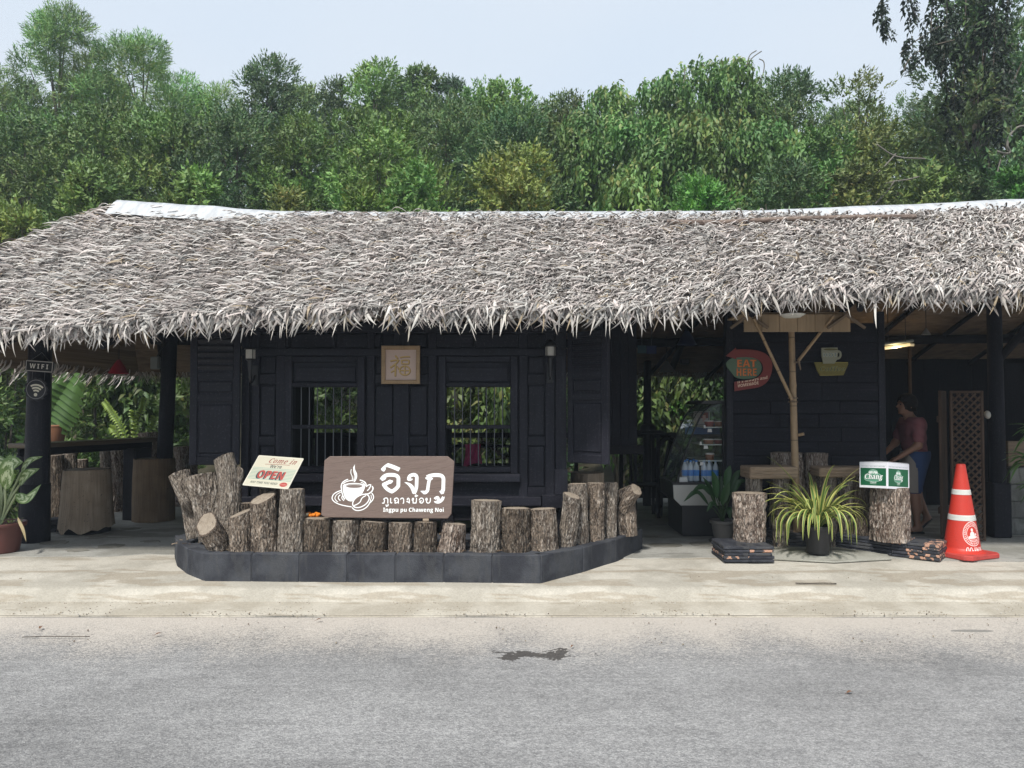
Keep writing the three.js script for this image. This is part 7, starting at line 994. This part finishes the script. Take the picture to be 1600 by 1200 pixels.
const KIND = {
  broad: { g: [sprig(1, 16, 0.125, 0.055, 1.0, 0.32), sprig(2, 14, 0.14, 0.06, 1.2, 0.28)], col: [0.165, 0.27, 0.066], vary: 0.4 },
  dark: { g: [sprig(3, 16, 0.11, 0.05, 1.0, 0.3), sprig(4, 16, 0.115, 0.046, 0.9, 0.34)], col: [0.105, 0.19, 0.07], vary: 0.35 },
  bamboo: { g: [sprig(5, 16, 0.15, 0.028, 1.1, 0.42), sprig(6, 15, 0.17, 0.03, 1.3, 0.36)], col: [0.165, 0.29, 0.09], vary: 0.35 },
  vine: { g: [sprig(7, 14, 0.165, 0.085, 0.75, 0.45, true), sprig(8, 12, 0.18, 0.07, 0.6, 0.5, true)], col: [0.125, 0.225, 0.06], vary: 0.45 },
  lime: { g: [sprig(9, 16, 0.13, 0.055, 0.9, 0.3), sprig(10, 14, 0.12, 0.06, 1.1, 0.25)], col: [0.14, 0.25, 0.05], vary: 0.3 },
  olive: { g: [sprig(11, 15, 0.12, 0.05, 1.0, 0.36), sprig(12, 12, 0.13, 0.06, 1.2, 0.3)], col: [0.15, 0.215, 0.058], vary: 0.5 },
};
const treeG = 'trees and bushes of the wooded slope behind the roof';
let treeSeed = 500;
function tree(name, label, category, px, top, hw, d, kind, o = {}) {
  const R = rng(treeSeed++), K = KIND[kind], sc = d / F, c0 = at(px, top, d), base = hillH(c0.x, d), H = c0.y - base, w = hw * sc, t = thing(name, label, category, [c0.x, base, -d], 0);
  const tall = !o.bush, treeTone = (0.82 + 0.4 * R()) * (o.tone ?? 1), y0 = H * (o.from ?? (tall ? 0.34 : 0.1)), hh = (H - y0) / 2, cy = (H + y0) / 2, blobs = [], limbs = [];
  const nb = o.blobs ?? Math.round(clamp(8 + w * hh * 2.6, 10, 30));
  const tr = Math.max(0.03, H * 0.009), leanX = (R() - 0.5) * 0.5;
  for (let i = 0; i < nb; i++) {   // clumps spread through a rounded crown, the outer ones smaller
    const yv = 1 - 2 * (i + 0.5) / nb, ring = Math.sqrt(Math.max(0.02, 1 - yv * yv)), a = i * 2.399 + R() * 0.8, q = 0.35 + 0.6 * Math.sqrt(R()), br = Math.min(w, hh) * (o.br ?? 0.42) * (0.65 + 0.6 * R());
    blobs.push([V(Math.cos(a) * ring * q * (w - br * 0.5) + leanX * 0.3, clamp(cy + yv * hh * 0.9, y0, H - br * 0.8), Math.sin(a) * ring * q * w * 0.8), br]);
  }
  blobs.push([V(leanX * 0.3, H - w * 0.3, 0), w * 0.36]);
  const area = w * 2 * hh * 2 * 0.8, n = Math.round(clamp(area * (o.dense ?? 60) * 1.7 * (K === KIND.bamboo ? 1.2 : 1), 160, 5200)), wsum = blobs.reduce((s, b) => s + b[1] * b[1], 0);
  const crowns = [[], []];
  for (let i = 0; i < n; i++) {
    let q = R() * wsum, k = 0; while (q > blobs[k][1] ** 2 && k < blobs.length - 1) q -= blobs[k++][1] ** 2;
    const [c, r] = blobs[k], u = R() * 2 - 1, ph = R() * 6.283, s = Math.sqrt(1 - u * u), dir = V(s * Math.cos(ph), Math.abs(u) * (R() < 0.72 ? 1 : -1), s * Math.sin(ph)), rad = r * (R() < 0.85 ? 0.82 + 0.25 * R() : 0.4 + 0.45 * R());
    const p = c.clone().addScaledVector(dir, rad); if (o.hang) p.y -= R() * R() * o.hang;
    const up = kind === 'vine' ? V(0, 1, 0).add(V((R() - 0.5) * 0.6, 0, (R() - 0.5) * 0.6)) : dir.clone().add(V(0, 0.55, 0)).add(V(R() - 0.5, R() - 0.5, R() - 0.5));
    const m = new THREE.Matrix4().compose(p, new THREE.Quaternion().setFromUnitVectors(V(0, 1, 0), up.normalize()).multiply(new THREE.Quaternion().setFromAxisAngle(V(0, 1, 0), R() * 6.283)), V(1, 1, 1).multiplyScalar((o.size ?? 1) * (d > 13.9 ? 0.84 : 0.9) * (0.8 + 0.5 * R())));
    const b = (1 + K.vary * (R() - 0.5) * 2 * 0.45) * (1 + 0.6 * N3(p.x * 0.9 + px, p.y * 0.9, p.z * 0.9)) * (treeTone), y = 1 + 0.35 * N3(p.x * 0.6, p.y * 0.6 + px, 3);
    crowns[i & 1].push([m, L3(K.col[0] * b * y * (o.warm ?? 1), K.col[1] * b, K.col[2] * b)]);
  }
  crowns.forEach((list, k) => { const im = new THREE.InstancedMesh(K.g[k], M.leaf, list.length); im.name = 'crown'; im.castShadow = im.receiveShadow = true; im.userData.kind = 'stuff'; list.forEach(([m, c], i) => { im.setMatrixAt(i, m); im.setColorAt(i, c); }); t.add(im); });
  if (o.bush) { for (let k = 0; k < 5; k++) limbs.push(rod(V((R() - 0.5) * 0.2, -0.1, (R() - 0.5) * 0.2), blobs[Math.floor(R() * blobs.length)][0], 0.025, 0.01, 6)); }
  else { const topP = V(leanX * 0.3, H - w * 0.25, 0), k1 = V(leanX * 0.1, H * 0.35, 0.05), k2 = V(leanX * 0.25, H * 0.65, -0.05); limbs.push(rod(V(0, -0.3, 0), k1, tr * 1.5, tr, 9), rod(k1, k2, tr, tr * 0.6, 8), rod(k2, topP, tr * 0.6, tr * 0.12, 7)); for (const [b] of blobs) { if (R() < 0.25) continue; const v = clamp((b.y - H * 0.18) / H, 0.12, 0.8); limbs.push(rod(V(leanX * 0.35 * v, H * v, 0), b, tr * 0.35, tr * 0.1, 6)); } }
  put(o.bush ? 'stem' : 'trunk', limbs, M.trunk, t);
  return t;
}
for (const [label, px, top, hw, d, kind, o] of [
  // farthest row, closing the skyline
  ['hazy far tree behind the highest left one', 150, 120, 60, 29, 'broad', {}], ['hazy far tree in the dip left of the dark pointed tree', 300, 150, 56, 29, 'dark', {}], ['hazy far tree right of the dark pointed tree', 475, 150, 56, 29, 'broad', {}], ['hazy far tree behind the round topped one', 620, 145, 60, 29, 'dark', {}], ['hazy far tree behind the flat topped one', 740, 170, 56, 29, 'broad', {}], ['hazy far tree in the lowest dip of the skyline', 870, 184, 60, 29, 'broad', {}], ['hazy far tree behind the left end of the vine thicket', 1000, 164, 60, 29, 'dark', {}], ['hazy far tree behind the highest vine covered one', 1180, 148, 60, 29, 'broad', {}], ['hazy far tree behind the sparse airy one', 1320, 172, 60, 29, 'broad', {}], ['hazy far tree low behind the tallest tree', 1440, 160, 60, 29, 'dark', {}],
  // far row, against the sky
  ['tall airy bamboo-like tree, highest on the left', 95, 26, 62, 24, 'bamboo', { dense: 62, br: 0.36, blobs: 26 }], ['light green airy tree with two soft tops, right of the highest left one', 222, 66, 66, 24, 'bamboo', { dense: 66, br: 0.38, blobs: 24 }], ['pale green tree cut by the left edge of the picture', 8, 118, 60, 23, 'bamboo', { dense: 55 }],
  ['small pale tree in the dip left of the dark pointed tree', 336, 148, 42, 24, 'bamboo', { dense: 45 }], ['dark pointed tree standing out against the sky left of the middle', 415, 102, 50, 22, 'dark', { dense: 62, taper: 0.12, br: 0.42 }], ['thin leaved tree in the gap right of the dark pointed tree', 520, 132, 46, 24, 'dark', { dense: 48, br: 0.42 }],
  ['round topped tree left of the middle of the skyline', 585, 108, 52, 24, 'broad', { dense: 60 }], ['narrow upright tree at the middle of the skyline', 655, 112, 38, 24, 'broad', { dense: 60 }], ['small dark treetop right of the narrow upright one', 704, 128, 36, 24, 'dark', { dense: 60 }],
  ['flat topped bushy tree over the middle of the roof', 785, 142, 62, 22, 'broad', { dense: 66 }], ['low pale tree in the dip of the skyline right of the middle', 880, 160, 52, 24, 'olive', { dense: 55 }],
  ['vine covered tree at the left end of the vine thicket', 950, 142, 62, 20, 'vine', { dense: 46 }], ['vine covered tree rising in the middle of the vine thicket', 1050, 122, 66, 20, 'vine', { dense: 46 }], ['highest vine covered tree of the thicket, with drooping tip', 1132, 98, 66, 19.5, 'vine', { dense: 46, hang: 0.3 }], ['dark round tree at the right end of the vine thicket', 1232, 120, 54, 19, 'dark', { dense: 60 }],
  ['sparse airy tree with sky showing through, left of the tallest tree', 1345, 122, 62, 19, 'olive', { dense: 20, br: 0.34, blobs: 22 }],
]) tree('tree', label, 'tree', px, top, hw * 1.4, d, kind, { ...o });
for (const [label, px, top, hw, d, kind, o] of [
  // middle row
  ['dense green tree at the left edge below the tall airy trees', 40, 190, 78, 19.5, 'broad', { size: 0.95 }], ['dense mid green tree under the two soft tops', 160, 178, 78, 19, 'broad', {}], ['bushy tree above the left end of the roof', 268, 190, 72, 18.5, 'broad', { warm: 1.1 }], ['shaded dark tree below the dark pointed one', 370, 180, 70, 18.5, 'dark', {}], ['bushy dark tree between the left and middle of the slope', 470, 190, 66, 18.5, 'broad', {}],
  ['large bushy tree in the middle of the slope', 590, 195, 92, 17, 'broad', {}], ['dark tree behind the large bushy one', 700, 165, 70, 19, 'dark', {}], ['round dark tree under the flat topped one', 808, 172, 66, 18, 'dark', {}], ['yellow green tree hanging with leaves, left in the vine thicket', 900, 190, 60, 18.5, 'vine', {}],
  ['vine curtain with big hanging leaves over the roof right of the middle', 1000, 178, 66, 17.5, 'vine', { hang: 0.5 }], ['shaded vine curtain in the middle of the thicket', 1090, 180, 62, 17.3, 'vine', { hang: 0.5 }], ['vine curtain below the dark round tree', 1190, 190, 66, 17.5, 'vine', { hang: 0.5 }], ['bright green feathery tree right of the vine thicket', 1275, 215, 56, 17, 'broad', { warm: 0.8, dense: 70 }],
  ['yellow green thin crowned tree left of the tallest tree', 1370, 205, 78, 17.5, 'olive', { dense: 44 }], ['olive tangled tree below the tallest tree', 1470, 190, 72, 17.5, 'olive', { dense: 42 }],
  ['dense dark tree behind the trunk of the tallest tree', 1520, 120, 74, 18.6, 'dark', { dense: 56 }], ['dark dense tree at the right edge', 1590, 40, 66, 17.5, 'dark', { dense: 60 }], ['dark tree beyond the right edge', 1690, 40, 80, 18, 'dark', {}], ['dense tree beyond the left edge', -80, 150, 90, 20, 'broad', {}],
]) tree('tree', label, 'tree', px, top, hw * 1.4, d, kind, { ...o });
for (const [label, px, top, hw, d, kind, o] of [
  // bushes right behind the roof
  ['light green bush over the left slope of the roof', 28, 328, 62, 14.5, 'broad', { warm: 1.25 }], ['green bush behind the left end of the white ridge strip', 140, 268, 60, 15, 'broad', {}], ['small green bush over the left ridge strip', 305, 272, 48, 15, 'broad', {}], ['yellowish bush tip at the end of the left ridge strip', 443, 306, 34, 14.5, 'olive', { warm: 1.1 }], ['bright lime bush above the left half of the ridge', 556, 296, 42, 14.3, 'lime', {}],
  ['rounded dark bush over the middle of the ridge', 650, 262, 62, 15, 'broad', {}], ['broad bush with reddish twigs over the ridge right of the middle', 808, 240, 86, 15.2, 'broad', { warm: 1.2 }], ['bright green bush above the ridge under the vine thicket', 1098, 290, 60, 14.3, 'lime', { warm: 0.75 }], ['leafy bush left of the bright green one', 965, 285, 66, 15, 'vine', {}], ['dark bush behind the pole tied on the roof', 1225, 262, 70, 15.2, 'dark', {}],
  ['rust-tinged leafy bush above the right half of the ridge', 1330, 268, 52, 15, 'olive', { warm: 1.1 }], ['thin twiggy bush above the right ridge strip', 1450, 262, 66, 15.4, 'olive', { dense: 34 }], ['bright feathery fern-like bush at the right edge over the ridge strip', 1592, 276, 38, 14, 'lime', { warm: 0.7 }], ['dark leafy bush left of the feathery one', 1530, 250, 60, 15.2, 'dark', { dense: 50 }],
]) tree('bush', label, 'bush', px, top, hw * 1.15, d, kind, { bush: true, ...o });
// garden shrubs seen under the roof; forest shade is put into their leaf colour
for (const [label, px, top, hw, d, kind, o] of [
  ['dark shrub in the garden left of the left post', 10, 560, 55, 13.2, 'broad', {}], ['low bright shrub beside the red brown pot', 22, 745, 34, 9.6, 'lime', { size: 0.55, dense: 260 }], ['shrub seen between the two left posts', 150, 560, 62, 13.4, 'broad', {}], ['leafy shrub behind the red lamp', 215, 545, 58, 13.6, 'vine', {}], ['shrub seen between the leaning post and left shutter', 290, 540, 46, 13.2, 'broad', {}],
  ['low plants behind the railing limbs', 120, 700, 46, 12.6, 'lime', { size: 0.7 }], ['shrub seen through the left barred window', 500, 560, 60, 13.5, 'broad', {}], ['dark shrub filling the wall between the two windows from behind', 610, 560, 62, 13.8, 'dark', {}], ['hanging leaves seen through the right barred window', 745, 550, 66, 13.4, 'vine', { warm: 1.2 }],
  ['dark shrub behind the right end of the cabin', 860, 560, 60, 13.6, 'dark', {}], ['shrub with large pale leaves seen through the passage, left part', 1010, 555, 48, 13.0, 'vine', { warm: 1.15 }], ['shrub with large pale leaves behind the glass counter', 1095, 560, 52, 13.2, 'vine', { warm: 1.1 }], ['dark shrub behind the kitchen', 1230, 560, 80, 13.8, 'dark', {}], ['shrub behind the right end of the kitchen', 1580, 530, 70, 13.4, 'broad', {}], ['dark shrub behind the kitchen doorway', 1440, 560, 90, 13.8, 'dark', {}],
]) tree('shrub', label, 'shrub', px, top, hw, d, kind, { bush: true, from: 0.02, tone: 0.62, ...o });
{ // tallest tree, running out of the top of the picture, hung with vines
  const d = 15.6, t = tree('tree', 'tallest tree with vine-hung dark leaves running out of the top at the right', 'tree', 1525, -70, 92, d, 'dark', { dense: 32, from: 0.36, br: 0.34, blobs: 26, size: 1.15, hang: 0.8 });
  const R = rng(900), P = (px, py, dz = 0) => at(px, py, d - dz).sub(t.position), vines = [], lv = [];
  const K = KIND.vine;
  const lines = [[[1378, -10], [1376, 22], [1384, 45], [1392, 62]], [[1500, 60], [1440, 78], [1418, 96], [1412, 112]], [[1470, 40], [1428, 66], [1406, 84]], [[1560, 20], [1500, 64], [1452, 84], [1430, 100]], [[1480, -20], [1478, 60], [1470, 120]], [[1510, -20], [1506, 90], [1500, 200]], [[1540, -20], [1535, 100], [1528, 230]], [[1460, -20], [1455, 40], [1462, 90]], [[1575, -20], [1570, 90], [1566, 210]], [[1420, -20], [1425, 10], [1436, 35]], [[1490, 10], [1492, 120], [1484, 210]], [[1555, -20], [1552, 120], [1545, 260]]];
  for (const l of lines) { const dz = R() * 1.2, c = curve(l.map(([x, y]) => P(x, y, dz))); vines.push(new THREE.TubeGeometry(c, 24, 0.012, 5)); const n = Math.round(c.getLength() * 13); for (let i = 0; i < n; i++) { const p = c.getPointAt(R()).add(V((R() - 0.5) * 0.22, (R() - 0.5) * 0.15, (R() - 0.5) * 0.22)), b = 0.5 + 0.6 * R(); lv.push([new THREE.Matrix4().compose(p, new THREE.Quaternion().setFromEuler(new THREE.Euler(0.6 * (R() - 0.5), R() * 6.28, 0.6 * (R() - 0.5))), V(1, 1, 1).multiplyScalar(0.5 + 0.35 * R())), L3(0.038 * b, 0.062 * b, 0.035 * b)]); } }
  put('vine', vines, M.trunk, t); const im = new THREE.InstancedMesh(K.g[0], M.leaf, lv.length); im.name = 'vine_leaves'; im.castShadow = im.receiveShadow = true; im.userData.kind = 'stuff'; lv.forEach(([m, c], i) => { im.setMatrixAt(i, m); im.setColorAt(i, c); }); t.add(im);
  const bareM = std({ color: L3(0.17, 0.155, 0.135), roughness: 0.9 }); const br = (pts, r) => put('bare_branch', tube(pts.map(([x, y]) => P(x, y, 0.9)), r, 30, 7), bareM, t);
  br([[1606, 196], [1590, 199], [1578, 212], [1574, 228], [1578, 238], [1572, 240], [1556, 236]], 0.022); br([[1578, 238], [1566, 246], [1558, 270]], 0.012); br([[1370, 226], [1400, 244], [1446, 248]], 0.013); br([[1352, 300], [1390, 285], [1420, 280], [1436, 276]], 0.013); br([[1368, 318], [1385, 300], [1398, 282]], 0.014); br([[1400, 240], [1380, 262], [1360, 280]], 0.014);
}
// thin tendrils rising over the vine thicket
{ const d = 19, t = thing('climbing_vine', 'thin bare vine tendrils rising above the highest vine covered tree against the sky', 'vine', at(1140, 130, d).toArray()), P = (px, py) => at(px, py, d).sub(t.position); M.tend = std({ color: L3(0.13, 0.12, 0.09), roughness: 0.9 }); for (const l of [[[1150, 130], [1166, 104], [1176, 90], [1190, 80]], [[1166, 104], [1172, 86], [1182, 79]], [[1186, 130], [1193, 112], [1193, 96], [1186, 92]], [[1150, 116], [1152, 98], [1160, 92]], [[1068, 130], [1070, 118], [1069, 108]]]) put('tendril', tube(l.map(([x, y]) => P(x, y)), 0.013, 20, 5), M.tend, t); put('dry_stem', tube([P(948, 185), P(947, 205), P(948, 232)], 0.02, 16, 6), M.bamboo, t); }
// ================================================================ small litter on the road
{
  const g = (px, py, y = 0.006) => { const r = ray(px, py), k = (y - CAMY) / r.y; return V(r.x * k, y, r.z * k); };
  const tw = thing('twig', 'thin brown twig lying on the road edge at the left', 'twig', g(90, 996).toArray()); put('stick', tube([V(-0.24, 0.004, 0.005), V(-0.05, 0.006, -0.006), V(0.12, 0.005, 0.0), V(0.22, 0.006, -0.004)], 0.003, 20, 6), M.trunk, tw);
  M.deadLeaf = std({ color: L3(0.15, 0.075, 0.04), roughness: 0.9 });
  const lf = (px, py, s, ry, label) => { const t = thing('fallen_leaf', label, 'leaf', g(px, py).toArray(), ry); put('blade', ribbon([V(0, 0.004, 0), V(s * 0.5, 0.012, 0.005), V(s, 0.006, 0)], lance(s * 0.42), 0.4, 4, 8), M.deadLeaf, t); put('stalk', rod(V(-s * 0.3, 0.004, 0), V(0, 0.004, 0), 0.0012, 0.0012, 5), M.deadLeaf, t); };
  lf(1323, 1084, 0.045, 0.4, 'small reddish leaf alone on the right half of the road'); lf(62, 983, 0.05, 2, 'dry leaf on the pale road edge left of the twig'); lf(242, 993, 0.05, 0.7, 'dry leaf on the road edge right of the twig'); lf(494, 970, 0.045, 0.5, 'dry leaf on the gutter joint below the bed'); lf(1182, 891, 0.06, 0.3, 'dry leaf on the pale kerb below the black pot'); lf(892, 1012, 0.035, 1, 'tiny yellowish leaf right of the dark oil stain');
  const tw2 = thing('twig', 'short twig on the kerb below the tile kerb', 'twig', g(1275, 913, 0.11).toArray()); put('stick', tube([V(-0.17, 0.01, 0.0), V(-0.03, 0.006, -0.01), V(0.07, 0.012, 0.006), V(0.17, 0.006, 0.0)], 0.005, 20, 6), M.trunk, tw2);
}
scene.traverse((o) => { if (o.isMesh) { o.castShadow = true; o.receiveShadow = true; } });
renderer.render(scene, camera);
